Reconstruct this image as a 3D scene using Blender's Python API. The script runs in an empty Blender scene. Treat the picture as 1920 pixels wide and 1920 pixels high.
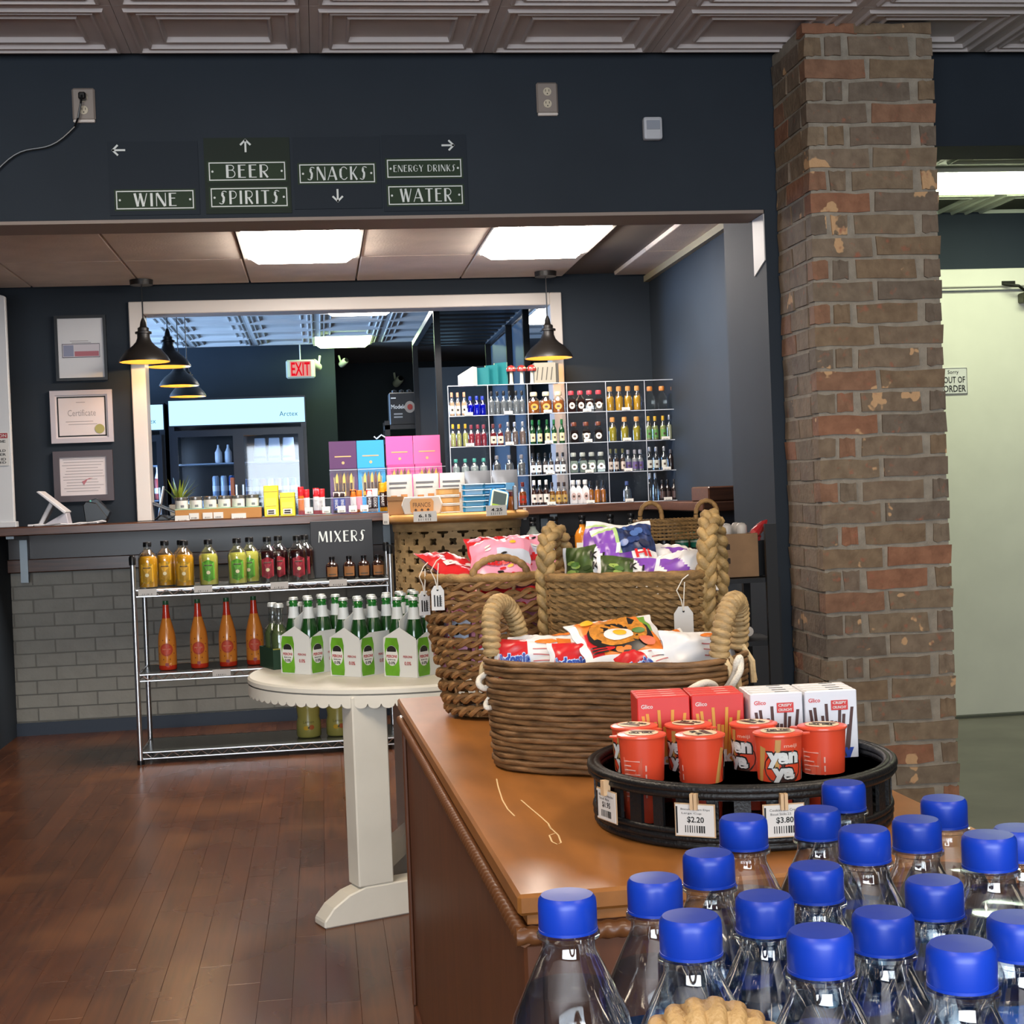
import bpy, math, random
from mathutils import Vector, Matrix, Euler
S = bpy.context.scene
COL = S.collection
random.seed(11)
PI = math.pi
sin, cos = math.sin, math.cos

# ---------------------------------------------------------------- camera
FOC = 2800.0                                   # focal length in pixels of the 1920 frame
YAW, PIT, ROL = math.radians(7.3), math.radians(-0.72), math.radians(2.26)
EYE = Vector((0, 0, 1.22))
FW = Vector((sin(YAW)*cos(PIT), cos(YAW)*cos(PIT), sin(PIT)))
R0 = Vector((cos(YAW), -sin(YAW), 0))
U0 = R0.cross(FW)
RT = R0*cos(ROL) - U0*sin(ROL)
UP = U0*cos(ROL) + R0*sin(ROL)
cam = bpy.data.cameras.new('camera')
cam.sensor_width = 36
cam.lens = FOC/1920*36
cam.clip_start = 0.05
camo = bpy.data.objects.new('camera', cam)
COL.objects.link(camo)
Mx = Matrix.Identity(4)
for i in range(3):
    Mx[i][0], Mx[i][1], Mx[i][2], Mx[i][3] = RT[i], UP[i], -FW[i], EYE[i]
camo.matrix_world = Mx
S.camera = camo

# ---------------------------------------------------------------- world, daylight, exposure
S.view_settings.view_transform = 'Standard'
S.view_settings.look = 'None'
S.view_settings.exposure = 0.85
S.view_settings.gamma = 1.0
S.view_settings.use_curve_mapping = False
W = bpy.data.worlds.new('sky')
S.world = W
W.use_nodes = True
bg = W.node_tree.nodes['Background']
bg.inputs[0].default_value = (0.62, 0.78, 1.0, 1)
bg.inputs[1].default_value = 1.2
try:
    S.cycles.max_bounces = 10
    S.cycles.diffuse_bounces = 4
    S.cycles.transparent_max_bounces = 24
    S.cycles.transmission_bounces = 10
    S.cycles.caustics_reflective = False
    S.cycles.caustics_refractive = False
    S.cycles.sample_clamp_indirect = 6
except Exception:
    pass

def area(name, loc, rot, sx, sy, power, col):
    l = bpy.data.lights.new(name, 'AREA')
    l.shape = 'RECTANGLE'; l.size = sx; l.size_y = sy; l.energy = power; l.color = col
    o = bpy.data.objects.new(name, l); COL.objects.link(o)
    o.location = loc; o.rotation_euler = rot
    return o
# daylight through the shop windows behind the photographer, and through the far room's side window
area('daylight_front', (-0.6, -3.05, 1.45), (PI/2, 0, 0), 4.2, 1.9, 160, (0.86, 0.93, 1.0))
area('daylight_far', (-3.9, 12.2, 1.5), (0, -PI/2, 0), 1.9, 4.0, 330, (0.36, 0.6, 1.0))
def bulb_light(loc, power, col, radius=.03):
    l = bpy.data.lights.new('lamp_glow', 'POINT'); l.energy = power; l.color = col; l.shadow_soft_size = radius
    o = bpy.data.objects.new('lamp_glow', l); COL.objects.link(o); o.location = loc
    return o

# ---------------------------------------------------------------- measuring helpers: a photo pixel to a point of the room
def ray(x, y): return FW + RT*((x-960)/FOC) - UP*((y-960)/FOC)
def onY(x, y, Y):
    d = ray(x, y); return EYE + d*(Y/d.y)
def onZ(x, y, z):
    d = ray(x, y); return EYE + d*((z-EYE.z)/d.z)

# ---------------------------------------------------------------- materials
def lin(h):
    if isinstance(h, str):
        h = h.lstrip('#'); c = [int(h[i:i+2], 16)/255 for i in (0, 2, 4)]
    else: c = h
    return tuple((x/12.92 if x <= .04045 else ((x+.055)/1.055)**2.4) for x in c)
MATS = {}
def mat(name, col, rough=.5, metal=0, var=0, vscale=8, bump=0, bscale=60, trans=0, ior=1.45,
        emit=0, coat=0, rnd=0, stretch=(1, 1, 1), alpha=1, spec=None, col2=None):
    if name in MATS: return MATS[name]
    m = bpy.data.materials.new(name); m.use_nodes = True
    nt = m.node_tree; b = nt.nodes['Principled BSDF']
    c = lin(col)
    b.inputs['Base Color'].default_value = (*c, 1)
    b.inputs['Roughness'].default_value = rough
    b.inputs['Metallic'].default_value = metal
    b.inputs['IOR'].default_value = ior
    b.inputs['Transmission Weight'].default_value = trans
    b.inputs['Coat Weight'].default_value = coat
    b.inputs['Coat Roughness'].default_value = .15
    b.inputs['Alpha'].default_value = alpha
    if spec is not None: b.inputs['Specular IOR Level'].default_value = spec
    if emit:
        b.inputs['Emission Color'].default_value = (*c, 1)
        b.inputs['Emission Strength'].default_value = emit
    if var or bump or col2:
        tc = nt.nodes.new('ShaderNodeTexCoord'); mp = nt.nodes.new('ShaderNodeMapping')
        mp.inputs['Scale'].default_value = stretch
        nt.links.new(tc.outputs['Object'], mp.inputs[0])
        if rnd:
            oi = nt.nodes.new('ShaderNodeObjectInfo'); sc_ = nt.nodes.new('ShaderNodeVectorMath'); sc_.operation = 'SCALE'
            cb = nt.nodes.new('ShaderNodeCombineXYZ')
            for k in range(3): nt.links.new(oi.outputs['Random'], cb.inputs[k])
            nt.links.new(cb.outputs[0], sc_.inputs[0]); sc_.inputs['Scale'].default_value = 37.
            ad = nt.nodes.new('ShaderNodeVectorMath'); nt.links.new(mp.outputs[0], ad.inputs[0]); nt.links.new(sc_.outputs[0], ad.inputs[1])
            vec = ad.outputs[0]
        else: vec = mp.outputs[0]
    if var or col2 or rnd:
        mix = nt.nodes.new('ShaderNodeMix'); mix.data_type = 'RGBA'
        if col2: a, d = c, lin(col2)
        else: a, d = [x*(1-var) for x in c], [min(1, x*(1+var)) for x in c]
        mix.inputs['A'].default_value = (*a, 1); mix.inputs['B'].default_value = (*d, 1)
        if var or col2:
            n = nt.nodes.new('ShaderNodeTexNoise'); n.inputs['Scale'].default_value = vscale; n.inputs['Detail'].default_value = 5
            nt.links.new(vec, n.inputs['Vector'])
            rp = nt.nodes.new('ShaderNodeMapRange'); rp.inputs[1].default_value = .32; rp.inputs[2].default_value = .68
            nt.links.new(n.outputs['Fac'], rp.inputs[0]); nt.links.new(rp.outputs[0], mix.inputs['Factor'])
        else: mix.inputs['Factor'].default_value = .5
        out = mix.outputs['Result']
        if rnd:
            oi2 = nt.nodes.new('ShaderNodeObjectInfo'); mr = nt.nodes.new('ShaderNodeMapRange')
            mr.inputs[3].default_value = 1-rnd; mr.inputs[4].default_value = 1+rnd
            nt.links.new(oi2.outputs['Random'], mr.inputs[0])
            vm = nt.nodes.new('ShaderNodeVectorMath'); vm.operation = 'SCALE'
            nt.links.new(out, vm.inputs[0]); nt.links.new(mr.outputs[0], vm.inputs['Scale'])
            out = vm.outputs[0]
        nt.links.new(out, b.inputs['Base Color'])
    if bump:
        n2 = nt.nodes.new('ShaderNodeTexNoise'); n2.inputs['Scale'].default_value = bscale; n2.inputs['Detail'].default_value = 4
        nt.links.new(vec, n2.inputs['Vector'])
        bp = nt.nodes.new('ShaderNodeBump'); bp.inputs['Strength'].default_value = bump; bp.inputs['Distance'].default_value = .004
        nt.links.new(n2.outputs['Fac'], bp.inputs['Height']); nt.links.new(bp.outputs[0], b.inputs['Normal'])
    MATS[name] = m
    return m
def clear(name, tint='ffffff', gloss=.06, rough=.02, edge=.5):
    """thin clear sheet: see-through with a Fresnel shine"""
    if name in MATS: return MATS[name]
    m = bpy.data.materials.new(name); m.use_nodes = True; nt = m.node_tree
    nt.nodes.remove(nt.nodes['Principled BSDF']); out = nt.nodes['Material Output']
    t = nt.nodes.new('ShaderNodeBsdfTransparent'); t.inputs[0].default_value = (*lin(tint), 1)
    g = nt.nodes.new('ShaderNodeBsdfGlossy'); g.inputs['Roughness'].default_value = rough
    lw = nt.nodes.new('ShaderNodeLayerWeight'); lw.inputs[0].default_value = .35
    mr = nt.nodes.new('ShaderNodeMapRange'); mr.inputs[3].default_value = gloss; mr.inputs[4].default_value = edge
    nt.links.new(lw.outputs['Facing'], mr.inputs[0])
    mx = nt.nodes.new('ShaderNodeMixShader')
    nt.links.new(mr.outputs[0], mx.inputs[0]); nt.links.new(t.outputs[0], mx.inputs[1]); nt.links.new(g.outputs[0], mx.inputs[2])
    nt.links.new(mx.outputs[0], out.inputs[0])
    MATS[name] = m
    return m
def emis(name, col, s):
    if name in MATS: return MATS[name]
    m = bpy.data.materials.new(name); m.use_nodes = True; nt = m.node_tree
    nt.nodes.remove(nt.nodes['Principled BSDF'])
    e = nt.nodes.new('ShaderNodeEmission'); e.inputs[0].default_value = (*lin(col), 1); e.inputs[1].default_value = s
    nt.links.new(e.outputs[0], nt.nodes['Material Output'].inputs[0])
    MATS[name] = m
    return m

# ---------------------------------------------------------------- geometry
class G:
    def __init__(s): s.v, s.f, s.m = [], [], []
    def add(s, vs, fs, mi=0, M=None):
        b = len(s.v)
        s.v += [tuple(M @ Vector(p)) for p in vs] if M is not None else [tuple(p) for p in vs]
        for f in fs: s.f.append([b+i for i in f]); s.m.append(mi)
        return s
    def box(s, x0, x1, y0, y1, z0, z1, mi=0, M=None):
        return s.add([(x0,y0,z0),(x1,y0,z0),(x1,y1,z0),(x0,y1,z0),(x0,y0,z1),(x1,y0,z1),(x1,y1,z1),(x0,y1,z1)],
                     [(3,2,1,0),(4,5,6,7),(0,1,5,4),(1,2,6,5),(2,3,7,6),(3,0,4,7)], mi, M)
    def lathe(s, prof, n=20, c=(0, 0), mi=0, M=None, a0=0, a1=2*PI, caps=True):
        full = abs(a1-a0-2*PI) < 1e-6; k = n if full else n+1
        vs, fs = [], []
        for r, z in prof:
            for i in range(k):
                a = a0+(a1-a0)*i/n; vs.append((c[0]+r*cos(a), c[1]+r*sin(a), z))
        for j in range(len(prof)-1):
            for i in range(n):
                i2 = (i+1) % k
                fs.append((j*k+i, j*k+i2, (j+1)*k+i2, (j+1)*k+i))
        if full and caps:
            if prof[0][0] > 1e-5: fs.append(tuple(range(k-1, -1, -1)))
            if prof[-1][0] > 1e-5: fs.append(tuple((len(prof)-1)*k+i for i in range(k)))
        return s.add(vs, fs, mi, M)
    def tube(s, path, r, n=6, closed=False, mi=0, M=None):
        P = [Vector(p) for p in path]; N = len(P); vs, fs = [], []
        up = None
        for i in range(N):
            if closed: t = P[(i+1) % N]-P[i-1]
            else: t = P[min(i+1, N-1)]-P[max(i-1, 0)]
            t = t.normalized() if t.length > 1e-9 else Vector((0, 0, 1))
            if up is None:
                up = Vector((0, 0, 1)) if abs(t.z) < .9 else Vector((1, 0, 0))
            a = (up - t*up.dot(t)).normalized(); b = t.cross(a); up = a
            rr = r(i/(N-1 if not closed else N)) if callable(r) else r
            for k in range(n):
                q = 2*PI*k/n; vs.append(P[i]+a*(rr*cos(q))+b*(rr*sin(q)))
        for i in range(N if closed else N-1):
            j = (i+1) % N
            for k in range(n):
                k2 = (k+1) % n; fs.append((i*n+k, i*n+k2, j*n+k2, j*n+k))
        if not closed:
            fs.append(tuple(range(n-1, -1, -1))); fs.append(tuple((N-1)*n+k for k in range(n)))
        return s.add(vs, fs, mi, M)
    def prism(s, poly, d0, d1, axis='y', mi=0, M=None):
        """polygon (u, v) pushed along an axis: y -> (u, d, v), z -> (u, v, d), x -> (d, u, v)"""
        f = {'y': lambda u, v, d: (u, d, v), 'z': lambda u, v, d: (u, v, d), 'x': lambda u, v, d: (d, u, v)}[axis]
        n = len(poly)
        vs = [f(u, v, d0) for u, v in poly]+[f(u, v, d1) for u, v in poly]
        fs = [tuple(range(n)), tuple(range(2*n-1, n-1, -1))]+[(i, n+i, n+(i+1) % n, (i+1) % n) for i in range(n)]
        return s.add(vs, fs, mi, M)
    def grid(s, fn, nu, nv, mi=0, M=None, flip=False):
        vs = [fn(-1+2*i/nu, -1+2*j/nv) for j in range(nv+1) for i in range(nu+1)]
        b = len(s.v)
        s.v += [tuple(M @ Vector(p)) for p in vs] if M is not None else [tuple(p) for p in vs]
        for j in range(nv):
            for i in range(nu):
                a = j*(nu+1)+i; f = [b+a, b+a+1, b+a+nu+2, b+a+nu+1]
                s.f.append(f[::-1] if flip else f)
                s.m.append(mi(-1+2*(i+.5)/nu, -1+2*(j+.5)/nv) if callable(mi) else mi)
        return s
def mesh(name, g, mats, smooth=None, bevel=0, seg=1):
    me = bpy.data.meshes.new(name); me.from_pydata(g.v, [], g.f)
    for m in (mats if isinstance(mats, (list, tuple)) else [mats]): me.materials.append(m)
    if any(g.m): me.polygons.foreach_set('material_index', g.m)
    if bevel:
        import bmesh
        bm = bmesh.new(); bm.from_mesh(me)
        bmesh.ops.recalc_face_normals(bm, faces=bm.faces)
        bmesh.ops.bevel(bm, geom=[e for e in bm.edges if len(e.link_faces) == 2 and e.calc_face_angle(0) > .5], offset=bevel, segments=seg, affect='EDGES', profile=.6)
        bm.to_mesh(me); bm.free()
    if smooth is not None:
        me.polygons.foreach_set('use_smooth', [True]*len(me.polygons))
        me.set_sharp_from_angle(angle=math.radians(smooth))
    me.update()
    return me
def obj(name, g, mats, parent=None, loc=None, rot=None, smooth=None, bevel=0, seg=1):
    me = g if isinstance(g, bpy.types.Mesh) else mesh(name, g, mats, smooth, bevel, seg)
    o = bpy.data.objects.new(name, me); COL.objects.link(o)
    if parent: o.parent = parent
    if loc: o.location = loc
    if rot: o.rotation_euler = rot
    return o
def tag(o, label=None, cat=None, group=None, kind=None):
    if label: o['label'] = label
    if cat: o['category'] = cat
    if group: o['group'] = group
    if kind: o['kind'] = kind
    return o
def thing(name, label, cat, loc=(0, 0, 0), rz=0, group=None, rot=None):
    o = bpy.data.objects.new(name, None); COL.objects.link(o)
    o.empty_display_size = .05
    o.location = loc; o.rotation_euler = rot or (0, 0, rz)
    return tag(o, label, cat, group)
KIDS = {}
def dup(root, loc=None, rz=None, label=None, group=None, rot=None):
    c = root.copy(); COL.objects.link(c)
    if loc is not None: c.location = loc
    if rot is not None: c.rotation_euler = rot
    elif rz is not None: c.rotation_euler = (0, 0, rz)
    if label: c['label'] = label
    if group: c['group'] = group
    if root.name not in KIDS:
        KIDS[root.name] = [(k, list(k.children)) for k in root.children]
    for k, subs in KIDS[root.name]:
        d = k.copy(); COL.objects.link(d); d.parent = c
        for q in subs:
            e = q.copy(); COL.objects.link(e); e.parent = d
    return c
def struct(name, g, mats, smooth=None, bevel=0, label=None):
    o = obj(name, g, mats, smooth=smooth, bevel=bevel); o['kind'] = 'structure'
    if label: o['label'] = label
    return o
TXT = {}
def text_mesh(s, h=None, w=None, bold=0.0, space=1.0):
    """flat lettering in the xy plane, centred, fitted to a height and/or a width"""
    key = (s, h, w, bold, space)
    if key in TXT: return TXT[key]
    cu = bpy.data.curves.new('lettering', 'FONT'); cu.body = s; cu.size = 1; cu.resolution_u = 2
    cu.align_x = 'CENTER'; cu.offset = bold; cu.space_character = space
    o = bpy.data.objects.new('lettering', cu)
    me = bpy.data.meshes.new_from_object(o)
    bpy.data.objects.remove(o); bpy.data.curves.remove(cu)
    xs = [v.co.x for v in me.vertices] or [0]; ys = [v.co.y for v in me.vertices] or [0]
    cx, cy = (min(xs)+max(xs))/2, (min(ys)+max(ys))/2
    sx = w/max(1e-6, max(xs)-min(xs)) if w else None
    sy = h/max(1e-6, max(ys)-min(ys)) if h else None
    sx = sx or sy; sy = sy or sx
    for v in me.vertices: v.co.x = (v.co.x-cx)*sx; v.co.y = (v.co.y-cy)*sy; v.co.z = 0
    TXT[key] = me
    return me
def text(name, s, m, parent=None, loc=(0, 0, 0), rot=(PI/2, 0, 0), h=None, w=None, bold=0.0, fn=None, space=1.0):
    me = text_mesh(s, h, w, bold, space).copy()
    if fn:
        for v in me.vertices: v.co = Vector(fn(v.co.x, v.co.y))
    me.materials.clear(); me.materials.append(m)
    return obj(name, me, None, parent, loc, rot if not fn else None)
ORD = ['first', 'second', 'third', 'fourth', 'fifth', 'sixth', 'seventh', 'eighth', 'ninth', 'tenth']
# ---------------------------------------------------------------- shared materials
NAVY = mat('navy paint', '2b323a', .7, spec=.2, var=.06, vscale=3, bump=.05, bscale=220)
WHITE = mat('white paint', 'd9d4cc', .4, var=.03, vscale=5)
TRIMW = mat('white trim paint', 'd9d0c8', .35)
BLACK = mat('black metal', '141416', .38)
BLACKP = mat('black plastic', '101113', .3)
CHROME = mat('chrome wire', 'dcdee0', .3, 1)
PAPER = mat('white paper', 'd0cec9', .6)
INK = mat('black ink', '161616', .6)
DKWOOD = mat('dark walnut wood', '4a2c1c', .3, var=.35, vscale=5, stretch=(1.2, 14, 14), coat=.15)
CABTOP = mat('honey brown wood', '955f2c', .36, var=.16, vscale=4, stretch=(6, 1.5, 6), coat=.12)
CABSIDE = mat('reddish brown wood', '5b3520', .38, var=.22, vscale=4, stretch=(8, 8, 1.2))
MORTAR = mat('grey mortar', '958c7e', .9, var=.15, vscale=30, bump=.6, bscale=200)
CREAM = mat('cream paint', 'd8d6c6', .45, var=.03, vscale=6)
CEIL = mat('ceiling tile white', 'c4bab6', .55, var=.05, vscale=6)
SEAGRASS = mat('seagrass', '7d6038', .7, var=.38, vscale=60, stretch=(1, 1, 3), bump=.5, bscale=300)
HYACINTH = mat('water hyacinth', '8e683e', .6, var=.42, vscale=35, stretch=(1, 1, 4), bump=.4, bscale=250)
COIL = mat('banana leaf coil', '745434', .5, var=.5, vscale=28, stretch=(1, 1, 5), bump=.4, bscale=200)
PALE = mat('pale corn husk', 'cbb083', .55, var=.25, vscale=40, bump=.4, bscale=200)
COTTON = mat('cotton cord', 'ded6c6', .85, bump=.5, bscale=500)
GLASSB = clear('clear glass', 'f4f8f6', .07, .02, .75)
GLASSG = clear('green glass', '4f9a48', .07, .03, .7)
ACRYL = clear('clear acrylic', 'fcfdff', .004, .03, .16)
ACRYL_EDGE = mat('acrylic edge', 'b4bac4', .2, emit=0)
PET = clear('clear bottle plastic', 'f8fbfd', .11, .05, .95)
def brick_mat():
    m = bpy.data.materials.new('old red brick'); m.use_nodes = True; nt = m.node_tree; b = nt.nodes['Principled BSDF']
    b.inputs['Roughness'].default_value = .85
    oi = nt.nodes.new('ShaderNodeObjectInfo'); tc = nt.nodes.new('ShaderNodeTexCoord')
    ad = nt.nodes.new('ShaderNodeVectorMath')
    nt.links.new(tc.outputs['Object'], ad.inputs[0]); nt.links.new(oi.outputs['Location'], ad.inputs[1])
    rp = nt.nodes.new('ShaderNodeValToRGB'); rp.color_ramp.interpolation = 'CONSTANT'
    cols = ['85735f', '87755f', '7c6c5c', '8f6a52', '80715f', '857058', '75685a', '96694f', '877663', '82705c']
    el = rp.color_ramp.elements; el[0].color = (*lin(cols[0]), 1); el[1].position = .1; el[1].color = (*lin(cols[1]), 1)
    for i, c in enumerate(cols[2:]):
        e = el.new(.2+.1*i); e.color = (*lin(c), 1)
    nt.links.new(oi.outputs['Random'], rp.inputs[0])
    n = nt.nodes.new('ShaderNodeTexNoise'); n.inputs['Scale'].default_value = 22; n.inputs['Detail'].default_value = 8; nt.links.new(ad.outputs[0], n.inputs['Vector'])
    m1 = nt.nodes.new('ShaderNodeMix'); m1.data_type = 'RGBA'; m1.blend_type = 'MULTIPLY'; m1.inputs['Factor'].default_value = .6
    r2 = nt.nodes.new('ShaderNodeValToRGB'); r2.color_ramp.elements[0].position = .3; r2.color_ramp.elements[0].color = (.45, .4, .38, 1); r2.color_ramp.elements[1].position = .65
    nt.links.new(n.outputs['Fac'], r2.inputs[0]); nt.links.new(rp.outputs[0], m1.inputs['A']); nt.links.new(r2.outputs[0], m1.inputs['B'])
    # flaked patches of tan old plaster
    n3 = nt.nodes.new('ShaderNodeTexNoise'); n3.inputs['Scale'].default_value = 9; n3.inputs['Detail'].default_value = 3; nt.links.new(ad.outputs[0], n3.inputs['Vector'])
    r3 = nt.nodes.new('ShaderNodeValToRGB'); r3.color_ramp.elements[0].position = .665; r3.color_ramp.elements[1].position = .68
    nt.links.new(n3.outputs['Fac'], r3.inputs[0])
    m2 = nt.nodes.new('ShaderNodeMix'); m2.data_type = 'RGBA'; m2.inputs['B'].default_value = (*lin('c49d74'), 1)
    nt.links.new(r3.outputs[0], m2.inputs['Factor']); nt.links.new(m1.outputs['Result'], m2.inputs['A'])
    # worn redder speckle
    n4 = nt.nodes.new('ShaderNodeTexNoise'); n4.inputs['Scale'].default_value = 30; nt.links.new(ad.outputs[0], n4.inputs['Vector'])
    r4 = nt.nodes.new('ShaderNodeValToRGB'); r4.color_ramp.elements[0].position = .64; r4.color_ramp.elements[1].position = .8
    nt.links.new(n4.outputs['Fac'], r4.inputs[0])
    m3 = nt.nodes.new('ShaderNodeMix'); m3.data_type = 'RGBA'; m3.inputs['B'].default_value = (*lin('98604a'), 1)
    nt.links.new(r4.outputs[0], m3.inputs['Factor']); nt.links.new(m2.outputs['Result'], m3.inputs['A'])
    nt.links.new(m3.outputs['Result'], b.inputs['Base Color'])
    bp = nt.nodes.new('ShaderNodeBump'); bp.inputs['Strength'].default_value = .7; bp.inputs['Distance'].default_value = .006
    n5 = nt.nodes.new('ShaderNodeTexNoise'); n5.inputs['Scale'].default_value = 60; n5.inputs['Detail'].default_value = 6; nt.links.new(ad.outputs[0], n5.inputs['Vector'])
    nt.links.new(n5.outputs['Fac'], bp.inputs['Height']); nt.links.new(bp.outputs[0], b.inputs['Normal'])
    return m
BRICK = brick_mat()
def plank_mat():
    m = bpy.data.materials.new('dark red floor wood'); m.use_nodes = True; nt = m.node_tree; b = nt.nodes['Principled BSDF']
    oi = nt.nodes.new('ShaderNodeObjectInfo'); tc = nt.nodes.new('ShaderNodeTexCoord'); ad = nt.nodes.new('ShaderNodeVectorMath')
    nt.links.new(tc.outputs['Object'], ad.inputs[0]); nt.links.new(oi.outputs['Location'], ad.inputs[1])
    mp = nt.nodes.new('ShaderNodeMapping'); mp.inputs['Scale'].default_value = (30, 1.6, 1); nt.links.new(ad.outputs[0], mp.inputs[0])
    n = nt.nodes.new('ShaderNodeTexNoise'); n.inputs['Scale'].default_value = 2.2; n.inputs['Detail'].default_value = 6; nt.links.new(mp.outputs[0], n.inputs['Vector'])
    w = nt.nodes.new('ShaderNodeTexNoise'); w.inputs['Scale'].default_value = 2.2; w.inputs['Detail'].default_value = 3; nt.links.new(ad.outputs[0], w.inputs['Vector'])
    r = nt.nodes.new('ShaderNodeValToRGB'); r.color_ramp.elements[0].position = .25; r.color_ramp.elements[0].color = (*lin('3f2416'), 1)
    r.color_ramp.elements[1].position = .8; r.color_ramp.elements[1].color = (*lin('63391f'), 1)
    nt.links.new(n.outputs['Fac'], r.inputs[0])
    mr = nt.nodes.new('ShaderNodeMapRange'); mr.inputs[3].default_value = .82; mr.inputs[4].default_value = 1.18; nt.links.new(oi.outputs['Random'], mr.inputs[0])
    vm = nt.nodes.new('ShaderNodeVectorMath'); vm.operation = 'SCALE'; nt.links.new(r.outputs[0], vm.inputs[0]); nt.links.new(mr.outputs[0], vm.inputs['Scale'])
    mx = nt.nodes.new('ShaderNodeMix'); mx.data_type = 'RGBA'; mx.inputs['B'].default_value = (*lin('84552f'), 1)  # lighter blotches mixed into the board colour as a glow
    r5 = nt.nodes.new('ShaderNodeMapRange'); r5.inputs[1].default_value = .52; r5.inputs[2].default_value = .8; r5.inputs[4].default_value = .6
    nt.links.new(w.outputs['Fac'], r5.inputs[0]); nt.links.new(r5.outputs[0], mx.inputs['Factor']); nt.links.new(vm.outputs[0], mx.inputs['A'])
    nt.links.new(mx.outputs['Result'], b.inputs['Base Color'])
    r6 = nt.nodes.new('ShaderNodeMapRange'); r6.inputs[3].default_value = .2; r6.inputs[4].default_value = .36
    nt.links.new(w.outputs['Fac'], r6.inputs[0]); nt.links.new(r6.outputs[0], b.inputs['Roughness'])
    return m
PLANK = plank_mat()
# ---------------------------------------------------------------- the setting
g = G()
g.box(-4, 4.3, -3.2, 17.2, -.12, -.012)
fl = struct('floor', g, mat('floor gap', '3f2618', .35), label='dark reddish brown wooden plank floor with a worn gloss')
pm = []
for k in range(3):
    L = (1.1, .8, 1.35)[k]
    pm.append((L, mesh('plank', G().box(-.0413, .0413, -L/2+.0003, L/2-.0003, -.012, 0), PLANK, bevel=.0006)))
rng = random.Random(3)
x = -2.4
while x < 1.12:
    y = 2.2+rng.random()*.5
    while y < 8.4:
        L, me = pm[rng.randrange(3)]
        o = bpy.data.objects.new('plank', me); COL.objects.link(o); o.parent = fl
        o.location = (x, y+L/2, 0)
        y += L
    x += .083
# grey floor of the side passage
g = G().box(1.75, 4.3, 2.0, 7.15, -.01, .001)
struct('floor', g, mat('grey vinyl floor', '77736a', .4, var=.2, vscale=3), label='worn grey floor of the side passage beyond the brick pillar')

# main shop room shell
struct('wall_left', G().box(-4.12, -4, -3.2, 17.2, 0, 3), NAVY, label='long dark blue side wall of the shop')
struct('wall_right', G().box(4.3, 4.42, -3.2, 7.3, 0, 3), NAVY, label='dark blue wall of the side passage')
g = G()
g.box(-4, -2.7, -3.32, -3.2, 0, 3); g.box(1.5, 4.3, -3.32, -3.2, 0, 3); g.box(-2.7, 1.5, -3.32, -3.2, 0, .5); g.box(-2.7, 1.5, -3.32, -3.2, 2.4, 3)
struct('wall_front', g, NAVY, label='dark blue shop front wall around the window behind the viewer')
g = G()
for xx in (-2.7, -1.32, .08, 1.46): g.box(xx, xx+.04, -3.29, -3.23, .5, 2.4)
g.box(-2.7, 1.5, -3.29, -3.23, .5, .54); g.box(-2.7, 1.5, -3.29, -3.23, 2.36, 2.4)
struct('window_1', g, TRIMW, label='white framed shop window behind the viewer')
# ceiling of the main room: slab with pressed panels in view
ce = struct('ceiling', G().box(-4, 4.3, -3.2, 5.42, 2.765, 2.9), mat('ceiling slab', '8a8480', .8), label='off white ceiling of pressed panels over the front of the shop')
struct('ceiling', G().box(-4, 4.3, -3.2, 3.6, 2.738, 2.764), CEIL, label='plain off white ceiling over the front of the shop')
def rings(w, d, loops):
    g = G(); b = []
    for ins, z in loops:
        a, c = w/2-ins, d/2-ins
        b.append([(-a, -c, z), (a, -c, z), (a, c, z), (-a, c, z)])
    vs = [p for r in b for p in r]; fs = []
    for j in range(len(b)-1):
        for i in range(4):
            i2 = (i+1) % 4; fs.append((j*4+i2, j*4+i, (j+1)*4+i, (j+1)*4+i2))
    n = (len(b)-1)*4
    fs.append((n+3, n+2, n+1, n))
    return g.add(vs, fs)
tile = mesh('ceiling_tile', rings(.594, .49, [(0, .012), (.001, 0), (.028, 0), (.032, -.010), (.040, -.010), (.045, .003), (.062, .003), (.066, -.007), (.073, -.007), (.078, .006), (.118, .008), (.122, -.002), (.128, -.002), (.134, .014)]), CEIL)
for r in range(4):
    for k in range(-7, 7):
        o = bpy.data.objects.new('ceiling_tile', tile); COL.objects.link(o); o.parent = ce
        o.location = (-.27+k*.594, 4.9-.49*r, 2.745)
# header wall over the opening, jamb, and header over the side passage
g = G()
g.box(-4, 1.62, 5.2, 5.4, 2.2, 2.765)
g.box(1.62, 2.11, 5.2, 5.74, 0, 2.765)
g.box(2.11, 4.3, 5.2, 5.42, 2.42, 2.765)
struct('wall_middle', g, NAVY, label='dark blue header wall with a wide opening, carrying the aisle signs')
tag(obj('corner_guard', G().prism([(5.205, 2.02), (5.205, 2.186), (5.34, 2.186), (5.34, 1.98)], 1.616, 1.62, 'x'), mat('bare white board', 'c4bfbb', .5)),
    'strip of bare white board at the top of the opening beside the brick pillar', 'board')  # plain white strip set at the front top of the jamb

# alcove behind the opening
struct('wall_left', G().box(-1.79, -1.69, 7.82, 8.45, 0, 2.5), NAVY, label='short dark blue wall left of the bar with two picture frames')
g = G(); g.box(1.93, 2.03, 5.74, 8.45, 0, 2.6)
struct('wall_right', g, NAVY, label='dark blue right wall of the bar area')
g = G()
g.box(-4, -.94, 8.45, 8.57, .96, 3); g.box(1.37, 4.3, 8.45, 8.57, .96, 3); g.box(-.94, 1.37, 8.45, 8.57, 2.30, 3); g.box(-.94, 1.37, 8.45, 8.57, .96, 1.1)
g.box(-4, 4.3, 8.47, 8.57, 0, .96)
struct('wall_back', g, NAVY, label='dark blue wall behind the bar with a serving opening')
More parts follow.
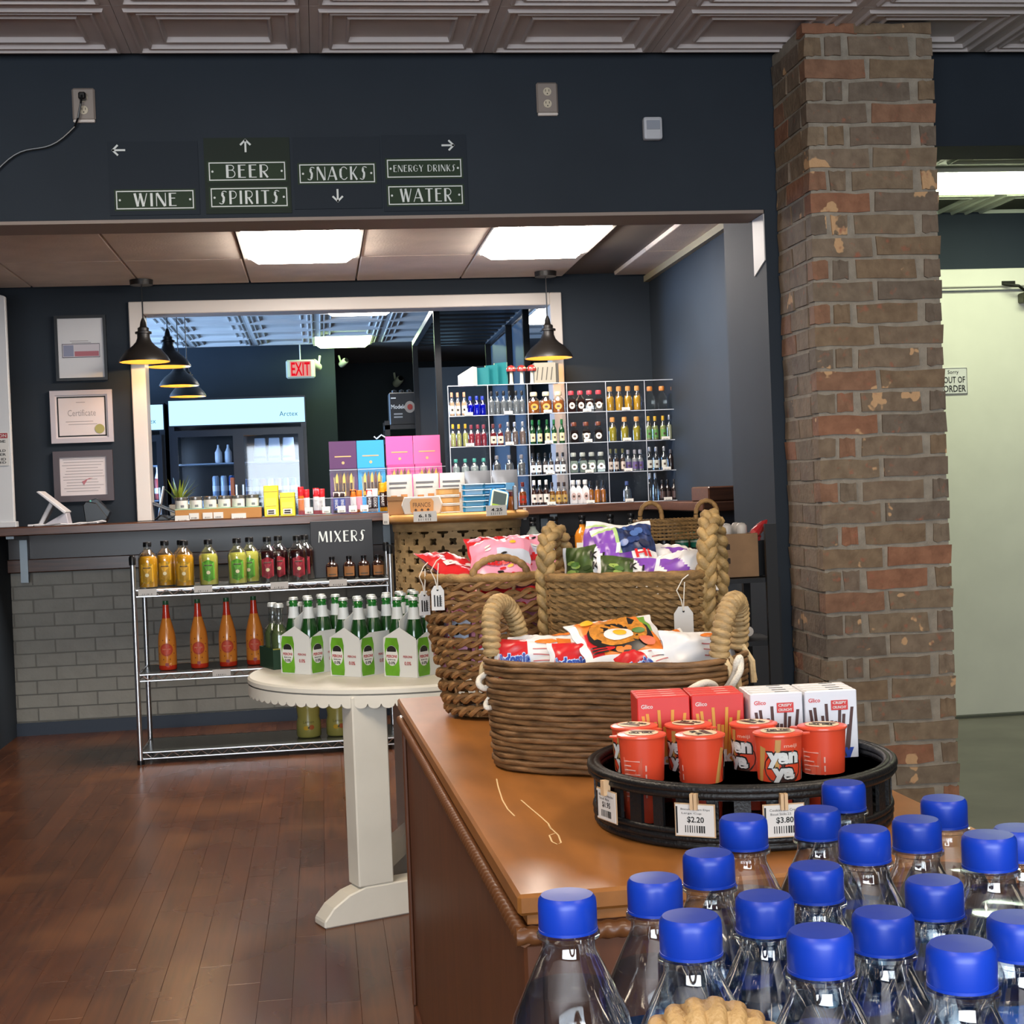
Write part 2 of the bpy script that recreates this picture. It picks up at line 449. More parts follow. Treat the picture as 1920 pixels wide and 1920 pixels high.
# white trim round the serving opening
g = G()
g.box(-1.003, -.925, 8.425, 8.6, 1.145, 2.355); g.box(1.345, 1.412, 8.425, 8.6, 1.145, 2.355); g.box(-.925, 1.345, 8.425, 8.6, 2.285, 2.355)
struct('trim_1', g, TRIMW, bevel=.004, label='white painted trim round the serving opening')
# alcove ceiling: panels on a grid
ac = struct('ceiling', G().box(-4, 1.93, 5.4, 8.45, 2.46, 2.56), mat('ceiling grid', '6f6762', .7), label='off white panel ceiling over the bar area')
ATILE = mat('bar ceiling panel', 'dfd2c6', .65, var=.08, vscale=5, bump=.3, bscale=90)
am = mesh('ceiling_tile', rings(.579, .824, [(0, .02), (.002, .002), (.006, 0)]), ATILE)
XS = [-.335+.5845*k for k in range(-6, 4)]
YS = [5.9, 6.73, 7.56]
LIGHTS = [(-.04, 7.145), (1.12, 7.145)]
amh = mesh('ceiling_tile', rings(.579, .48, [(0, .02), (.002, .002), (.006, 0)]), ATILE)
for xx in XS:
    for yy, dd in ((5.9, .83), (6.73, .83), (7.56, .83)):
        cxx, cyy = xx+.292, yy+.415
        if any(abs(cxx-lx) < .2 and abs(cyy-ly) < .2 for lx, ly in LIGHTS): continue
        if cxx+.3 > 1.96: continue
        o = bpy.data.objects.new('ceiling_tile', am); COL.objects.link(o); o.parent = ac
        o.location = (cxx, cyy, 2.44)
    o = bpy.data.objects.new('ceiling_tile', amh); COL.objects.link(o); o.parent = ac
    if xx+.59 < 1.96: o.location = (xx+.292, 5.655, 2.44)
    else: bpy.data.objects.remove(o)
# narrow cut panels along the right wall of the bar
nm = mesh('ceiling_tile', rings(.21, .824, [(0, .02), (.002, .002), (.006, 0)]), ATILE)
for yy in YS:
    o = bpy.data.objects.new('ceiling_tile', nm); COL.objects.link(o); o.parent = ac; o.location = (1.82, yy+.415, 2.44)
struct('trim_2', G().box(1.9, 1.93, 5.74, 8.45, 2.405, 2.44), mat('pale angle strip', 'a39a80', .5), label='pale angle strip between ceiling and right wall of the bar')
# soffit of the header seen from below
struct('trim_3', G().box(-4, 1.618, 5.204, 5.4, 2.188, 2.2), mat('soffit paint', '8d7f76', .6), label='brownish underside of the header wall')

# far room behind the serving opening
struct('wall_far', G().box(-4, .2, 14.9, 15.0, 0, 3).box(.1, .2, 15.0, 17.1, 0, 3).box(.1, 4.3, 17.1, 17.2, 0, 3), NAVY, label='dark blue far wall behind the coolers')
struct('wall_right', G().box(2.45, 2.55, 8.57, 17.1, 0, 3), NAVY, label='dark blue right wall of the far room')
cf = struct('ceiling', G().box(-4, 4.3, 8.57, 17.2, 2.765, 2.9), mat('far ceiling slab', '8a8480', .8), label='pressed panel ceiling of the far room lit blue by daylight')
FTILE = mat('far ceiling panel', 'c2c0be', .5)
tile2 = mesh('ceiling_tile', rings(.594, .59, [(0, .012), (.001, 0), (.028, 0), (.032, -.010), (.040, -.010), (.045, .003), (.062, .003), (.066, -.007), (.073, -.007), (.078, .006), (.118, .008), (.122, -.002), (.128, -.002), (.134, .014)]), FTILE)
FL = [(.375, 11.93), (.28, 14.45)]
for r in range(8):
    for k in range(-4, 5):
        p = (-.27+k*.594, 10.15+.594*r)
        if p[1] > 14.85 and p[0] < .2: continue
        o = bpy.data.objects.new('ceiling_tile', tile2); COL.objects.link(o); o.parent = cf; o.location = (*p, 2.745)
# side passage: lower ceiling, door wall, door
g = G().box(2.03, 4.3, 5.42, 7.25, 2.545, 2.65)
cp = struct('ceiling', g, mat('passage grid', '8f9484', .7), label='low panel ceiling of the side passage')
PT = mat('passage panel', 'c7ccb8', .55)
tile3 = mesh('ceiling_tile', rings(.594, .594, [(0, .012), (.002, .0), (.028, 0), (.032, -.010), (.040, -.010), (.045, .003), (.1, .003), (.106, -.007), (.113, -.007), (.12, .01)]), PT)
for k in range(4):
    for r, yy in enumerate((5.73, 6.95)):
        o = bpy.data.objects.new('ceiling_tile', tile3); COL.objects.link(o); o.parent = cp; o.location = (2.34+k*.594, yy, 2.535)
g = G().box(2.03, 2.62, 7.15, 7.25, 0, 2.6).box(3.72, 4.3, 7.15, 7.25, 0, 2.6).box(2.62, 3.72, 7.15, 7.25, 2.25, 2.6)
struct('wall_back', g, NAVY, label='dark wall above and beside the cream door')
g = G().box(2.62, 2.72, 7.12, 7.25, 0, 2.25).box(3.62, 3.72, 7.12, 7.25, 0, 2.25).box(2.72, 3.62, 7.12, 7.25, 2.16, 2.25).box(2.72, 3.62, 7.135, 7.15, 2.145, 2.16)
struct('trim_4', g, CREAM, bevel=.004, label='cream painted frame of the side door')
d = struct('door_1', G().box(2.725, 3.615, 7.16, 7.2, .015, 2.143), CREAM, label='plain cream painted door in the side passage')
obj('threshold', G().box(2.72, 3.62, 7.13, 7.22, .001, .014), mat('dark threshold', '55564c', .5), d)
cl = G().box(3.53, 3.6, 7.09, 7.16, 2.075, 2.125)
c_ = obj('door_closer', cl, mat('bronze closer', '4a4a3a', .4, .6), d, bevel=.006)
obj('closer_arm', G().tube([(3.56, 7.12, 2.13), (3.5, 7.08, 2.155), (3.44, 7.12, 2.17)], .008, 6).box(3.43, 3.5, 7.115, 7.135, 2.165, 2.185), mat('dark arm', '22231e', .4, .5), c_)
sg = thing('notice_sign', 'small white sorry out of order notice on the cream door', 'sign', (3.178, 7.156, 1.695))
obj('board', G().box(-.07, .07, -.003, .003, -.068, .068), PAPER, sg, bevel=.002)
fr = G()
for a in ((-.067, .067, -.0645, -.0625), (-.067, .067, .0625, .0645)): fr.box(a[0], a[1], -.0042, -.003, a[2], a[3])
for a in ((-.067, -.0655), (.0655, .067)): fr.box(a[0], a[1], -.0042, -.003, -.0645, .0645)
obj('border', fr, INK, sg)
text('lettering', 'Sorry', INK, sg, (-.005, -.0045, .043), h=.024)
text('lettering', 'OUT OF', INK, sg, (0, -.0045, .006), w=.112, h=.032, bold=.01)
text('lettering', 'ORDER', INK, sg, (0, -.0045, -.038), w=.118, h=.034, bold=.01)
struct("baseboard_back", G().box(-4, 1.93, 8.412, 8.424, 0, .07), mat('dark base', '27313f', .5), label='dark blue baseboard under the painted brick bar wall')

# painted brick front of the bar
br = struct('wall_bar', G().box(-4, 1.93, 8.431, 8.47, .0, .89), mat('grey joint paint', '73716a', .7), label='grey painted brick wall under the bar counter')
PBR = mat('grey painted brick', '85837a', .5, var=.06, vscale=9, rnd=.06, bump=.3, bscale=60)
def jitbox(sx, sy, sz, seed, j=.002):
    import bmesh
    me = bpy.data.meshes.new('brick'); bm = bmesh.new()
    bmesh.ops.create_cube(bm, size=1)
    bmesh.ops.subdivide_edges(bm, edges=[e for e in bm.edges if abs((e.verts[0].co-e.verts[1].co).x) > .5], cuts=3)
    r = random.Random(seed)
    for v in bm.verts:
        v.co = Vector((v.co.x*sx+(r.random()-.5)*j*2, v.co.y*sy+(r.random()-.5)*j, v.co.z*sz+(r.random()-.5)*j*2))
    bm.to_mesh(me); bm.free()
    return me
pb = [jitbox(.203, .02, .066, 50+i, .0012) for i in range(3)]
for me in pb: me.materials.append(PBR)
for k in range(12):
    for i in range(13):
        xx = -2.0+.2125*i+(.106 if k % 2 else 0)
        if .36 < xx: continue
        o = bpy.data.objects.new('brick', pb[(i*5+k) % 3]); COL.objects.link(o); o.parent = br
        o.location = (xx, 8.436, .037+.0742*k)

# brick pillar
pi_ = struct('pillar', G().box(1.666, 2.104, 4.8265, 5.19, 0, 2.745), MORTAR, label='square pillar of old red and brown bricks with grey mortar')
PX0, PX1, PY0 = 1.66, 2.11, 4.82
rb = random.Random(9)
variants = {}
def brick(xc, yc, zc, sx, sy):
    key = (round(sx, 3), round(sy, 3))
    if key not in variants:
        variants[key] = []
        for i in range(4):
            me = jitbox(sx, sy, .062, hash(key) % 999+i, .0035)
            me.materials.append(BRICK); variants[key].append(me)
    o = bpy.data.objects.new('brick', rb.choice(variants[key])); COL.objects.link(o); o.parent = pi_
    o.location = (xc+(rb.random()-.5)*.002, yc+(rb.random()-.5)*.005, zc+(rb.random()-.5)*.002)
for k in range(38):
    zc = .027+.0744*(k+.5)-.0744
    if zc < .02 or zc > 2.73: continue
    if k % 2:      # two stretchers
        brick(1.66+.104, 4.85, zc, .207, .06); brick(1.66+.3375, 4.85, zc, .225, .06)
        brick(1.69, 4.88+.075, zc, .058, .13); brick(1.69, 5.11, zc, .058, .155)
    else:
        brick(1.66+.028, 4.85, zc, .056, .06); brick(1.66+.098, 4.85, zc, .055, .06)
        brick(1.66+.255, 4.85, zc, .21, .06); brick(1.66+.42, 4.85, zc, .055, .06)
        brick(1.69, 4.88+.1, zc, .058, .18); brick(1.69, 5.13, zc, .058, .11)

for xc, w_ in ((1.75, .17), (1.97, .25)): 
    o = obj('brick', jitbox(w_+.02, .06, .034, 7, .003), None, pi_, (xc, 4.85, 2.729)); o.data.materials.append(BRICK)
# ---------------------------------------------------------------- ceiling lamps
def troffer(name, label, x, y, z, sx, sy, col, s, group=None):
    t = thing(name, label, 'ceiling light', (x, y, z), group=group)
    f = G()
    f.box(-sx/2-.02, sx/2+.02, -sy/2-.02, -sy/2, -.008, .02); f.box(-sx/2-.02, sx/2+.02, sy/2, sy/2+.02, -.008, .02)
    f.box(-sx/2-.02, -sx/2, -sy/2, sy/2, -.008, .02); f.box(sx/2, sx/2+.02, -sy/2, sy/2, -.008, .02)
    obj('frame', f, mat('lamp frame', 'cfccc8', .4), t)
    obj('diffuser', G().add([(-sx/2,-sy/2,0),(sx/2,-sy/2,0),(sx/2,sy/2,0),(-sx/2,sy/2,0),(-sx/2+.05,-sy/2+.05,-.04),(sx/2-.05,-sy/2+.05,-.04),(sx/2-.05,sy/2-.05,-.04),(-sx/2+.05,sy/2-.05,-.04)],[(7,6,5,4),(0,4,5,1),(1,5,6,2),(2,6,7,3),(3,7,4,0)]), emis('lamp '+str(col)+str(s), col, s), t)
    return t
troffer('ceiling_light', 'bright square ceiling light over the bar, left one above the pink boxes', -.04, 7.145, 2.44, .53, .79, (1, .955, .91), 25)
troffer('ceiling_light', 'bright square ceiling light over the bar, right one nearer the brick pillar', 1.12, 7.145, 2.44, .53, .79, (1, .955, .91), 25)
troffer('ceiling_light', 'white ceiling light in the far room, nearer one', .375, 11.93, 2.745, .53, .6, (1, .98, .93), 14)
troffer('ceiling_light', 'greenish white ceiling light in the far room beside the exit sign', .28, 14.35, 2.745, .53, .8, (.86, 1, .72), 7)
troffer('ceiling_light', 'white ceiling light of the far room hidden behind the bar wall on the right', 2.12, 12.6, 2.745, .53, 1.1, (1, .97, .93), 14)  # lamp added out of sight to lift the dark right of the far room
troffer('ceiling_light', 'long fluorescent ceiling light in the side passage', 3.2, 6.35, 2.535, 1.15, .36, (.96, 1, .86), 11)
for i, (lx, ly) in enumerate([(-.65, 3.0), (1.55, 2.0), (-1.3, -.6), (1.5, -.6)]):
    troffer('ceiling_light', ('long ceiling light over the floor left of the cabinet, above the picture', 'long ceiling light over the cabinet, above the picture', 'long ceiling light behind the viewer on the left', 'long ceiling light behind the viewer on the right')[i], lx, ly, 2.735, .55, 1.15, (1, .92, .82), (14, 9, 8, 8)[i], 'ceiling lights over the front of the shop')
# ---------------------------------------------------------------- art deco lettering
def arc(cx, cy, rx, ry, a0, a1, n=10):
    return [(cx+rx*cos(math.radians(a0+(a1-a0)*i/n)), cy+ry*sin(math.radians(a0+(a1-a0)*i/n))) for i in range(n+1)]
TK, TN = .17, .06
DECO = {
 'W': (1.0, [(TK, [(.12, 1), (.32, 0)]), (TN, [(.34, .02), (.5, 1)]), (TK, [(.5, 1), (.72, 0)]), (TN, [(.74, .02), (.97, 1)])]),
 'I': (.3, [(TK, [(.15, 0), (.15, 1)])]),
 'N': (.75, [(TN, [(.06, 0), (.06, 1)]), (TK, [(.1, 1), (.64, 0)]), (TN, [(.69, 0), (.69, 1)])]),
 'E': (.6, [(TK, [(.12, 0), (.12, 1)]), (TN, [(.1, .97), (.56, .97)]), (TN, [(.1, .6), (.48, .6)]), (TN, [(.1, .03), (.56, .03)])]),
 'B': (.68, [(TK, [(.12, 0), (.12, 1)]), (TN, [(.12, .97)]+arc(.36, .78, .2, .19, 90, -90)+[(.12, .59)]), (TN, [(.12, .59)]+arc(.38, .31, .26, .28, 90, -90)+[(.12, .03)])]),
 'R': (.66, [(TK, [(.12, 0), (.12, 1)]), (TN, [(.12, .97)]+arc(.34, .72, .25, .25, 90, -90)+[(.12, .47)]), (TK*.8, [(.3, .45), (.58, 0)])]),
 'P': (.62, [(TK, [(.12, 0), (.12, 1)]), (TN, [(.12, .97)]+arc(.32, .7, .25, .27, 90, -90)+[(.12, .43)])]),
 'S': (.62, [(TN, [(.6, .9)]+arc(.42, .86, .16, .11, 60, 170, 5)), (TK, [(.3, .86), (.27, .68), (.38, .5), (.36, .28), (.3, .12)]), (TN, arc(.2, .14, .15, .11, 0, -150, 5)+[(.02, .1)])]),
 'T': (.66, [(TN, [(.02, .97), (.64, .97)]), (TK, [(.33, 0), (.33, 1)])]),
 'A': (.82, [(TN, [(.03, 0), (.4, 1)]), (TK, [(.4, 1), (.72, 0)]), (TN, [(.15, .3), (.6, .3)])]),
 'C': (.72, [(TK, [(.16, .18), (.11, .35), (.11, .65), (.16, .82)]), (TN, arc(.4, .5, .32, .47, 40, 150, 8)), (TN, arc(.4, .5, .32, .47, -40, -150, 8))]),
 'K': (.68, [(TK, [(.12, 0), (.12, 1)]), (TN, [(.2, .45), (.6, 1)]), (TK*.8, [(.28, .52), (.6, 0)])]),
 'G': (.76, [(TK, [(.16, .18), (.11, .35), (.11, .65), (.16, .82)]), (TN, arc(.4, .5, .32, .47, 40, 150, 8)), (TN, arc(.4, .5, .32, .47, 0, -150, 9)), (TN, [(.42, .46), (.74, .46)])]),
 'Y': (.72, [(TK, [(.08, 1), (.36, .48)]), (TN, [(.66, 1), (.37, .48)]), (TK*.9, [(.36, .5), (.36, 0)])]),
 'D': (.76, [(TK, [(.12, 0), (.12, 1)]), (TN, [(.12, .97)]+arc(.32, .5, .38, .47, 90, -90, 14)+[(.12, .03)])]),
 'M': (.95, [(TN, [(.06, 0), (.14, 1)]), (TK, [(.16, 1), (.46, .1)]), (TN, [(.46, .1), (.74, 1)]), (TK, [(.78, 1), (.86, 0)])]),
 'X': (.74, [(TK, [(.1, 1), (.62, 0)]), (TN, [(.66, 1), (.06, 0)])]),
 ' ': (.35, []),
}
def deco(s, h, w):
    """art deco lettering in the xz plane, centred, as flat strokes"""
    g = G(); x = 0; gap = .14; items = []
    for ch in s:
        wd, st = DECO[ch]
        for t, pts in st:
            P = [Vector((p[0]+x, p[1])) for p in pts]
            L, Rr = [], []
            for i, p in enumerate(P):
                d = (P[min(i+1, len(P)-1)]-P[max(i-1, 0)]).normalized(); n = Vector((-d.y, d.x))*t/2
                L.append(p+n); Rr.append(p-n)
            items.append((L, Rr))
        x += wd+gap
    tot = x-gap; sx = w/tot
    z = 0
    for L, Rr in items:
        vs = [((p.x-tot/2)*sx, -z, (p.y-.5)*h) for p in L]+[((p.x-tot/2)*sx, -z, (p.y-.5)*h) for p in Rr]
        n = len(L); z += .00004
        g.add(vs, [(i, n+i, n+i+1, i+1) for i in range(n-1)])
    return g
SILVER = mat('silver lettering', 'd2d8d6', .45)
SGREEN = mat('dark green sign', '28302a', .7, spec=.2)
SNAVY = mat('dark sign board', '262d35', .7, spec=.2)
def sign_panel(par, cx, cz, w, h, word):
    b = G().box(cx-w/2, cx+w/2, -.004, 0, cz-h/2, cz+h/2)
    p = obj('name_plate', b, mat('plate green', '2b3a2a', .6, spec=.2), par)
    f = G(); t = .0035; a, c = w/2-.006, h/2-.005
    f.box(cx-a, cx+a, -.0055, -.004, cz-c, cz-c+t); f.box(cx-a, cx+a, -.0055, -.004, cz+c-t, cz+c)
    f.box(cx-a, cx-a+t, -.0055, -.004, cz-c+t, cz+c-t); f.box(cx+a-t, cx+a, -.0055, -.004, cz-c+t, cz+c-t)
    obj('border', f, SILVER, p)
    for s in (-1, 1): obj('dot', G().lathe([(.0038, 0), (.0038, .001)], 8, M=Matrix.Translation((cx+s*(a-.012), -.004, cz))@Matrix.Rotation(PI/2, 4, 'X')), SILVER, p)
    hh = h*.62 if len(word) < 10 else h*.32
    obj('lettering', deco(word, hh, min(w*.76, w*.135*len(word)) if len(word) < 10 else w*.8), SILVER, p, (cx, -.006, cz))
def arrow(par, cx, cz, ang):
    g = G(); L = .02
    for a, b in (((-L, 0), (L, 0)), ((L, 0), (.004, .016)), ((L, 0), (.004, -.016))):
        a, b = Vector(a), Vector(b); d = (b-a).normalized(); n = Vector((-d.y, d.x))*.0032
        ps = [a-d*.002+n, a-d*.002-n, b+d*.002-n, b+d*.002+n]
        g.add([(p.x, -.0005, p.y) for p in ps], [(0, 1, 2, 3)])
    obj('arrow', g, SILVER, par, (cx, -.0048, cz), (0, -ang, 0))
def aisle(label, x0, x1, z0, z1, plates, arr, m):
    t = thing('aisle_sign', label, 'sign', ((x0+x1)/2, 5.199, (z0+z1)/2), group='aisle signs on the header wall')
    obj('board', G().box(-(x1-x0)/2, (x1-x0)/2, -.0035, 0, -(z1-z0)/2, (z1-z0)/2), m, t)
    for cx, cz, w, h, word in plates: sign_panel(t, cx-(x0+x1)/2, cz-(z0+z1)/2, w, h, word)
    arrow(t, arr[0]-(x0+x1)/2, arr[1]-(z0+z1)/2, arr[2])
aisle('dark aisle sign reading wine with an arrow to the left', -.665, -.365, 2.213, 2.462, [(-.514, 2.264, .27, .072, 'WINE')], (-.628, 2.433, PI), SNAVY)
aisle('green aisle sign reading beer and spirits with an upward arrow', -.345, -.055, 2.213, 2.472, [(-.2015, 2.357, .27, .072, 'BEER'), (-.198, 2.268, .27, .074, 'SPIRITS')], (-.204, 2.444, PI/2), SGREEN)
aisle('dark aisle sign reading snacks with a downward arrow', -.045, .255, 2.225, 2.472, [(.1045, 2.346, .27, .074, 'SNACKS')], (.103, 2.27, -PI/2), SNAVY)
aisle('dark aisle sign reading energy drinks and water with an arrow to the right', .262, .555, 2.213, 2.477, [(.406, 2.36, .27, .072, 'ENERGY DRINKS'), (.407, 2.267, .27, .074, 'WATER')], (.491, 2.439, 0), SNAVY)

# outlets, sensor
OUTP = mat('grey outlet plate', '8b8078', .4)
IVORY = mat('ivory socket', 'c9bda6', .4)
def outlet(label, x, z):
    t = thing('wall_outlet', label, 'outlet', (x, 5.199, z))
    obj('plate', G().box(-.038, .038, -.012, 0, -.055, .055), OUTP, t, bevel=.006)
    obj('lip', G().box(-.036, .036, -.016, -.0, -.062, -.052), TRIMW, t, bevel=.003)
    for s in (-1, 1):
        q = obj('socket', G().lathe([(.0145, 0), (.0145, .003)], 14, M=Matrix.Translation((0, -.012, s*.021))@Matrix.Rotation(PI/2, 4, 'X')), IVORY, t)
        h = G()
        for dx in (-.006, .006): h.box(dx-.001, dx+.001, -.0155, -.015, s*.021, s*.021+.008)
        h.box(-.0018, .0018, -.0155, -.015, s*.021-.009, s*.021-.005)
        obj('slot', h, INK, q)
    return t
outlet('grey wall outlet with a black plug on the left of the header wall', -.736, 2.588)
outlet('grey wall outlet with both sockets free above the serving bar', .847, 2.6)
t = thing('power_cord', 'thin black power cord running from the left wall outlet', 'cord', (-.736, 5.184, 2.609))
obj('plug', G().box(-.012, .012, -.03, 0, -.012, .012), BLACKP, t, bevel=.004)
pts = [(0, -.03, 0), (-.004, -.034, -.03), (-.015, -.028, -.075)]
for i in range(14):
    u = i/13; pts.append((-.03-.26*u, -.01, -.1-.145*u-.018*sin(u*PI*2)))
pts += [(-.42, -.01, -.3), (-.7, -.01, -.38), (-1.1, -.01, -.4)]
obj('cable', G().tube(pts, .0035, 6), BLACKP, t)
t = thing('motion_sensor', 'small white motion sensor on the header wall near the pillar', 'sensor', (1.217, 5.199, 2.487))
obj('case', G().box(-.034, .034, -.035, 0, -.04, .04), mat('sensor white', 'b9bcc2', .4), t, bevel=.01, seg=2)
obj('lens', G().box(-.024, .024, -.037, -.034, -.006, .026), mat('sensor lens', '8f96a2', .3), t, bevel=.001)
# ceiling vent and box over the bar
t = thing('ceiling_vent', 'small slotted air vent in the ceiling above the wine sign', 'vent', (-.70, 6.5, 2.439))
obj('frame', G().box(-.13, .13, -.1, .1, -.012, 0), mat('vent frame', '9a8d83', .5), t, bevel=.003)
for i in range(6): obj('slat', G().box(-.1+i*.036, -.08+i*.036, -.07, .07, -.016, -.011), mat('vent dark', '2b2522', .6), t)
t = thing('ceiling_vent', 'small slotted air vent in the ceiling above the clear miniature display', 'vent', (1.07, 6.45, 2.439))
obj('frame', G().box(-.11, .11, -.1, .1, -.012, 0), mat('vent frame', '9a8d83', .5), t, bevel=.003)
for i in range(5): obj('slat', G().box(-.09+i*.036, -.07+i*.036, -.07, .07, -.016, -.011), mat('vent dark', '2b2522', .6), t)
t = thing('ceiling_box', 'small grey detector box on the bar ceiling above the beer sign', 'detector', (-.38, 6.42, 2.439))
obj('case', G().box(-.05, .05, -.05, .05, -.03, 0), mat('box grey', '9aa0a6', .4), t, bevel=.005)
obj('grille', G().box(-.03, .03, -.03, .03, -.032, -.03), mat('box grey dark', '6a7076', .4), t)

# framed certificates on the wall behind the bar
MATB = mat('certificate paper', 'd8cfd0', .6)
def frame(name, label, x0, x1, z0, z1, fw, fm, pm, rz=0, loc=None, tilt=0):
    w, h = x1-x0, z1-z0
    t = thing(name, label, 'picture', loc or ((x0+x1)/2, 8.446, (z0+z1)/2), rot=(0, tilt, rz))
    f = G()
    f.box(-w/2, w/2, -.022, 0, -h/2, -h/2+fw); f.box(-w/2, w/2, -.022, 0, h/2-fw, h/2)
    f.box(-w/2, -w/2+fw, -.022, 0, -h/2+fw, h/2-fw); f.box(w/2-fw, w/2, -.022, 0, -h/2+fw, h/2-fw)
    obj('frame', f, fm, t)
    p = obj('sheet', G().box(-w/2+fw, w/2-fw, -.012, -.004, -h/2+fw, h/2-fw), pm, t)
    return t, p, w, h
def lines(par, x0, x1, z0, z1, n, m=None, y=-.0125, seed=1):
    r = random.Random(seed); g = G()
    for i in range(n):
        z = z1-(z1-z0)*(i+.5)/n; a = x0+(x1-x0)*r.random()*.12; b = x1-(x1-x0)*r.random()*.2
        g.add([(a, y, z-.0016), (b, y, z-.0016), (b, y, z+.0016), (a, y, z+.0016)], [(0, 1, 2, 3)])
    return obj('print_lines', g, m or mat('faint print', '9a9496', .7), par)
WHITEM = mat('white mount', 'd4d4d6', .55)
t, p, w, h = frame('framed_certificate', 'black framed white sheet with a small red and blue banner, top one on the wall', -1.403, -1.128, 1.93, 2.288, .016, BLACK, WHITEM)
lab = obj('licence_strip', G().box(-.098, .098, -.0145, -.012, -.05, .022), mat('strip paper', 'c9c3c9', .6), p)
obj('red_band', G().box(-.035, .094, -.0152, -.0145, -.045, -.018), mat('faded red', 'b06a74', .6), p)
obj('blue_band', G().box(-.094, -.04, -.0152, -.0145, -.045, .016), mat('faded blue', '8a8fa6', .6), p)
f = G()
for a in ((-.1, .1, -.052, -.049), (-.1, .1, .021, .024)): f.box(a[0], a[1], -.0155, -.0145, a[2], a[3])
for a in ((-.1, -.098), (.098, .1)): f.box(a[0], a[1], -.0155, -.0145, -.05, .022)
obj('strip_border', f, mat('grey ink', '55505c', .6), p)
lines(p, -.06, .06, .024, .044, 2)
t, p, w, h = frame('framed_certificate', 'silver framed certificate with a gold seal, middle one of the wall', -1.443, -1.111, 1.59, 1.878, .026, mat('silver frame', 'b9b2b8', .35), MATB)
f = G(); a, c = w/2-.036, h/2-.034
for q in ((-a, a, -c, -c+.007), (-a, a, c-.007, c)): f.box(q[0], q[1], -.013, -.012, q[2], q[3])
for q in ((-a, -a+.007), (a-.007, a)): f.box(q[0], q[1], -.013, -.012, -c, c)
obj('black_line', f, INK, p)
obj('gold_seal', G().lathe([(.026, 0), (.026, .002)], 20, M=Matrix.Translation((.093, -.0125, -.07))@Matrix.Rotation(PI/2, 4, 'X')), mat('gold seal', '9c9150', .4, .3), p)
text('lettering', 'Certificate', mat('faint print', '9a9496', .7), p, (0, -.0126, .02), w=.15, h=.035)
lines(p, -.09, .09, -.05, -.02, 2); lines(p, -.03, .03, .07, .085, 1)
t, p, w, h = frame('framed_certificate', 'dark framed printed licence, lowest one on the wall behind the bar tablet', -1.44, -1.122, 1.268, 1.546, .034, mat('dusky frame', '4b4044', .4), MATB)
lines(p, -.115, .115, -.09, .1, 12, seed=4)
obj('red_mark', G().prism([(-.01, -.03), (.03, -.012), (.05, -.012), (.02, -.02), (0, -.05)], -.0135, -.0125), mat('faded red', 'b06a74', .6), p)
t, p, w, h = frame('framed_certificate', 'thin framed pale notice on the short left wall, upper one', 0, .26, 0, .28, .012, mat('grey frame', '777b7e', .4), mat('grey notice', '9a9fa3', .5), rz=PI/2, loc=(-1.688, 8.28, 2.21))
lines(p, -.08, .08, -.08, .08, 5, seed=8)
t, p, w, h = frame('framed_certificate', 'thin framed pale notice on the short left wall, lower one', 0, .2, 0, .3, .012, BLACK, mat('grey notice', '9a9fa3', .5), rz=PI/2, loc=(-1.688, 8.27, 1.81))
lines(p, -.06, .06, -.1, .1, 5, seed=9)
t = thing('wall_sensor', 'white curved handset on the short left wall above the bar tablet', 'handset', (-1.688, 8.2, 1.43), rot=(0, .18, PI/2))
obj('body', G().box(-.03, .03, -.035, 0, -.065, .065), mat('handset white', 'cfcac0', .4), t, bevel=.012, seg=2)
obj('slot', G().box(-.018, .018, -.037, -.034, -.05, -.04), mat('handset grey', '8a877e', .4), t)
# white board at the far left with the age notice
t = thing('white_board', 'tall white board standing on the bar counter at the left edge', 'board', (-1.82, 7.98, 1.146))
obj('panel', G().prism([(-.32, 0), (.255, 0), (.255, 1.19), (-.32, 1.36)], -.02, .02), mat('white laminate', 'c9cacb', .4), t, bevel=.004)
obj('foot', G().box(-.32, .265, -.035, .035, 0, .03), mat('white laminate', 'c9cacb', .4), t, bevel=.003)
t = thing('age_notice', 'white age notice with a red attention band on the white board', 'sign', (-1.635, 7.958, 1.55))
obj('board', G().box(-.1, .058, -.003, 0, -.085, .085), PAPER, t)
obj('red_band', G().box(-.096, .054, -.0042, -.003, .056, .082), mat('notice red', '9c2c34', .5), t)
text('lettering', 'ATTENTION', PAPER, t, (-.022, -.0045, .069), w=.14, h=.016, bold=.01)
for s_, z_, h_ in (('MUST BE', .04, .013), ('21', .017, .022), ('YEARS OLD', -.008, .013), ('TO ENTER', -.028, .013), ('PHOTO ID', -.052, .013), ('REQUIRED', -.07, .013)):
    text('lettering', s_, INK, t, (-.022, -.0036, z_), w=.04 if s_ == '21' else .13, h=h_, bold=.015)
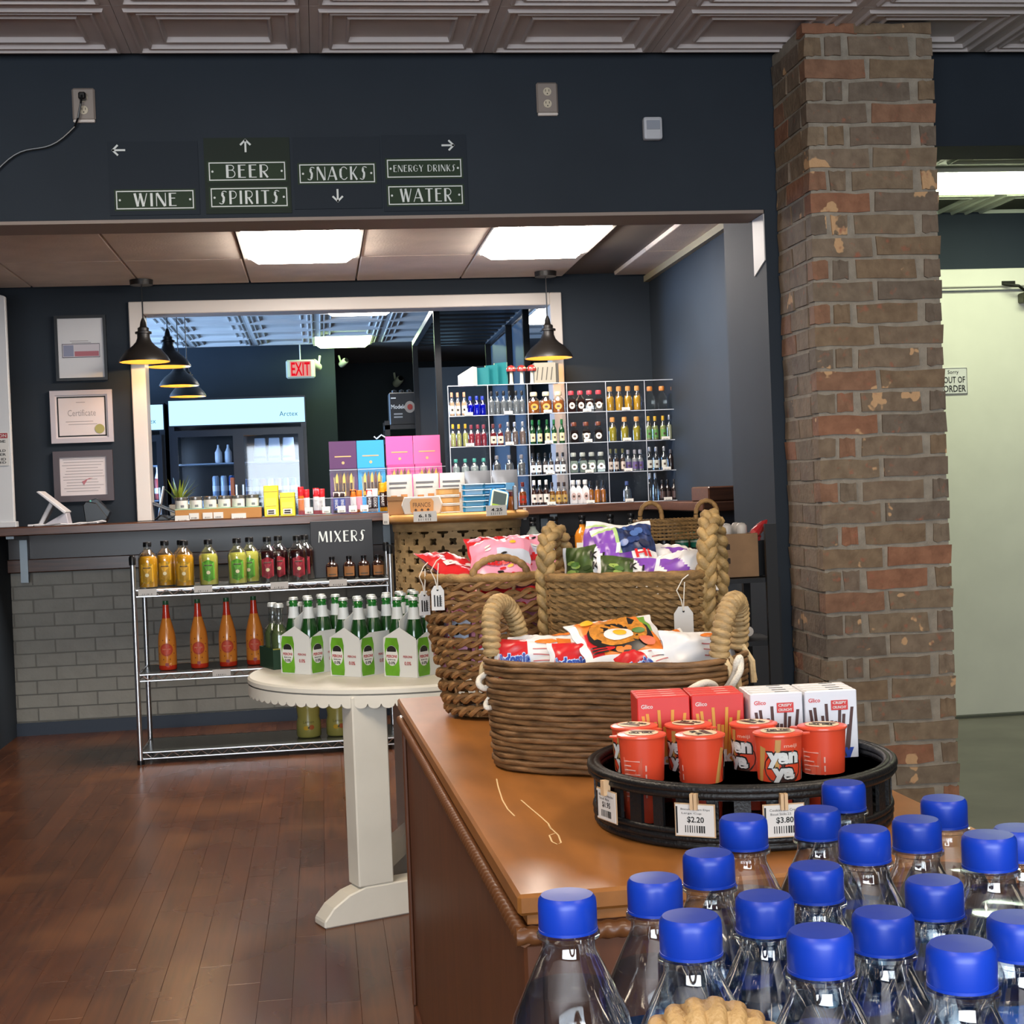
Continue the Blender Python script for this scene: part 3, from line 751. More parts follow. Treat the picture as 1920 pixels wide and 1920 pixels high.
# ---------------------------------------------------------------- bar counter
t = thing('bar_counter', 'long dark walnut bar counter running below the serving opening', 'counter', (0, 0, 0))
obj('worktop', G().box(-2.4, 1.925, 7.9, 8.42, 1.1, 1.145), DKWOOD, t, bevel=.005)
obj('ledge', G().box(-.92, 1.34, 8.42, 8.8, 1.1, 1.145), DKWOOD, t, bevel=.005)
obj('lower_rail', G().box(-2.4, 1.925, 8.36, 8.438, .893, .965), DKWOOD, t, bevel=.004)
obj('back_panel', G().box(-2.4, 1.925, 8.4, 8.44, .965, 1.1), mat('glossy dark panel', '4a4442', .3, 0), t)
for xx in (-1.6, .36, 1.25):
    b = obj('bracket', G().prism([(8.39, .86), (8.39, 1.1), (8.0, 1.1), (8.0, 1.085), (8.35, 1.07)], xx-.02, xx+.02, 'x'), mat('grey bracket', '7d8488', .35, .6), t)
    obj('screw', G().lathe([(.006, 0), (.006, .004)], 8, M=Matrix.Translation((xx, 8.355, .9))@Matrix.Rotation(PI/2, 4, 'X')), BLACK, b)
    obj('flat', G().box(xx-.02, xx+.02, 8.34, 8.36, .84, 1.08), mat('grey bracket', '7d8488', .35, .6), b)
obj('return_top', G().box(1.75, 1.925, 6.72, 7.9, 1.1, 1.145), DKWOOD, t, bevel=.005)
tag(obj('wood_block', G().box(1.78, 1.926, 6.73, 7.05, 1.1455, 1.215), DKWOOD, bevel=.006), 'thick dark wood block at the right end of the bar', 'block')

# ---------------------------------------------------------------- pendant lamps
PBLK = mat('matt black shade', '1d1a18', .42)
GOLD = mat('golden lining', 'c9a05c', .35, .4)
def pendant(label, x, y, z, top):
    t = thing('pendant_lamp', label, 'pendant lamp', (x, y, z), group='black pendant lamps along the bar')
    prof = [(.135, 0), (.134, .008), (.122, .03), (.095, .062), (.06, .088), (.042, .108), (.034, .13), (.034, .15), (.044, .152), (.044, .162), (.03, .166), (.03, .182), (.018, .19), (.014, .215), (.006, .235)]
    obj('shade', G().lathe(prof, 32, caps=False), PBLK, t, smooth=50)
    inn = [(.131, .001), (.12, .024), (.093, .056), (.058, .082), (.04, .1), (.01, .104)]
    g = G().lathe(inn, 32, caps=False)
    obj('lining', g, GOLD, t, smooth=50)
    b = obj('bulb', G().lathe([(.001, .018), (.018, .024), (.027, .042), (.026, .056), (.014, .078), (.012, .098)], 16), emis('warm bulb', 'ffb04a', 30), t, smooth=60)
    obj('cord', G().tube([(0, 0, .234), (0, 0, top-z-.02)], .0035, 6), BLACK, t)
    obj('canopy', G().lathe([(.012, top-z-.03), (.06, top-z-.028), (.062, top-z-.001)], 20), PBLK, t, smooth=40)
    bulb_light((x, y, z+.03), 7.5, (1, .62, .25), .02)
pendant('black pendant lamp in front of the left white trim, first of the row', -.902, 8.2, 2.0, 2.44)
pendant('black pendant lamp just behind the first one, second of the row', -.885, 9.34, 2.075, 2.745)
pendant('black pendant lamp low behind the second one, third of the row', -.92, 10.4, 2.04, 2.745)
pendant('black pendant lamp farthest back and lowest in view, fourth of the row', -.94, 11.3, 2.03, 2.745)
pendant('single black pendant lamp above the clear miniature display', 1.29, 8.2, 1.96, 2.44)

# ---------------------------------------------------------------- price tags
def price_tag(label, x, y, z, w=.06, h=.035, rz=0, m=None, group=None, tilt=0, price=None):
    t = thing('price_tag', label, 'price tag', (x, y, z), group=group, rot=(tilt, 0, rz))
    obj('card', G().box(-w/2, w/2, -.0015, .0015, -h/2, h/2), PAPER, t)
    if price: text('lettering', price, INK, t, (0, -.0022, h*.08), w=w*.55, h=h*.3, bold=.02)
    r = random.Random(int(abs(x)*999)); xx = -w*.28
    for k in range(6):
        ww = .0012+.002*r.random()
        obj('bar', G().add([(xx, -.0019, -h*.4), (xx+ww, -.0019, -h*.4), (xx+ww, -.0019, -h*.18), (xx, -.0019, -h*.18)], [(0, 1, 2, 3)]), INK, t)
        xx += w*.1
    return t
def scribble(par, x0, x1, z0, z1, y, m, n=3, seed=1):
    r = random.Random(seed); g = G()
    for i in range(n):
        z = z0+(z1-z0)*(i+.5)/n; h = (z1-z0)/n*.32; a = x0+(x1-x0)*r.random()*.2; b = x1-(x1-x0)*r.random()*.2
        g.add([(a, y, z-h), (b, y, z-h), (b, y, z+h), (a, y, z+h)], [(0, 1, 2, 3)])
    return obj('print_lines', g, m, par)

# ---------------------------------------------------------------- bottles and jars: shared builders
def patch(name, par, r, z0, z1, a0, a1, m, n=10, lift=.0006, r2=None):
    """a curved label on a round body: angles in degrees, 0 faces the viewer"""
    g = G(); k = n+1; r2 = r if r2 is None else r2; vs = []
    for j, (rr, z) in enumerate(((r+lift, z0), (r2+lift, z1))):
        for i in range(k):
            a = math.radians(a0+(a1-a0)*i/n); vs.append((rr*sin(a), -rr*cos(a), z))
    g.add(vs, [(i, i+1, k+i+1, k+i) for i in range(n)])
    return obj(name, g, m, par, smooth=60)
def wrap(r, z, lift=.0012, a0=0):
    return lambda x, y: ((r+lift)*sin(x/r+a0), -(r+lift)*cos(x/r+a0), z+y)
def ellipse(a, b, n=18): return [(a*cos(2*PI*i/n), b*sin(2*PI*i/n)) for i in range(n)]
def wrap_poly(name, par, poly, r, z, m, lift=.001, a0=0, off=0):
    """filled polygon printed on a round body"""
    c = (sum(p[0] for p in poly)/len(poly), sum(p[1] for p in poly)/len(poly)); f = wrap(r, z, lift, a0)
    vs = [f(*c)]+[f((p[0]+c[0])/2, (p[1]+c[1])/2) for p in poly]+[f(*p) for p in poly]; n = len(poly)
    fs = [(0, 1+i, 1+(i+1) % n) for i in range(n)]+[(1+i, 1+n+i, 1+n+(i+1) % n, 1+(i+1) % n) for i in range(n)]
    return obj(name, G().add(vs, fs), m, par)

# wire rack with mixers
t = thing('wire_rack', 'low chrome wire shelf rack in front of the painted brick bar wall', 'shelf rack', (-.285, 7.47, 0))
HW, HD = .61, .21
for sx in (-1, 1):
    for sy in (-1, 1):
        p = obj('post', G().lathe([(.0125, .012), (.0125, .955)], 12, c=(sx*HW, sy*HD)), CHROME, t, smooth=40)
        obj('post_cap', G().lathe([(.016, .95), (.017, .985), (.012, .995)], 12, c=(sx*HW, sy*HD)), BLACKP, p, smooth=40)
        obj('foot', G().lathe([(.017, 0), (.017, .02)], 12, c=(sx*HW, sy*HD)), BLACKP, p, smooth=40)
for z in (.832, .43, .06):
    sh = obj('shelf_mat', G().box(-HW+.01, HW-.01, -HD+.01, HD-.01, z-.004, z), mat('grey shelf mat', '4b4f4c', .25), t)
    fr = G()
    for dz in (-.004, -.034):
        for s in (-1, 1):
            fr.tube([(-HW, s*HD, z+dz), (HW, s*HD, z+dz)], .004, 6); fr.tube([(s*HW, -HD, z+dz), (s*HW, HD, z+dz)], .004, 6)
    obj('shelf_frame', fr, CHROME, sh)['kind'] = 'stuff'
    for s in (-1, 1):
        pts = [(-HW+.02+(2*HW-.04)*i/36, s*HD, z-.006-(.026 if i % 2 else 0)) for i in range(37)]
        obj('truss_wire', G().tube(pts, .0034, 5), CHROME, sh)
ry = 7.47-HD-.012
for lab, xx, zz in (('white price tag under the yellow mixers on the rack', -.83, .818), ('white price tag under the lime mixers on the rack', -.57, .822), ('white price tag under the red mixers on the rack', -.21, .822), ('white price tag under the little brown bottles on the rack', .07, .822), ('white price tag under the orange bottles on the rack', -.50, .418)):
    price_tag(lab, xx, ry, zz, .085, .032)
def mixer(label, x, y, col, lab, z=.834, h=.217, r=.046):
    t = thing('mixer_bottle', label, 'bottle', (x, y, z), rz=(random.random()-.5)*.4, group='mixer bottles on the top rack shelf')
    k = h/.2
    prof = [(.001, 0), (r*.9, .001), (r, .006), (r, .128*k), (r*.93, .142*k), (r*.45, .165*k), (r*.38, .17*k), (r*.38, .186*k)]
    obj('glass', G().lathe(prof, 20), GLASSB, t, smooth=50)
    obj('drink', G().lathe([(.001, .003), (r*.93, .004), (r*.96, .1), (r*.96, .125*k), (r*.8, .14*k), (.001, .141*k)], 20), col, t, smooth=50)
    obj('lid', G().lathe([(r*.44, .182*k), (r*.44, .2*k), (r*.4, .203*k)], 16), BLACKP, t, smooth=40)
    if lab:
        p = obj('label', None or G(), lab, t) if 0 else wrap_poly('label', t, [(-.03, .112), (0, .124), (.03, .112), (.03, .03), (0, .018), (-.03, .03)], r, 0, lab)
        wrap_poly('label_panel', p, [(-.023, .098), (.023, .098), (.023, .036), (0, .026), (-.023, .036)], r, 0, mat(lab.name+' dark', tuple(c*.8 for c in [(x/12.92 if 0 else x) for x in lab['srgb']]), .5), .0016)
        wrap_poly('emblem', p, [(q[0], q[1]+.062) for q in ellipse(.009, .009, 10)], r, 0, mat(lab.name+' pale', 'e3d9b0', .5), .0022)
        wrap_poly('title', p, [(-.018, .1), (.018, .1), (.018, .094), (-.018, .094)], r, 0, mat('label ink', '554a3a', .5), .0022)
    return t
def labmat(n, c):
    m = mat(n, c, .45); m['srgb'] = lin(c) and [int(c[i:i+2], 16)/255 for i in (0, 2, 4)]; return m
YEL = mat('yellow mixer', 'e8a21c', .25, coat=.4); LIM = mat('lime mixer', 'd6cf5c', .25, coat=.4); DRD = mat('dark red mixer', '2b0a0c', .2, coat=.4)
LY, LG, LR = labmat('yellow label', 'd8a52c'), labmat('green label', '66b03a'), labmat('red label', 'a4303c')
for lab, x, y, c, l in (
    ('yellow mixer bottle at the left end of the rack, front row', -.835, 7.36, YEL, LY), ('yellow mixer bottle behind the leftmost one on the rack', -.765, 7.475, YEL, LY),
    ('yellow mixer bottle behind and between the yellow ones', -.685, 7.47, YEL, LY), ('yellow mixer bottle beside the lime bottles, front row', -.662, 7.36, YEL, LY),
    ('pale lime mixer bottle with green label, left one in front', -.547, 7.36, LIM, LG), ('pale lime mixer bottle with green label, right one in front', -.41, 7.36, LIM, LG),
    ('pale lime mixer bottle half hidden behind the right lime one', -.355, 7.47, LIM, LG),
    ('dark red mixer bottle with red label, left one in front', -.265, 7.37, DRD, LR), ('dark red mixer bottle half hidden behind the left red one', -.215, 7.48, DRD, LR),
    ('dark red mixer bottle with red label, right one in front', -.12, 7.37, DRD, LR), ('dark red mixer bottle half hidden behind the right red one', -.085, 7.48, DRD, LR)):
    mixer(lab, x, y, c, l)
BRN = mat('brown bottle glass', '241512', .15, coat=.5); KRAFT = mat('kraft label', '9c6a40', .6)
for i, x in enumerate((.045, .128, .2, .27)):
    t = thing('bitters_bottle', 'small brown bottle with kraft label in front of the mixers board, %s from left' % ORD[i], 'bottle', (x, 7.36, .834), group='small brown bottles on the rack')
    obj('glass', G().lathe([(.001, 0), (.029, .001), (.031, .005), (.031, .064), (.025, .077), (.013, .085), (.012, .098)], 18), BRN, t, smooth=50)
    obj('stopper', G().lathe([(.013, .096), (.014, .11), (.009, .113)], 12), BLACKP, t, smooth=40)
    p = patch('label', t, .031, .014, .061, -50, 50, KRAFT)
    patch('label_line', p, .0316, .022, .027, -34, 34, mat('label ink', '554a3a', .5), 6)
t = thing('mixers_board', 'black board lettered mixers standing on the top rack shelf', 'sign', (.10, 7.52, .834), rot=(-.06, 0, 0))
obj('board', G().box(-.155, .155, -.006, .006, 0, .285), mat('chalk board', '23252a', .5), t, bevel=.002)
obj('lettering', deco('MIXERS', .055, .235), SILVER, t, (.0, -.0075, .205))
# orange bottles
ORG = mat('orange bottle', 'e08a34', .18, coat=.5); ORED = mat('orange red', 'c8341c', .2, coat=.5); OLAB = mat('round red label', 'bf4a2e', .4)
for i, (x, y) in enumerate(((-.762, 7.38), (-.612, 7.39), (-.475, 7.4), (-.345, 7.42))):
    t = thing('orange_bottle', 'tall orange bottle with red neck on the middle rack shelf, %s from left' % ORD[i], 'bottle', (x, y, .432), group='orange bottles on the middle rack shelf')
    obj('glass', G().lathe([(.042, .022), (.044, .03), (.044, .13), (.041, .17), (.03, .215), (.02, .25)], 20), ORG, t, smooth=60)
    obj('base', G().lathe([(.001, 0), (.04, .001), (.043, .006), (.0435, .024)], 20), ORED, t, smooth=60)
    obj('neck', G().lathe([(.0203, .247), (.016, .28), (.0145, .315)], 16), ORED, t, smooth=60)
    obj('cap', G().lathe([(.0135, .313), (.0145, .316), (.0135, .334)], 14), mat('green foil', '2c5a3a', .3), t, smooth=40)
    p = wrap_poly('label', t, [(q[0], q[1]+.1) for q in ellipse(.031, .031)], .044, 0, OLAB)
    wrap_poly('label_ring', p, [(q[0], q[1]+.1) for q in ellipse(.024, .024)], .044, 0, mat('label ring', 'd0523a', .4), .0016)
    wrap_poly('label_line', p, [(-.018, .106), (.018, .106), (.018, .1), (-.018, .1)], .044, 0, mat('pale red', 'dc8a6a', .5), .0022)
    obj('tab', G().box(-.008, .008, -.0455, -.043, .022, .036), mat('red tab', '8e1d14', .4), t)
    for q in range(8):
        a = q*PI/4+.4; wrap_poly('speck', p, [(u*.5+.04*cos(a), v*.5+.1+.05*sin(a)) for u, v in ellipse(.005, .007, 6)], .0435, 0, mat('brown speck', '6a3314', .5))
PULP = mat('cloudy lemonade', '9d9a52', .3, coat=.4)
for i, x in enumerate((-.1, .045, .18)):
    t = thing('lemonade_jar', 'cloudy yellow green bottle on the bottom rack shelf, %s from left' % ORD[i], 'bottle', (x, 7.42, .0615), group='cloudy bottles on the bottom rack shelf')
    obj('glass', G().lathe([(.001, 0), (.055, .001), (.06, .008), (.06, .07), (.053, .1), (.058, .14), (.06, .19), (.045, .22), (.025, .245), (.022, .27)], 22), PULP, t, smooth=60)
    obj('lid', G().lathe([(.026, .266), (.026, .29), (.023, .293)], 16), mat('lemon lid', 'c7b53a', .35), t, smooth=40)
    wrap_poly('fruit_print', t, [(q[0]-.012, q[1]+.05) for q in ellipse(.014, .011, 10)], .06, 0, mat('lemon yellow', 'c7a21c', .5))
    wrap_poly('fruit_print', t, [(q[0]+.014, q[1]+.053) for q in ellipse(.013, .012, 10)], .06, 0, mat('peach print', 'a85a2a', .5))
    wrap_poly('leaf_print', t, [(-.006, .05), (.006, .062), (.002, .046)], .06, 0, mat('leaf print', '2f4a22', .5), .0016)
    text('lettering', 'Lemon', mat('olive ink', '5a5a2a', .5), t, fn=wrap(.056, .08, .004), w=.05, h=.014)

# ---------------------------------------------------------------- drum table with pierced lattice
BAM = mat('pale whitewashed wood', 'a58a60', .6, var=.22, vscale=14, stretch=(1, 1, 3), bump=.2, bscale=80)
RIM = mat('honey rim wood', 'ad7f48', .4, var=.15, vscale=10)
t = thing('drum_table', 'round wooden drum table with pierced quatrefoil sides at the bar', 'side table', (.678, 7.5, 0))
obj('top', G().lathe([(.001, 1.09), (.345, 1.09), (.362, 1.1), (.366, 1.112), (.362, 1.126), (.345, 1.135), (.001, 1.135)], 56), RIM, t, smooth=40)
R, NC = .317, 20
g = G(); cw = 2*PI*R/NC; ch = .092
def lat(u, z):
    a = u/R; return (R*sin(a), -R*cos(a), z)
rows = int((1.08-.05)/(ch/2))
for r_ in range(rows):
    zc = 1.045-r_*ch/2
    if zc < .06: break
    for k in range(NC):
        uc = (k+(.5 if r_ % 2 else 0))*cw; n = 24; out, inn = [], []
        for i in range(n):
            q = 2*PI*i/n; d = 1/(abs(cos(q))/(cw/2)+abs(sin(q))/(ch/2))
            if r_ % 2: rad = .0175+.0045*cos(4*(q-PI/4))
            else: rad = .0195+.0085*cos(4*q)
            out.append((uc+d*cos(q), zc+d*sin(q))); inn.append((uc+rad*cos(q)*1.05, zc+rad*sin(q)))
        vs = [lat(*p) for p in out]+[lat(*p) for p in inn]
        g.add(vs, [(i, (i+1) % n, n+(i+1) % n, n+i) for i in range(n)])
lb = obj('lattice_side', g, BAM, t)
sm = lb.modifiers.new('thickness', 'SOLIDIFY'); sm.thickness = .014; sm.offset = -1
obj('top_band', G().lathe([(.322, 1.05), (.325, 1.07), (.325, 1.09), (.30, 1.09), (.30, 1.05), (.322, 1.05)], 48), BAM, t, smooth=30)
obj('base_band', G().lathe([(.326, 0), (.326, .05), (.30, .05), (.30, 0), (.326, 0)], 48), BAM, t, smooth=30)
price_tag('large white price tag on the drum table rim under the cracker box', .497, 7.167, 1.125, .12, .05, rz=-.45, price='6.15')
price_tag('large white price tag on the drum table rim under the blue tins', .842, 7.157, 1.14, .12, .05, rz=.5, price='4.25')
price_tag('small silver edged price tag at the left edge of the drum table', .318, 7.38, 1.118, .055, .055, rz=-1.1)
price_tag('small hanging price tag at the right edge of the drum table', 1.012, 7.4, 1.115, .03, .06, rz=1.0)

# things on the drum table
SILV = mat('silver pouch foil', '8f9298', .3, .6); BOXW = mat('white carton', 'bdbbb5', .5); TAN = mat('tan print', 'b78a52', .5); BROWNK = mat('kraft cardboard', '9a7148', .65)
zt = 1.136
t = thing('cracker_box', 'white and kraft cracker carton with a tan label standing on the drum table', 'box', (.49, 7.27, zt), rz=-.12)
obj('carton', G().prism([(-.085, 0), (.085, 0), (.1, .045), (.085, .085), (-.085, .085), (-.1, .045)], 0, .1), BOXW, t, bevel=.003)
p = obj('label', G().prism([(-.055, .012), (-.045, .006), (.045, .006), (.055, .012), (.058, .06), (.048, .075), (-.048, .075), (-.058, .06)], -.002, -.0004), mat('tan label', 'b98a50', .5), t)
text('lettering', 'FRANCIS', mat('dark brown ink', '3f2c18', .5), p, (0, -.0025, .045), w=.085, h=.022)
for q in (-.03, 0, .03): obj('leaf_print', G().prism([(q-.008, .02), (q, .028), (q+.008, .02), (q, .014)], -.0028, -.0021), mat('dark brown ink', '3f2c18', .5), p)
t = thing('cardboard_block', 'plain brown cardboard carton at the left edge of the drum table', 'box', (.385, 7.43, zt), rz=-.3)
obj('carton', G().box(-.045, .035, -.04, .05, 0, .09), BROWNK, t, bevel=.002)
obj('flap', G().box(-.046, .036, -.042, -.04, .07, .09), mat('kraft dark', '7f5c3a', .65), t)
for i in range(3):
    t = thing('round_tin', 'round tan tin in the short stack on the drum table, %s' % ('lowest', 'middle one', 'topmost')[i], 'tin', (.632, 7.43, zt+.042*i), group='round tan tins on the drum table')
    obj('body', G().lathe([(.058, .003), (.058, .036)], 28), TAN, t, smooth=40)
    obj('lid', G().lathe([(.0595, .034), (.0605, .037), (.0595, .0405), (.001, .0405)], 28), BOXW, t, smooth=40)
    obj('bottom_rim', G().lathe([(.001, .0), (.0595, .0), (.0605, .002), (.0585, .005)], 28), BOXW, t, smooth=40)
    patch('label', t, .058, .008, .03, -50, 20, mat('orange tan print', 'c79a5e', .5))
BLU = mat('blue tin', '1f7cb4', .28, coat=.4); TEAL = mat('pale tin edge', 'a9c6d4', .3, .5)
for i in range(5):
    t = thing('sardine_tin', 'flat blue tin in the stack on the drum table, %s from the bottom' % ORD[i], 'tin', (.748, 7.3, zt+.0275*i), rz=.05*((i*7) % 3-1), group='stacked flat blue tins')
    obj('body', G().prism([(-.055+.012*(1-cos(a)), 0) for a in ()] or [(-.055, -.03), (-.045, -.04), (.045, -.04), (.055, -.03), (.055, .03), (.045, .04), (-.045, .04), (-.055, .03)], .001, .023, 'z'), BLU, t, bevel=.002)
    obj('rim', G().prism([(-.058, -.031), (-.047, -.043), (.047, -.043), (.058, -.031), (.058, .031), (.047, .043), (-.047, .043), (-.058, .031)], .0225, .0268, 'z'), TEAL, t, bevel=.001)
for i in range(2):
    t = thing('sardine_tin', ('flat blue tin lying behind the leaning one', 'flat blue tin topping the rear pile')[i], 'tin', (.862, 7.4, zt+.0275*(i+3)), group='rear pile of flat blue tins')
    if i == 0:
        for q in range(3):
            u = thing('sardine_tin', 'flat blue tin in the rear pile, %s from the bottom' % ORD[q], 'tin', (.862, 7.4, zt+.0275*q), group='rear pile of flat blue tins')
            obj('body', bpy.data.meshes['body.003'] if 0 else G().box(-.055, .055, -.04, .04, .001, .023), BLU, u, bevel=.006); obj('rim', G().box(-.057, .057, -.042, .042, .0225, .0268), TEAL, u, bevel=.001)
    obj('body', G().box(-.055, .055, -.04, .04, .001, .023), BLU, t, bevel=.006); obj('rim', G().box(-.057, .057, -.042, .042, .0225, .0268), TEAL, t, bevel=.001)
t = thing('sardine_tin', 'flat blue tin leaning upright with its green label facing out', 'tin', (.86, 7.26, zt+.004), rot=(-.35, .28, .15))
obj('body', G().prism([(-.04, 0), (.04, 0), (.048, .01), (.048, .1), (.04, .11), (-.04, .11), (-.048, .1), (-.048, .01)], 0, .022), BLU, t, bevel=.002)
p = obj('lid', G().prism([(-.034, .006), (.034, .006), (.042, .014), (.042, .096), (.034, .104), (-.034, .104), (-.042, .096), (-.042, .014)], -.003, 0), mat('pale lid', 'b9c4b0', .3), t)
obj('label', G().prism([(-.034, .016), (.034, .016), (.034, .094), (-.034, .094)], -.0042, -.003), mat('dark fish label', '3d4a4c', .3), p)
obj('label_band', G().prism([(-.034, .016), (.034, .016), (.034, .03), (-.034, .026)], -.005, -.0042), mat('lime band', '7f9e35', .4), p)
t = thing('olive_jar', 'small amber jar on the drum table right of the blue tins', 'jar', (.95, 7.38, zt))
obj('glass', G().lathe([(.001, 0), (.027, .001), (.029, .006), (.029, .06), (.024, .072)], 18), mat('amber jar', '6e3d18', .2, coat=.5), t, smooth=50)
obj('lid', G().lathe([(.026, .07), (.027, .09), (.024, .092)], 16), mat('dark red lid', '4a1a1c', .3), t, smooth=40)
t = thing('olive_jar', 'dark upright can at the right end of the drum table', 'can', (.95, 7.29, zt))
obj('body', G().box(-.006, .006, -.03, .03, 0, .12), mat('dark can print', '3c3a34', .3), t, bevel=.003); obj('edge', G().box(-.0075, .0075, -.032, -.03, .004, .116), SILV, t)
def pouch(label, x, y, z, w, h, m, rz=0, cat='pouch', bands=(), rx=0, group=None, name='snack_pouch'):
    t = thing(name, label, cat, (x, y, z), group=group, rot=(rx, 0, rz))
    g = G(); th = .018
    f = lambda s: (lambda u, v: (u*w/2*(1-.02*abs(v)), s*th*(1-u**4)*(1-((v+1)/2)**3)*(.9+.1*sin(7*u+3*v)), (v+1)/2*h))
    g.grid(f(-1), 10, 10); g.grid(f(1), 10, 10, flip=True)
    obj('foil', g, m, t, smooth=60)
    for nm, x0, x1, z0, z1, bm in bands:
        s = G(); s.grid(lambda u, v: (lambda U, V: (U*w/2*(1-.02*abs(V)), -th*(1-U**4)*(1-((V+1)/2)**3)*(.9+.1*sin(7*U+3*V))-.0012, (V+1)/2*h))((x0+x1)/2+u*(x1-x0)/2, (z0+z1)/2+v*(z1-z0)/2), 6, 4)
        obj(nm, s, bm, t, smooth=60)
    return t
CRPK = mat('crisp pouch white', 'b2b3b0', .4); CRIN = mat('pouch grey ink', '54555a', .5); CRTAN = mat('cracker tan', 'a87443', .5)
for i in range(3):
    pouch('white cracker pouch standing behind the round tins, %s from left' % ORD[i], .40+.134*i, 7.545+.0*(i % 2), zt, .13, .2, CRPK, rz=.1*(i-1), group='white cracker pouches on the drum table',
          bands=(('print_band', -.8, .6, .52, .62, CRIN), ('print_band', -.8, .5, .3, .38, CRIN), ('cracker_print', -.7, -.2, -.35, -.05, CRTAN), ('cracker_print', .1, .6, -.3, 0, CRTAN)))
for i in range(2):
    pouch('silver grey foil pouch behind the blue tins, %s one' % ('left', 'right')[i], .80+.138*i, 7.56, zt, .135, .205, SILV, rz=.05, group='silver pouches on the drum table', bands=(('print_band', -.7, .7, .0, .35, mat('silver blue print', '4f7fa3', .4)),))

# ---------------------------------------------------------------- bottles on the floor shelf behind the drum table (dark capped)
t = thing('back_shelf', 'low dark shelf in front of the bar behind the drum table', 'shelf', (1.46, 7.68, 0))
obj('top', G().box(-.42, .42, -.2, .2, .84, .87), mat('dark shelf board', '2b2322', .5), t, bevel=.003)
for s in (-1, 1): obj('side_panel', G().box(s*.4-.02, s*.4+.02, -.2, .2, 0, .84), mat('dark shelf board', '2b2322', .5), t)
def spirit(label, x, y, z, m, lm, h=.25):
    t = thing('spirit_bottle', label, 'bottle', (x, y, z), group='dark capped bottles under the bar')
    k = h/.25
    obj('glass', G().lathe([(.001, 0), (.04, .001), (.042, .006), (.042, .13*k), (.034, .155*k), (.017, .18*k), (.015, .205*k)], 18), m, t, smooth=50)
    obj('cap', G().lathe([(.018, .2*k), (.02, .212*k), (.015, .222*k), (.02, .235*k), (.018, .25*k)], 14), BLACKP, t, smooth=40)
    patch('label', t, .042, .03*k, .09*k, -60, 60, lm)
CG = mat('grey clear glass', '6c726c', .12, coat=.5); AMB = mat('amber spirit', 'a8661c', .15, coat=.5); WL = mat('white label', 'c9c6c0', .5); DG = mat('dark green spirit', '2a2f28', .15, coat=.5)
for i, (x, m) in enumerate(((1.0, CG), (1.115, CG), (1.26, AMB), (1.41, DG), (1.52, DG))):
    spirit('dark capped bottle under the bar right of the drum table, %s from left' % ORD[i], x+.09, 7.68, .8705, m, WL, .22)
# ---------------------------------------------------------------- things standing on the bar counter
zc = 1.1455
WPL = mat('white device plastic', 'd3d2d4', .35)
t = thing('payment_tablet', 'white tablet on a wedge stand on the bar left of the white trim', 'tablet', (-1.385, 8.06, zc), rz=.0)
obj('wedge', G().prism([(-.04, 0), (.085, 0), (.075, .055), (.07, .068), (-.035, .01)], -.06, .06), mat('pale grey plastic', 'b9b5bd', .35), t, bevel=.003)
obj('arm', G().prism([(-.075, .008), (-.055, .0), (.005, .105), (-.01, .125)], -.045, .045), WPL, t, bevel=.004)
s_ = obj('screen_case', G().prism([(-.07, .178), (-.055, .183), (.078, .07), (.068, .058)], -.085, .085), WPL, t, bevel=.003)
obj('base', G().box(-.09, .14, -.065, .065, 0, .006), WPL, t, bevel=.002)
t = thing('card_reader', 'dark card reader on a stand beside the white tablet', 'card reader', (-1.2, 8.2, zc))
obj('stand', G().prism([(-.04, 0), (.06, 0), (.075, .03), (.02, .11), (-.035, .12), (-.05, .1)], -.04, .04), BLACKP, t, bevel=.004)
obj('reader', G().prism([(-.045, .115), (.02, .135), (.09, .06), (.075, .03)], -.035, .035), mat('reader blue black', '1c2228', .3), t, bevel=.004)
obj('button', G().lathe([(.005, 0), (.005, .004)], 10, M=Matrix.Translation((-.01, -.036, .122))@Matrix.Rotation(PI/2, 4, 'X')), mat('teal light', '4fb0a4', .3), t)
t = thing('white_cable', 'loop of white cable on the bar below the card reader', 'cable', (-1.2, 7.96, zc))
obj('wire', G().tube([(-.28+.03*i, .03*sin(i*.9), .004+.003*(1+sin(i*1.7))) for i in range(12)]+[(.09, .03, .012), (.075, -.005, .016), (.03, -.015, .01), (-.03, -.01, .005)], .0035, 6), WPL, t)
obj('plug', G().box(-.3, -.275, -.006, .006, .001, .011), WPL, t, bevel=.002)

# jar tray
t = thing('cardboard_tray', 'kraft cardboard tray holding white jars on the bar front', 'tray', (-.53, 8.0, zc))
obj('box', G().box(-.222, .222, -.06, .06, 0, .055), mat('kraft tray', 'a9773f', .6), t, bevel=.002)
obj('green_sheet', G().box(-.222, .222, -.06, .06, .0555, .059), mat('pale green card', '9cc7a6', .5), t)
JW = mat('white jar label', 'cfcac4', .45); LIDM = mat('brushed lid', '8d8a86', .3, .8)
for i in range(6):
    x = -.72+.073*i
    u = thing('candle_jar', 'small white labelled jar with metal lid on the cardboard tray, %s from left' % ORD[i], 'jar', (x, 7.99+(.02 if i > 2 else 0), zc+.0595), group='white jars on the cardboard tray')
    obj('body', G().lathe([(.001, 0), (.033, .001), (.034, .004), (.034, .044)], 20), JW, u, smooth=40)
    obj('lid', G().lathe([(.0345, .044), (.035, .046), (.035, .06), (.033, .062), (.001, .062)], 20), LIDM, u, smooth=40)
    patch('label_mark', u, .034, .008, .02, -5, 25, mat('grey print', '6b6b70', .6), 5)
for i, x in enumerate((-.715, -.655, -.585, -.53, -.425)):
    price_tag('white price tag on the front of the cardboard jar tray, %s from left' % ORD[i], x, 7.936, zc+.02 - (.01 if i in (0, 4) else 0), .05 if i not in (0, 4) else .075, .032)

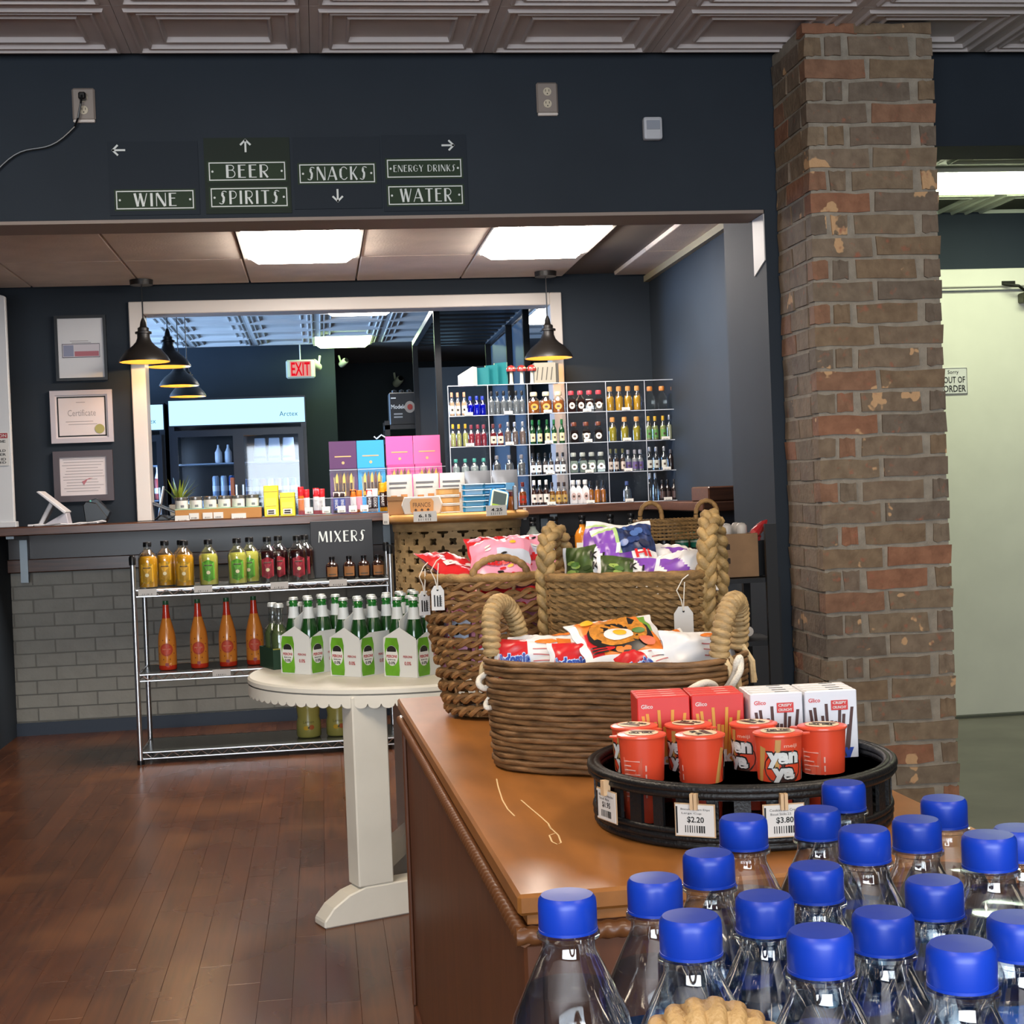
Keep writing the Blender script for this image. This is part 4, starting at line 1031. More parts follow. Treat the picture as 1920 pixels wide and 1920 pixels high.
# yellow packs
YLW = mat('yellow pack', 'd9c81e', .35); YL2 = mat('yellow pack dark', 'a89a14', .4)
def ypack(label, x, y, w, h):
    t = thing('yellow_pack', label, 'snack box', (x, y, zc), rz=-.05)
    obj('carton', G().box(-w/2, w/2, -.03, .03, 0, h), YLW, t, bevel=.003)
    obj('fold', G().box(-w/2-.001, w/2+.001, -.031, .031, h*.8, h*.82), YL2, t)
    obj('print_panel', G().box(-w*.36, w*.36, -.0315, -.0305, h*.35, h*.6), mat('pale yellow', 'dfd44a', .4), t)
    obj('tag', G().box(-w*.3, w*.3, -.032, -.031, .012, .04), PAPER, t)
    scribble(t, -w*.25, w*.25, .014, .036, -.0325, INK, 2, 3)
ypack('tall yellow snack pack on the bar beside the jar tray', -.255, 8.0, .075, .165)
ypack('shorter yellow snack pack next to the tall yellow one', -.17, 8.0, .078, .125)
# clear divided candy tray
t = thing('candy_rack', 'low clear divided candy tray on the bar under the display boxes', 'tray', (.125, 7.99, zc))
obj('front_pane', G().box(-.245, .245, -.062, -.059, 0, .085), ACRYL, t)
obj('base', G().box(-.245, .245, -.062, .06, 0, .003), ACRYL, t)
obj('rim', G().box(-.245, .245, -.0625, -.0585, .0855, .088), ACRYL_EDGE, t)
for i in range(6): obj('divider', G().box(-.245+.0975*i, -.243+.0975*i, -.058, .06, .0035, .085), ACRYL, t)
def bar(label, x, y, h, m1, m2, m3, w=.03, word=None, tilt=0, group=None, wc=None):
    t = thing('candy_bar', label, 'candy bar', (x, y, zc+.004), rot=(.12, tilt, 0), group=group)
    g = G(); th = .009
    for s, fl in ((-1, False), (1, True)):
        g.grid(lambda u, v: (u*w/2, s*th*(1-u**4)*min(1, (1-abs(v))*6)+.002*sin(9*u+5*v)*s, (v+1)/2*h), 6, 10, flip=fl)
    obj('wrapper', g, m1, t, smooth=60)
    obj('band', G().grid(lambda u, v: (u*w*.49, -th*(1-u**4)-.003, h*(.42+.26*v)), 6, 4), m2, t, smooth=60)
    obj('tip', G().grid(lambda u, v: (u*w*.5, -th*(1-u**4)*.6-.002, h*(.86+.1*v)), 6, 3), m3, t, smooth=60)
    if word: text('lettering', word, wc or PAPER, t, (0, -.0145, h*.42), (PI/2, PI/2, 0), w=h*.42, h=w*.5, bold=.02)
RED = mat('candy red', 'c3242c', .3); PNK = mat('candy pink', 'dd8fa0', .35); BRNC = mat('candy brown', '2c1a18', .3); BLUC = mat('candy blue', '37489a', .35); ORC = mat('candy orange', 'cf6f22', .35); WHC = mat('candy white', 'd8d3d2', .35); GLD = mat('candy gold', 'd99a22', .3)
spec = [('red', -.225, .15, RED, ORC, RED, None), ('red', -.195, .135, RED, WHC, RED, None), ('red and white', -.145, .14, RED, WHC, PNK, 'K'), ('red and white', -.115, .135, RED, WHC, RED, 'M'),
        ('brown and blue', -.04, .12, BRNC, BLUC, WHC, 'SNICK'), ('brown and blue', -.008, .118, BRNC, BLUC, WHC, 'SNICK'), ('orange and white', .05, .125, ORC, WHC, BRNC, 'K'), ('orange and white', .082, .12, ORC, PNK, ORC, None),
        ('white and black', .135, .125, WHC, BRNC, RED, 'HERS'), ('white and black', .165, .125, WHC, BRNC, WHC, 'COOK'), ('gold', .205, .155, GLD, BRNC, GLD, 'PEANUT'), ('gold', .236, .16, GLD, BRNC, GLD, 'CHOC')]
for i, (nm, x, h, a, b, c, w) in enumerate(spec):
    bar('%s candy bar standing in the clear candy tray, %s from left' % (nm, (ORD+['eleventh', 'twelfth'])[i]), .125+x, 7.985, h, a, b, c, .031, w, group='candy bars in the clear tray')
for i, x in enumerate((-.17, -.08, .0, .06, .12)):
    price_tag('white price tag on the front of the clear candy tray, %s from left' % ORD[i], .11+x, 7.924, zc+.026, .042, .034)
# chocolate display boxes
def display(label, x, h, col, dark, w=.148, word=None):
    t = thing('display_box', label, 'display box', (x, 8.2, zc))
    m = mat('card '+col, col, .4); m2 = mat('card '+dark, dark, .4)
    obj('back_card', G().box(-w/2, w/2, .02, .024, 0, h), m, t)
    obj('tray', G().box(-w/2, w/2, -.06, .0195, 0, h*.62), m2, t, bevel=.002)
    obj('front_panel', G().prism([(-w/2, 0), (w/2, 0), (w/2, h*.56), (w*.36, h*.56), (w*.33, h*.22), (-w*.33, h*.22), (-w*.36, h*.56), (-w/2, h*.56)], -.063, -.0605), m, t)
    q = obj('title_line', G().box(-w*.3, w*.3, .0185, .0196, h*.78, h*.795), mat('gold print', 'c4a06a', .4), t)
    obj('emblem', G().lathe([(.008, 0), (.008, .001)], 12, M=Matrix.Translation((0, .0196, h*.7))@Matrix.Rotation(PI/2, 4, 'X')), mat('gold print', 'c4a06a', .4), q)
    gw = mat('gold sachet', 'caa13a', .3, .3)
    for k in range(5):
        xx = (k-2)*w*.13
        u = obj('sachet', G().prism([(xx-.009, h*.24), (xx+.009, h*.24), (xx+.008, h*.5), (xx+.003, h*(.56+.02*(k % 2))), (xx-.007, h*.5)], -.064-.001*(k % 2), -.0615), gw if k % 2 == 0 else mat('brown sachet', '6a3a1c', .35), t)
        obj('sachet_band', G().box(xx-.006, xx+.006, -.0665, -.0655, h*.3, h*.42), mat('dark sachet', '3a2112', .4), u)
    obj('window_trim', G().tube([(-w*.36, -.064, h*.5), (-w*.33, -.064, h*.22), (w*.33, -.064, h*.22), (w*.36, -.064, h*.5)], .002, 5), mat('pale gold trim', 'd8c27a', .35), t)
display('purple card display box of gold sachets on the bar, leftmost', .133, .395, '4d2454', '351a3c')
display('blue card display box of gold sachets on the bar', .284, .395, '2a93cc', '1f6f9e')
display('bright pink card display box on the bar, left of the two', .443, .412, 'd8559b', 'b13f7e')
display('bright pink card display box on the bar, right of the two', .594, .412, 'd8609a', 'b0457f')
obj_lid = None
t = thing('clear_shield', 'clear acrylic lip in front of the card display boxes', 'acrylic stand', (.365, 8.12, zc))
obj('pane', G().box(-.31, .32, -.002, .002, 0, .235), ACRYL, t)
obj('edge', G().box(-.31, .32, -.0025, .0025, .235, .2375), ACRYL_EDGE, t)

# behind the opening: plant, crate, papers, terminal
zl = 1.1455
t = thing('potted_plant', 'small spiky yellow green plant in a grey pot inside the serving opening', 'plant', (-.80, 8.72, zl))
obj('pot', G().prism([(-.045, 0), (.045, 0), (.055, .085), (-.055, .085)], -.05, .05), mat('grey pot', '8b867c', .6), t, bevel=.004)
obj('soil', G().box(-.045, .045, -.04, .04, .084, .09), mat('soil', '2b2019', .9), t)
LEAF = mat('dracaena leaf', '8a9a34', .4, var=.25, vscale=20)
r = random.Random(5)
for i in range(26):
    a = r.random()*2*PI; e = .25+r.random()*1.0; L = .1+.06*r.random(); g = G()
    pts = []
    for k in range(6):
        u = k/5; rad = L*u*sin(e)*1.0; pts.append((rad*cos(a), rad*sin(a), .09+.05*u+L*u*cos(e)*(1-.35*u*e)))
    n = Vector((-sin(a), cos(a), 0)); vs = []
    for k, p in enumerate(pts):
        wd = .009*(1-(k/5)**2)+.0006; vs += [Vector(p)-n*wd, Vector(p)+n*wd]
    g.add(vs, [(2*k, 2*k+1, 2*k+3, 2*k+2) for k in range(5)])
    obj('leaf', g, LEAF, t)
obj('stem', G().tube([(0, 0, .088), (.004, 0, .15)], .008, 6), mat('plant stem', '7c7a42', .6), t)
t = thing('wooden_tray_stand', 'brown wooden shelf box with a tan cushion behind the plant', 'wooden stand', (-.60, 8.92, zl))
obj('base', G().box(-.14, .16, -.09, .09, 0, .02), mat('reddish board', '7d4324', .4), t, bevel=.002)
obj('side', G().box(.085, .105, -.06, .06, .0205, .23), mat('reddish board', '7d4324', .4), t)
obj('cushion', G().lathe([(.001, .022), (.08, .024), (.085, .045), (.07, .075), (.001, .08)], 20, c=(0, -.01)), mat('tan dish', 'b7a271', .5), t, smooth=50)
t = thing('receipt_terminal', 'dark angled terminal with cables at the left end of the serving opening', 'terminal', (-.86, 8.56, zl))
obj('stand', G().prism([(-.045, 0), (.05, 0), (.06, .02), (-.03, .03)], -.06, .06), BLACKP, t, bevel=.003)
obj('screen', G().prism([(-.075, .09), (.07, .03), (.075, .042), (-.068, .105)], -.065, .065), mat('terminal grey', '33302f', .25), t, bevel=.003)
obj('pole', G().tube([(-.04, 0, .02), (-.005, .0, .19)], .006, 8), CHROME, t)
obj('cable', G().tube([(-.055, -.07, .005), (-.02, -.085, .03), (.02, -.08, .008), (.06, -.075, .025), (.075, -.06, .06)], .004, 6), BLACKP, t)

# ---------------------------------------------------------------- clear miniature display
AX0, AX1, AY0, AY1, AZ0, AZ1 = .70, 1.985, 7.96, 8.14, zc, 1.806
t = thing('acrylic_display', 'clear acrylic display case of miniature bottles standing on the bar', 'display case', ((AX0+AX1)/2, AY0, AZ0))
Wd, Dp, Ht = AX1-AX0, AY1-AY0, AZ1-AZ0
NCOL, NROW = 6, 4
cwid, rhei = Wd/NCOL, Ht/NROW
for j in range(NROW+1):
    z = min(j*rhei, Ht-.003)
    p = obj('shelf', G().box(-Wd/2, Wd/2, 0, Dp, z, z+.003), ACRYL, t)
    obj('front_edge', G().box(-Wd/2, Wd/2, -.0012, -.0002, z-.0005, z+.0035), ACRYL_EDGE, p)
for i in range(NCOL+1):
    x = -Wd/2+i*cwid
    p = obj('divider', G().box(x-.0015, x+.0015, 0, Dp, .004, Ht-.004), ACRYL, t)
    obj('front_edge', G().box(x-.0018, x+.0018, -.0024, -.0014, 0, Ht), ACRYL_EDGE, p)
obj('back_panel', G().box(-Wd/2, Wd/2, Dp, Dp+.002, 0, Ht), ACRYL, t)
CAPS = {}
def cm(c, met=0): return mat('mini '+c, c, .3, met)
def mini_proto(shape, glass, drink, cap, lab, h, n_=4):
    t = thing('miniature_bottle', 'x', 'miniature bottle')
    w = {'round': .0185, 'flask': .026, 'square': .021, 'slim': .0155}[shape]; w *= (1.22 if n_ <= 4 else 1.0); h *= 1.08; k = h/.105
    prof = [(.001, 0), (w*.95, .001), (w, .005), (w, .058*k), (w*.85, .068*k), (w*.42, .08*k), (w*.4, .092*k)]
    n = 4 if shape == 'square' else 14
    M = Matrix.Diagonal((1.1 if shape == 'flask' else 1, .55 if shape == 'flask' else 1, 1, 1))
    if shape == 'square': M = Matrix.Rotation(PI/4, 4, 'Z')@Matrix.Diagonal((1.2, 1.2, 1, 1))
    obj('glass', G().lathe(prof, n, M=M), glass, t, smooth=50)
    if drink:
        ip = [(.001, .003), (w*.92, .004), (w*.93, .055*k), (w*.75, .066*k), (.001, .067*k)]
        obj('drink', G().lathe(ip, n, M=M), drink, t, smooth=50)
    big = shape in ('flask', 'square') or cap.name.endswith('cork')
    cr = w*(.62 if big else .46)
    obj('cap', G().lathe([(cr*.95, .088*k), (cr, .09*k), (cr, (.107 if not big else .104)*k), (cr*.85, .109*k), (.001, .109*k)], 12), cap, t, smooth=40)
    if lab:
        yf = -w*(.55 if shape == 'flask' else (.86 if shape == 'square' else 1.0))
        if shape in ('round', 'slim'): p = patch('label', t, w, .012*k, .048*k, -55, 55, lab, 6); patch('label_mark', p, w+.0004, .024*k, .034*k, -18, 18, INK if 'd' in lab.name[-6:-4] else mat('mini mark', '4a3a34', .5), 3)
        else:
            p = obj('label', G().prism(ellipse(w*.62, .017*k, 12), yf-.0012, yf-.0004, M=Matrix.Translation((0, 0, .034*k))), lab, t)
            obj('label_mark', G().prism(ellipse(w*.32, .006*k, 8), yf-.0018, yf-.0013, M=Matrix.Translation((0, 0, .034*k))), mat('mini mark', '4a3a34', .5), p)
    return t
CORK = mat('mini cork', 'c08a4a', .6); K_ = cm('18181b'); RDC = cm('b3404a'); PCH = cm('d89a78'); BLC = cm('2438a8'); CRC = cm('cfc0a0'); YLC = cm('c9a02a'); GRC = cm('155c2c'); WHT = cm('cfcfce'); SLV = cm('a0a2a8', .7); ORCp = cm('c07a3a')
dr = lambda c: mat('drink '+c, c, .12, coat=.6)
GBL = clear('mini blue glass', '5a6ee0', .08, .03, .7); GDK = mat('mini dark glass', '1c1414', .12, coat=.6); GGR = mat('mini green glass', '123a1c', .12, coat=.6)
CELLS = {  # (row from top, bay): list of (count, description, shape, glass, drink, cap, label, height)
 (0, 0): [(3, 'clear miniature with peach cap', 'slim', GLASSB, dr('c9a78c'), PCH, cm('d9c3b4'), .115), (3, 'blue glass miniature with blue cap', 'round', GBL, dr('4a62c8'), BLC, None, .095)],
 (0, 1): [(6, 'smoky clear miniature with black cap', 'round', GLASSB, dr('6a6d74'), K_, None, .115)],
 (0, 2): [(3, 'amber flask miniature with cream cap', 'flask', GLASSB, dr('8a4a1c'), CRC, cm('b98a3a'), .105)],
 (0, 3): [(4, 'dark square miniature with red cap', 'square', GLASSB, dr('2a1210'), RDC, cm('d8cfc0'), .105)],
 (0, 4): [(4, 'gold miniature with cork top', 'round', GLASSB, dr('b98a22'), CORK, None, .12)],
 (0, 5): [(3, 'clear jar miniature with wooden top', 'square', GLASSB, None, ORCp, None, .115)],
 (1, 0): [(3, 'pale green miniature with yellow cap', 'slim', GLASSB, dr('a8a86a'), YLC, None, .11), (3, 'pink red miniature with red cap', 'round', GLASSB, dr('8a2a3a'), cm('7a3040'), None, .105)],
 (1, 1): [(2, 'red miniature with pale label', 'round', GLASSB, dr('6a1a22'), cm('5a2a2a'), cm('cdb9a6'), .105), (3, 'brownish clear miniature with silver cap', 'round', GLASSB, dr('6a5a58'), SLV, None, .112)],
 (1, 2): [(5, 'dark green miniature with cream label', 'slim', GGR, None, GRC, cm('cfc59a'), .118)],
 (1, 3): [(3, 'dark jar miniature with round pale label', 'square', GLASSB, dr('1e1412'), cm('6a3a2a'), cm('d8d2c6'), .1)],
 (1, 4): [(3, 'yellow green miniature with wooden top', 'round', GLASSB, dr('9a8a2a'), CORK, None, .118)],
 (1, 5): [(3, 'clear miniature with yellow cap', 'round', GLASSB, dr('8f9660'), YLC, cm('5a8a4a'), .118), (2, 'clear miniature with silver cap', 'slim', GLASSB, dr('a5a58a'), SLV, None, .122)],
 (2, 0): [(4, 'clear empty looking miniature with teal cap', 'round', GLASSB, dr('8f9aa0'), cm('3a8a80'), None, .09)],
 (2, 1): [(3, 'smoky grey miniature with grey cap', 'round', GLASSB, dr('55565c'), cm('6a6a70'), None, .1)],
 (2, 2): [(6, 'clear miniature with black cap', 'slim', GLASSB, dr('4a4245'), K_, cm('d6d6d6'), .105)],
 (2, 3): [(4, 'clear square miniature with white label', 'square', GLASSB, dr('7d8a84'), cm('9aa09a'), cm('d6d6d6'), .1)],
 (2, 4): [(3, 'dark red miniature with small label', 'slim', GLASSB, dr('3a2a26'), cm('5a5a3a'), cm('b8aca0'), .112), (3, 'clear miniature with purple label', 'round', GLASSB, dr('8a8a90'), cm('8a8a90'), cm('5a4a7a'), .105)],
 (2, 5): [(3, 'clear miniature with large white label', 'round', GLASSB, None, SLV, cm('b9bab0'), .115), (2, 'dark miniature with grey cap', 'round', GDK, None, cm('4a4a52'), None, .1)],
 (3, 1): [(3, 'amber brown miniature with red band', 'round', GLASSB, dr('7a3c12'), cm('5a1a14'), cm('8a2a1a'), .115)],
 (3, 2): [(3, 'brown miniature with white cap and white label', 'round', GLASSB, dr('3a1c14'), WHT, cm('d2c8c0'), .122), (3, 'amber miniature with dark cap', 'round', GLASSB, dr('8a541c'), cm('2a1a14'), cm('a88a4a'), .108)],
 (3, 3): [(3, 'white miniature with white cap', 'square', mat('mini white glass', 'c9c7c8', .3), None, WHT, cm('b39a94'), .115), (3, 'orange miniature with black cap', 'round', GLASSB, dr('b0661a'), K_, None, .108)],
 (3, 4): [(1, 'lone clear miniature with blue cap', 'round', GLASSB, dr('5a6068'), cm('3a4a7a'), None, .1)],
 (3, 5): [(2, 'tall clear miniature with round stopper', 'slim', GLASSB, None, SLV, None, .135), (4, 'very dark miniature with black cap', 'round', GDK, None, K_, cm('4a3a3a'), .1)],
}
ROWN = ['top', 'second', 'third', 'bottom']
for (r_, c_), items in CELLS.items():
    n = sum(i[0] for i in items); k = 0
    x0 = AX0+c_*cwid
    for cnt, desc, shape, glass, drink, cap, lab, h in items:
        first = None
        for q in range(cnt):
            pos = (x0+cwid*(k+.5)/n*.94+cwid*.03, AY0+.05+(.0 if n <= 4 else .018*(k % 2)), AZ0+(3-r_)*rhei+.0035)
            lb = '%s, %s row, %s bay%s' % (desc, ROWN[r_], ORD[c_], '' if cnt == 1 else ', %s from left' % ORD[q])
            if first is None:
                first = mini_proto(shape, glass, drink, cap, lab, h, n); o = first
                o.location = pos; o['label'] = lb; o['group'] = 'miniature bottles in the clear display'
            else: o = dup(first, pos, (random.random()-.5)*.3, lb)
            k += 1
for (r_, c_) in CELLS:
    if r_ == 0 and c_ == 5: continue
    price_tag('tiny white price tag on the clear display, %s row, %s bay' % (ROWN[r_], ORD[c_]), AX0+(c_+.5)*cwid, AY0-.004, AZ0+(3-r_)*rhei+.012, .045, .017)
# on top of the display
zt2 = 1.8075
t = thing('white_card_box', 'white tilted card box standing on the left top of the clear display', 'card box', (.82, 8.07, zt2), rz=-.5)
obj('box', G().prism([(-.045, 0), (.045, 0), (.045, .105), (-.045, .06)], -.03, .03), mat('white card', 'cdd0cd', .45), t, bevel=.002)
obj('panel', G().prism([(-.03, .012), (.03, .012), (.03, .07), (-.03, .045)], -.0315, -.0305), mat('grey white card', 'a3a8a6', .45), t)
TEA = mat('teal card', '1e6f74', .4)
for i, x in enumerate((.905, .955, 1.005)):
    t = thing('greeting_card', 'upright teal card on top of the clear display, %s from left' % ORD[i], 'card', (x, 8.07, zt2), rz=-.75, group='teal cards on top of the display')
    obj('card', G().box(-.04, .04, -.006, .006, 0, .1+.012*i), TEA, t, bevel=.001)
    obj('edge', G().box(-.0445, -.0405, -.006, .006, 0, .1+.012*i), mat('pale lime edge', 'b9c79a', .4), t)
for i, x in enumerate((1.055, 1.112, 1.168)):
    t = thing('mushroom_ornament', 'small red and white mushroom ornament on the clear display, %s from left' % ORD[i], 'ornament', (x, 8.04, zt2), group='mushroom ornaments on the display')
    obj('stem', G().lathe([(.012, 0), (.009, .02), (.008, .075)], 12), mat('ornament cream', 'cfc6b2', .5), t, smooth=50)
    c_ = obj('cap', G().lathe([(.006, .07), (.026, .072), (.027, .082), (.018, .1), (.001, .107)], 16), mat('ornament red', '8a2a26', .35), t, smooth=50)
    for q in range(6):
        a = q*1.05; obj('spot', G().lathe([(.001, .004), (.005, .002), (.006, 0)], 8, M=Matrix.Translation((.022*cos(a), .022*sin(a), .088))@Matrix.Rotation(.9, 4, (-sin(a), cos(a), 0))), mat('ornament cream', 'cfc6b2', .5), c_)
t = thing('grey_book_box', 'grey lettered box at the right of the display top by the white trim', 'box', (1.24, 8.06, zt2))
obj('box', G().box(-.06, .06, -.03, .03, 0, .115), mat('grey beige card', '8f8a7c', .5), t, bevel=.002)
for q in range(4): obj('stripe', G().prism([(-.05+.026*q, .02), (-.045+.026*q, .02), (-.035+.026*q, .09), (-.04+.026*q, .09)], -.0315, -.0305), mat('dark card print', '3f3c36', .5), t)
obj('side_page', G().box(.061, .075, -.03, .03, 0, .11), mat('dark card print', '3f3c36', .5), t)
# ---------------------------------------------------------------- far room: coolers, exit sign, cameras, frame, beer cartons
CBL = mat('cooler black', '14161c', .3)
HEAD = emis('cooler header', 'a9dcff', .95)
def cooler(label, x0, x1, y0, y1, ztop):
    t = thing('drinks_cooler', label, 'cooler', ((x0+x1)/2, y0, 0)); w = (x1-x0)/2; d = y1-y0
    g = G().box(-w, w, d-.05, d, 0, ztop).box(-w, -w+.05, 0, d-.05, 0, ztop).box(w-.05, w, 0, d-.05, 0, ztop).box(-w+.05, w-.05, 0, d-.05, ztop-.26, ztop).box(-w+.05, w-.05, 0, d-.05, 0, .2)
    obj('cabinet', g, CBL, t)
    h = obj('header', G().box(-w+.01, w-.01, -.03, -.001, ztop-.25, ztop-.02), HEAD, t)
    text('lettering', 'Arctex', mat('teal logo', '1d5560', .4), h, (w-.16, -.032, ztop-.17), h=.045, w=.17)
    n = 2 if w > .5 else 1
    for k in range(n):
        a, b = -w+.03+(2*w-.06)*k/n, -w+.03+(2*w-.06)*(k+1)/n
        f = G().box(a, a+.05, -.03, -.002, .2, ztop-.3).box(b-.05, b, -.03, -.002, .2, ztop-.3).box(a+.05, b-.05, -.03, -.002, .2, .26).box(a+.05, b-.05, -.03, -.002, ztop-.36, ztop-.3)
        dr_ = obj('door', f, CBL, t)
        obj('pane', G().box(a+.05, b-.05, -.016, -.012, .26, ztop-.36), clear('cooler glass', 'eef4fa', .05, .03, .4), dr_)
        obj('handle', G().tube([(b-.03 if k == 0 else a+.03, -.05, .9), (b-.03 if k == 0 else a+.03, -.05, 1.4)], .01, 6), CHROME, dr_)
    for z in (.55, .95, 1.275, 1.6):
        if z < ztop-.4: obj('shelf', G().box(-w+.05, w-.05, .02, d-.06, z, z+.012), mat('cooler shelf', '9aa4b2', .4, .4), t)
    obj('light_strip', G().box(-w+.052, -w+.066, .01, .03, .3, ztop-.4), emis('cooler strip', 'c9e0ff', 26), t)
    obj('light_strip', G().box(w-.066, w-.052, .01, .03, .3, ztop-.4), emis('cooler strip', 'c9e0ff', 26), t)
cooler('two door drinks cooler with a glowing pale blue header in the far room', -1.37, -.1, 14.2, 14.88, 2.22)
cooler('drinks cooler half hidden behind the left white trim in the far room', -2.05, -1.405, 14.2, 14.88, 2.19)
def can(label, x, y, z, m, h=.13, r=.033, cap=None, name='drink_can', grp=None):
    t = thing(name, label, 'can' if not cap else 'bottle', (x, y, z), group=grp)
    obj('body', G().lathe([(r*.85, 0), (r, .008), (r, h*.92), (r*.8, h)], 12), m, t, smooth=50)
    if cap: obj('neck', G().lathe([(r*.8, h), (r*.35, h*1.3), (r*.3, h*1.55)], 10), cap, t, smooth=50)
    else: obj('lid', G().lathe([(r*.8, h), (r*.8, h+.003)], 12), SLV, t)
    obj('band', G().lathe([(r+.0008, h*.3), (r+.0008, h*.55)], 12), WHC, t, smooth=50)
cols = [mat('can '+c, c, .3, .2) for c in ('2b4a7c', '9aa3b0', '8c3a34', 'b7bcc4', '8a5a34', '6a7686')]
k = 0
for i in range(7):
    can('tall can on the lower shelf of the two door cooler, %s from left' % ORD[i], -.665+.071*i+(.035 if i>7 else 0), 14.28, 1.2885, cols[i % 6], .16, grp='cans in the two door cooler')
for i in range(4):
    can('white bottle with dark base in the middle of the two door cooler, %s from left' % ORD[i], -.965+.075*i, 14.3, 1.2885, cols[(1, 3, 0, 3)[i]], .2, grp='large cans in the two door cooler')
for i in range(3):
    can('white capped bottle on the upper shelf of the two door cooler, %s from left' % ORD[i], -.93+.09*i, 14.3, 1.6125, (WHC, WHC, cols[2])[i], .11, cap=WHC, name='cooler_bottle', grp='bottles on the upper cooler shelf')
for i in range(3):
    t = thing('white_carton', 'leaning white drinks carton on the upper shelf of the two door cooler, %s from left' % ORD[i], 'carton', (-.545+.135*i, 14.27, 1.6125), rz=.1*(i-1), group='white cartons in the two door cooler')
    obj('carton', G().prism([(-.06, 0), (.06, 0), (.05, .22), (-.045, .22)], 0, .09), mat('carton grey white', 'b8bac2', .4), t, bevel=.004)
    obj('stripe', G().box(-.055, .055, -.002, -.0005, .03, .05), mat('carton band', '70747f', .4), t)
t = thing('white_carton', 'pale blue lit box in the left door of the two door cooler', 'box', (-1.17, 14.32, .9625+.0))
obj('box', G().box(-.11, .11, 0, .2, 0, .3), mat('pale blue box', '8f9fc0', .4), t, bevel=.01)
obj('top_band', G().box(-.112, .112, -.002, .2, .25, .302), mat('bright blue white', 'bcd6ea', .4), t)
for i in range(3):
    can('pale bottle in the half hidden cooler, %s from left' % ORD[i], -1.66+.08*i, 14.3, 1.2885, cols[(3, 1, 2)[i]], .2, cap=WHC, name='cooler_bottle', grp='bottles in the half hidden cooler')
# exit sign
t = thing('exit_sign', 'white exit sign with glowing red letters hanging in the far room', 'exit sign', (-.135, 14.6, 2.5))
obj('housing', G().box(-.14, .14, -.02, .02, -.09, .09), mat('sign housing', 'c2c6b4', .4), t, bevel=.015)
obj('glow_panel', G().box(-.1, .1, -.0225, -.0205, -.072, .075), emis('pink glow', 'f0a49a', .5), t)
text('lettering', 'EXIT', emis('red exit', 'e01428', .6), t, (0, -.024, 0), w=.18, h=.13, bold=.02)
obj('hanger', G().tube([(0, 0, .09), (0, 0, .245)], .006, 6), WHC, t)
CAMW = mat('camera white', 'c7ccb9', .4)
def camera(label, x, y, z, rz, s=1):
    t = thing('security_camera', label, 'security camera', (x, y, z), rz=rz)
    obj('body', G().lathe([(.035*s, 0), (.04*s, .01*s), (.04*s, .11*s), (.03*s, .13*s)], 14, M=Matrix.Rotation(PI/2-.4, 4, 'X')), CAMW, t, smooth=40)
    obj('lens', G().lathe([(.028*s, .131*s), (.028*s, .135*s)], 12, M=Matrix.Rotation(PI/2-.4, 4, 'X')), BLACKP, t)
    obj('bracket', G().tube([(0, 0, .03*s), (0, .03, .12*s)], .012*s, 6), CAMW, t)
camera('white security camera right of the exit sign', .04, 14.75, 2.52, -.5)
camera('small white security camera in the recess right of the exit sign', .26, 14.95, 2.56, .6, .8)
camera('grey security camera lower down at the back of the far room', .9, 16.9, 2.5, .4, 1.1)
# black steel frame with slatted top
FRM = mat('black steel tube', '16171a', .3, .5)
t = thing('steel_frame', 'tall black steel frame with a slatted top inside the far room', 'frame', (0, 0, 0))
X0, X1, Y0, Y1, ZT = .79, 1.37, 9.62, 11.8, 2.44
for (x, y) in ((X0, Y0), (X1, Y0), (X0, Y1), (X1, Y1), (X1, 10.5)):
    obj('post', G().box(x-.02, x+.02, y-.02, y+.02, 0, ZT), FRM, t)
fr = G().box(X0, X1, Y0-.02, Y0+.02, ZT-.03, ZT+.01)
obj('rail', fr, FRM, t); obj('rail', G().box(X0, X1, Y1-.02, Y1+.02, ZT-.03, ZT+.01), FRM, t)
for x in (X0, X1): obj('rail', G().box(x-.02, x+.02, Y0, Y1, ZT-.03, ZT+.01), mat('pale frame edge', '6c7076', .3, .5), t)
for i in range(9): obj('slat', G().box(X0, X1, Y0+.12+.24*i, Y0+.24+.24*i, ZT-.02, ZT-.005), mat('dark slat', '24272b', .4), t)
obj('side_panel', G().box(X1+.021, X1+.03, Y0+.1, Y1, 1.0, ZT-.05), mat('blue grey panel', '4a5866', .35), t)
obj('back_panel', G().box(X0, X1, Y1+.021, Y1+.03, .6, ZT-.2), mat('grey green panel', '4c565c', .4), t)
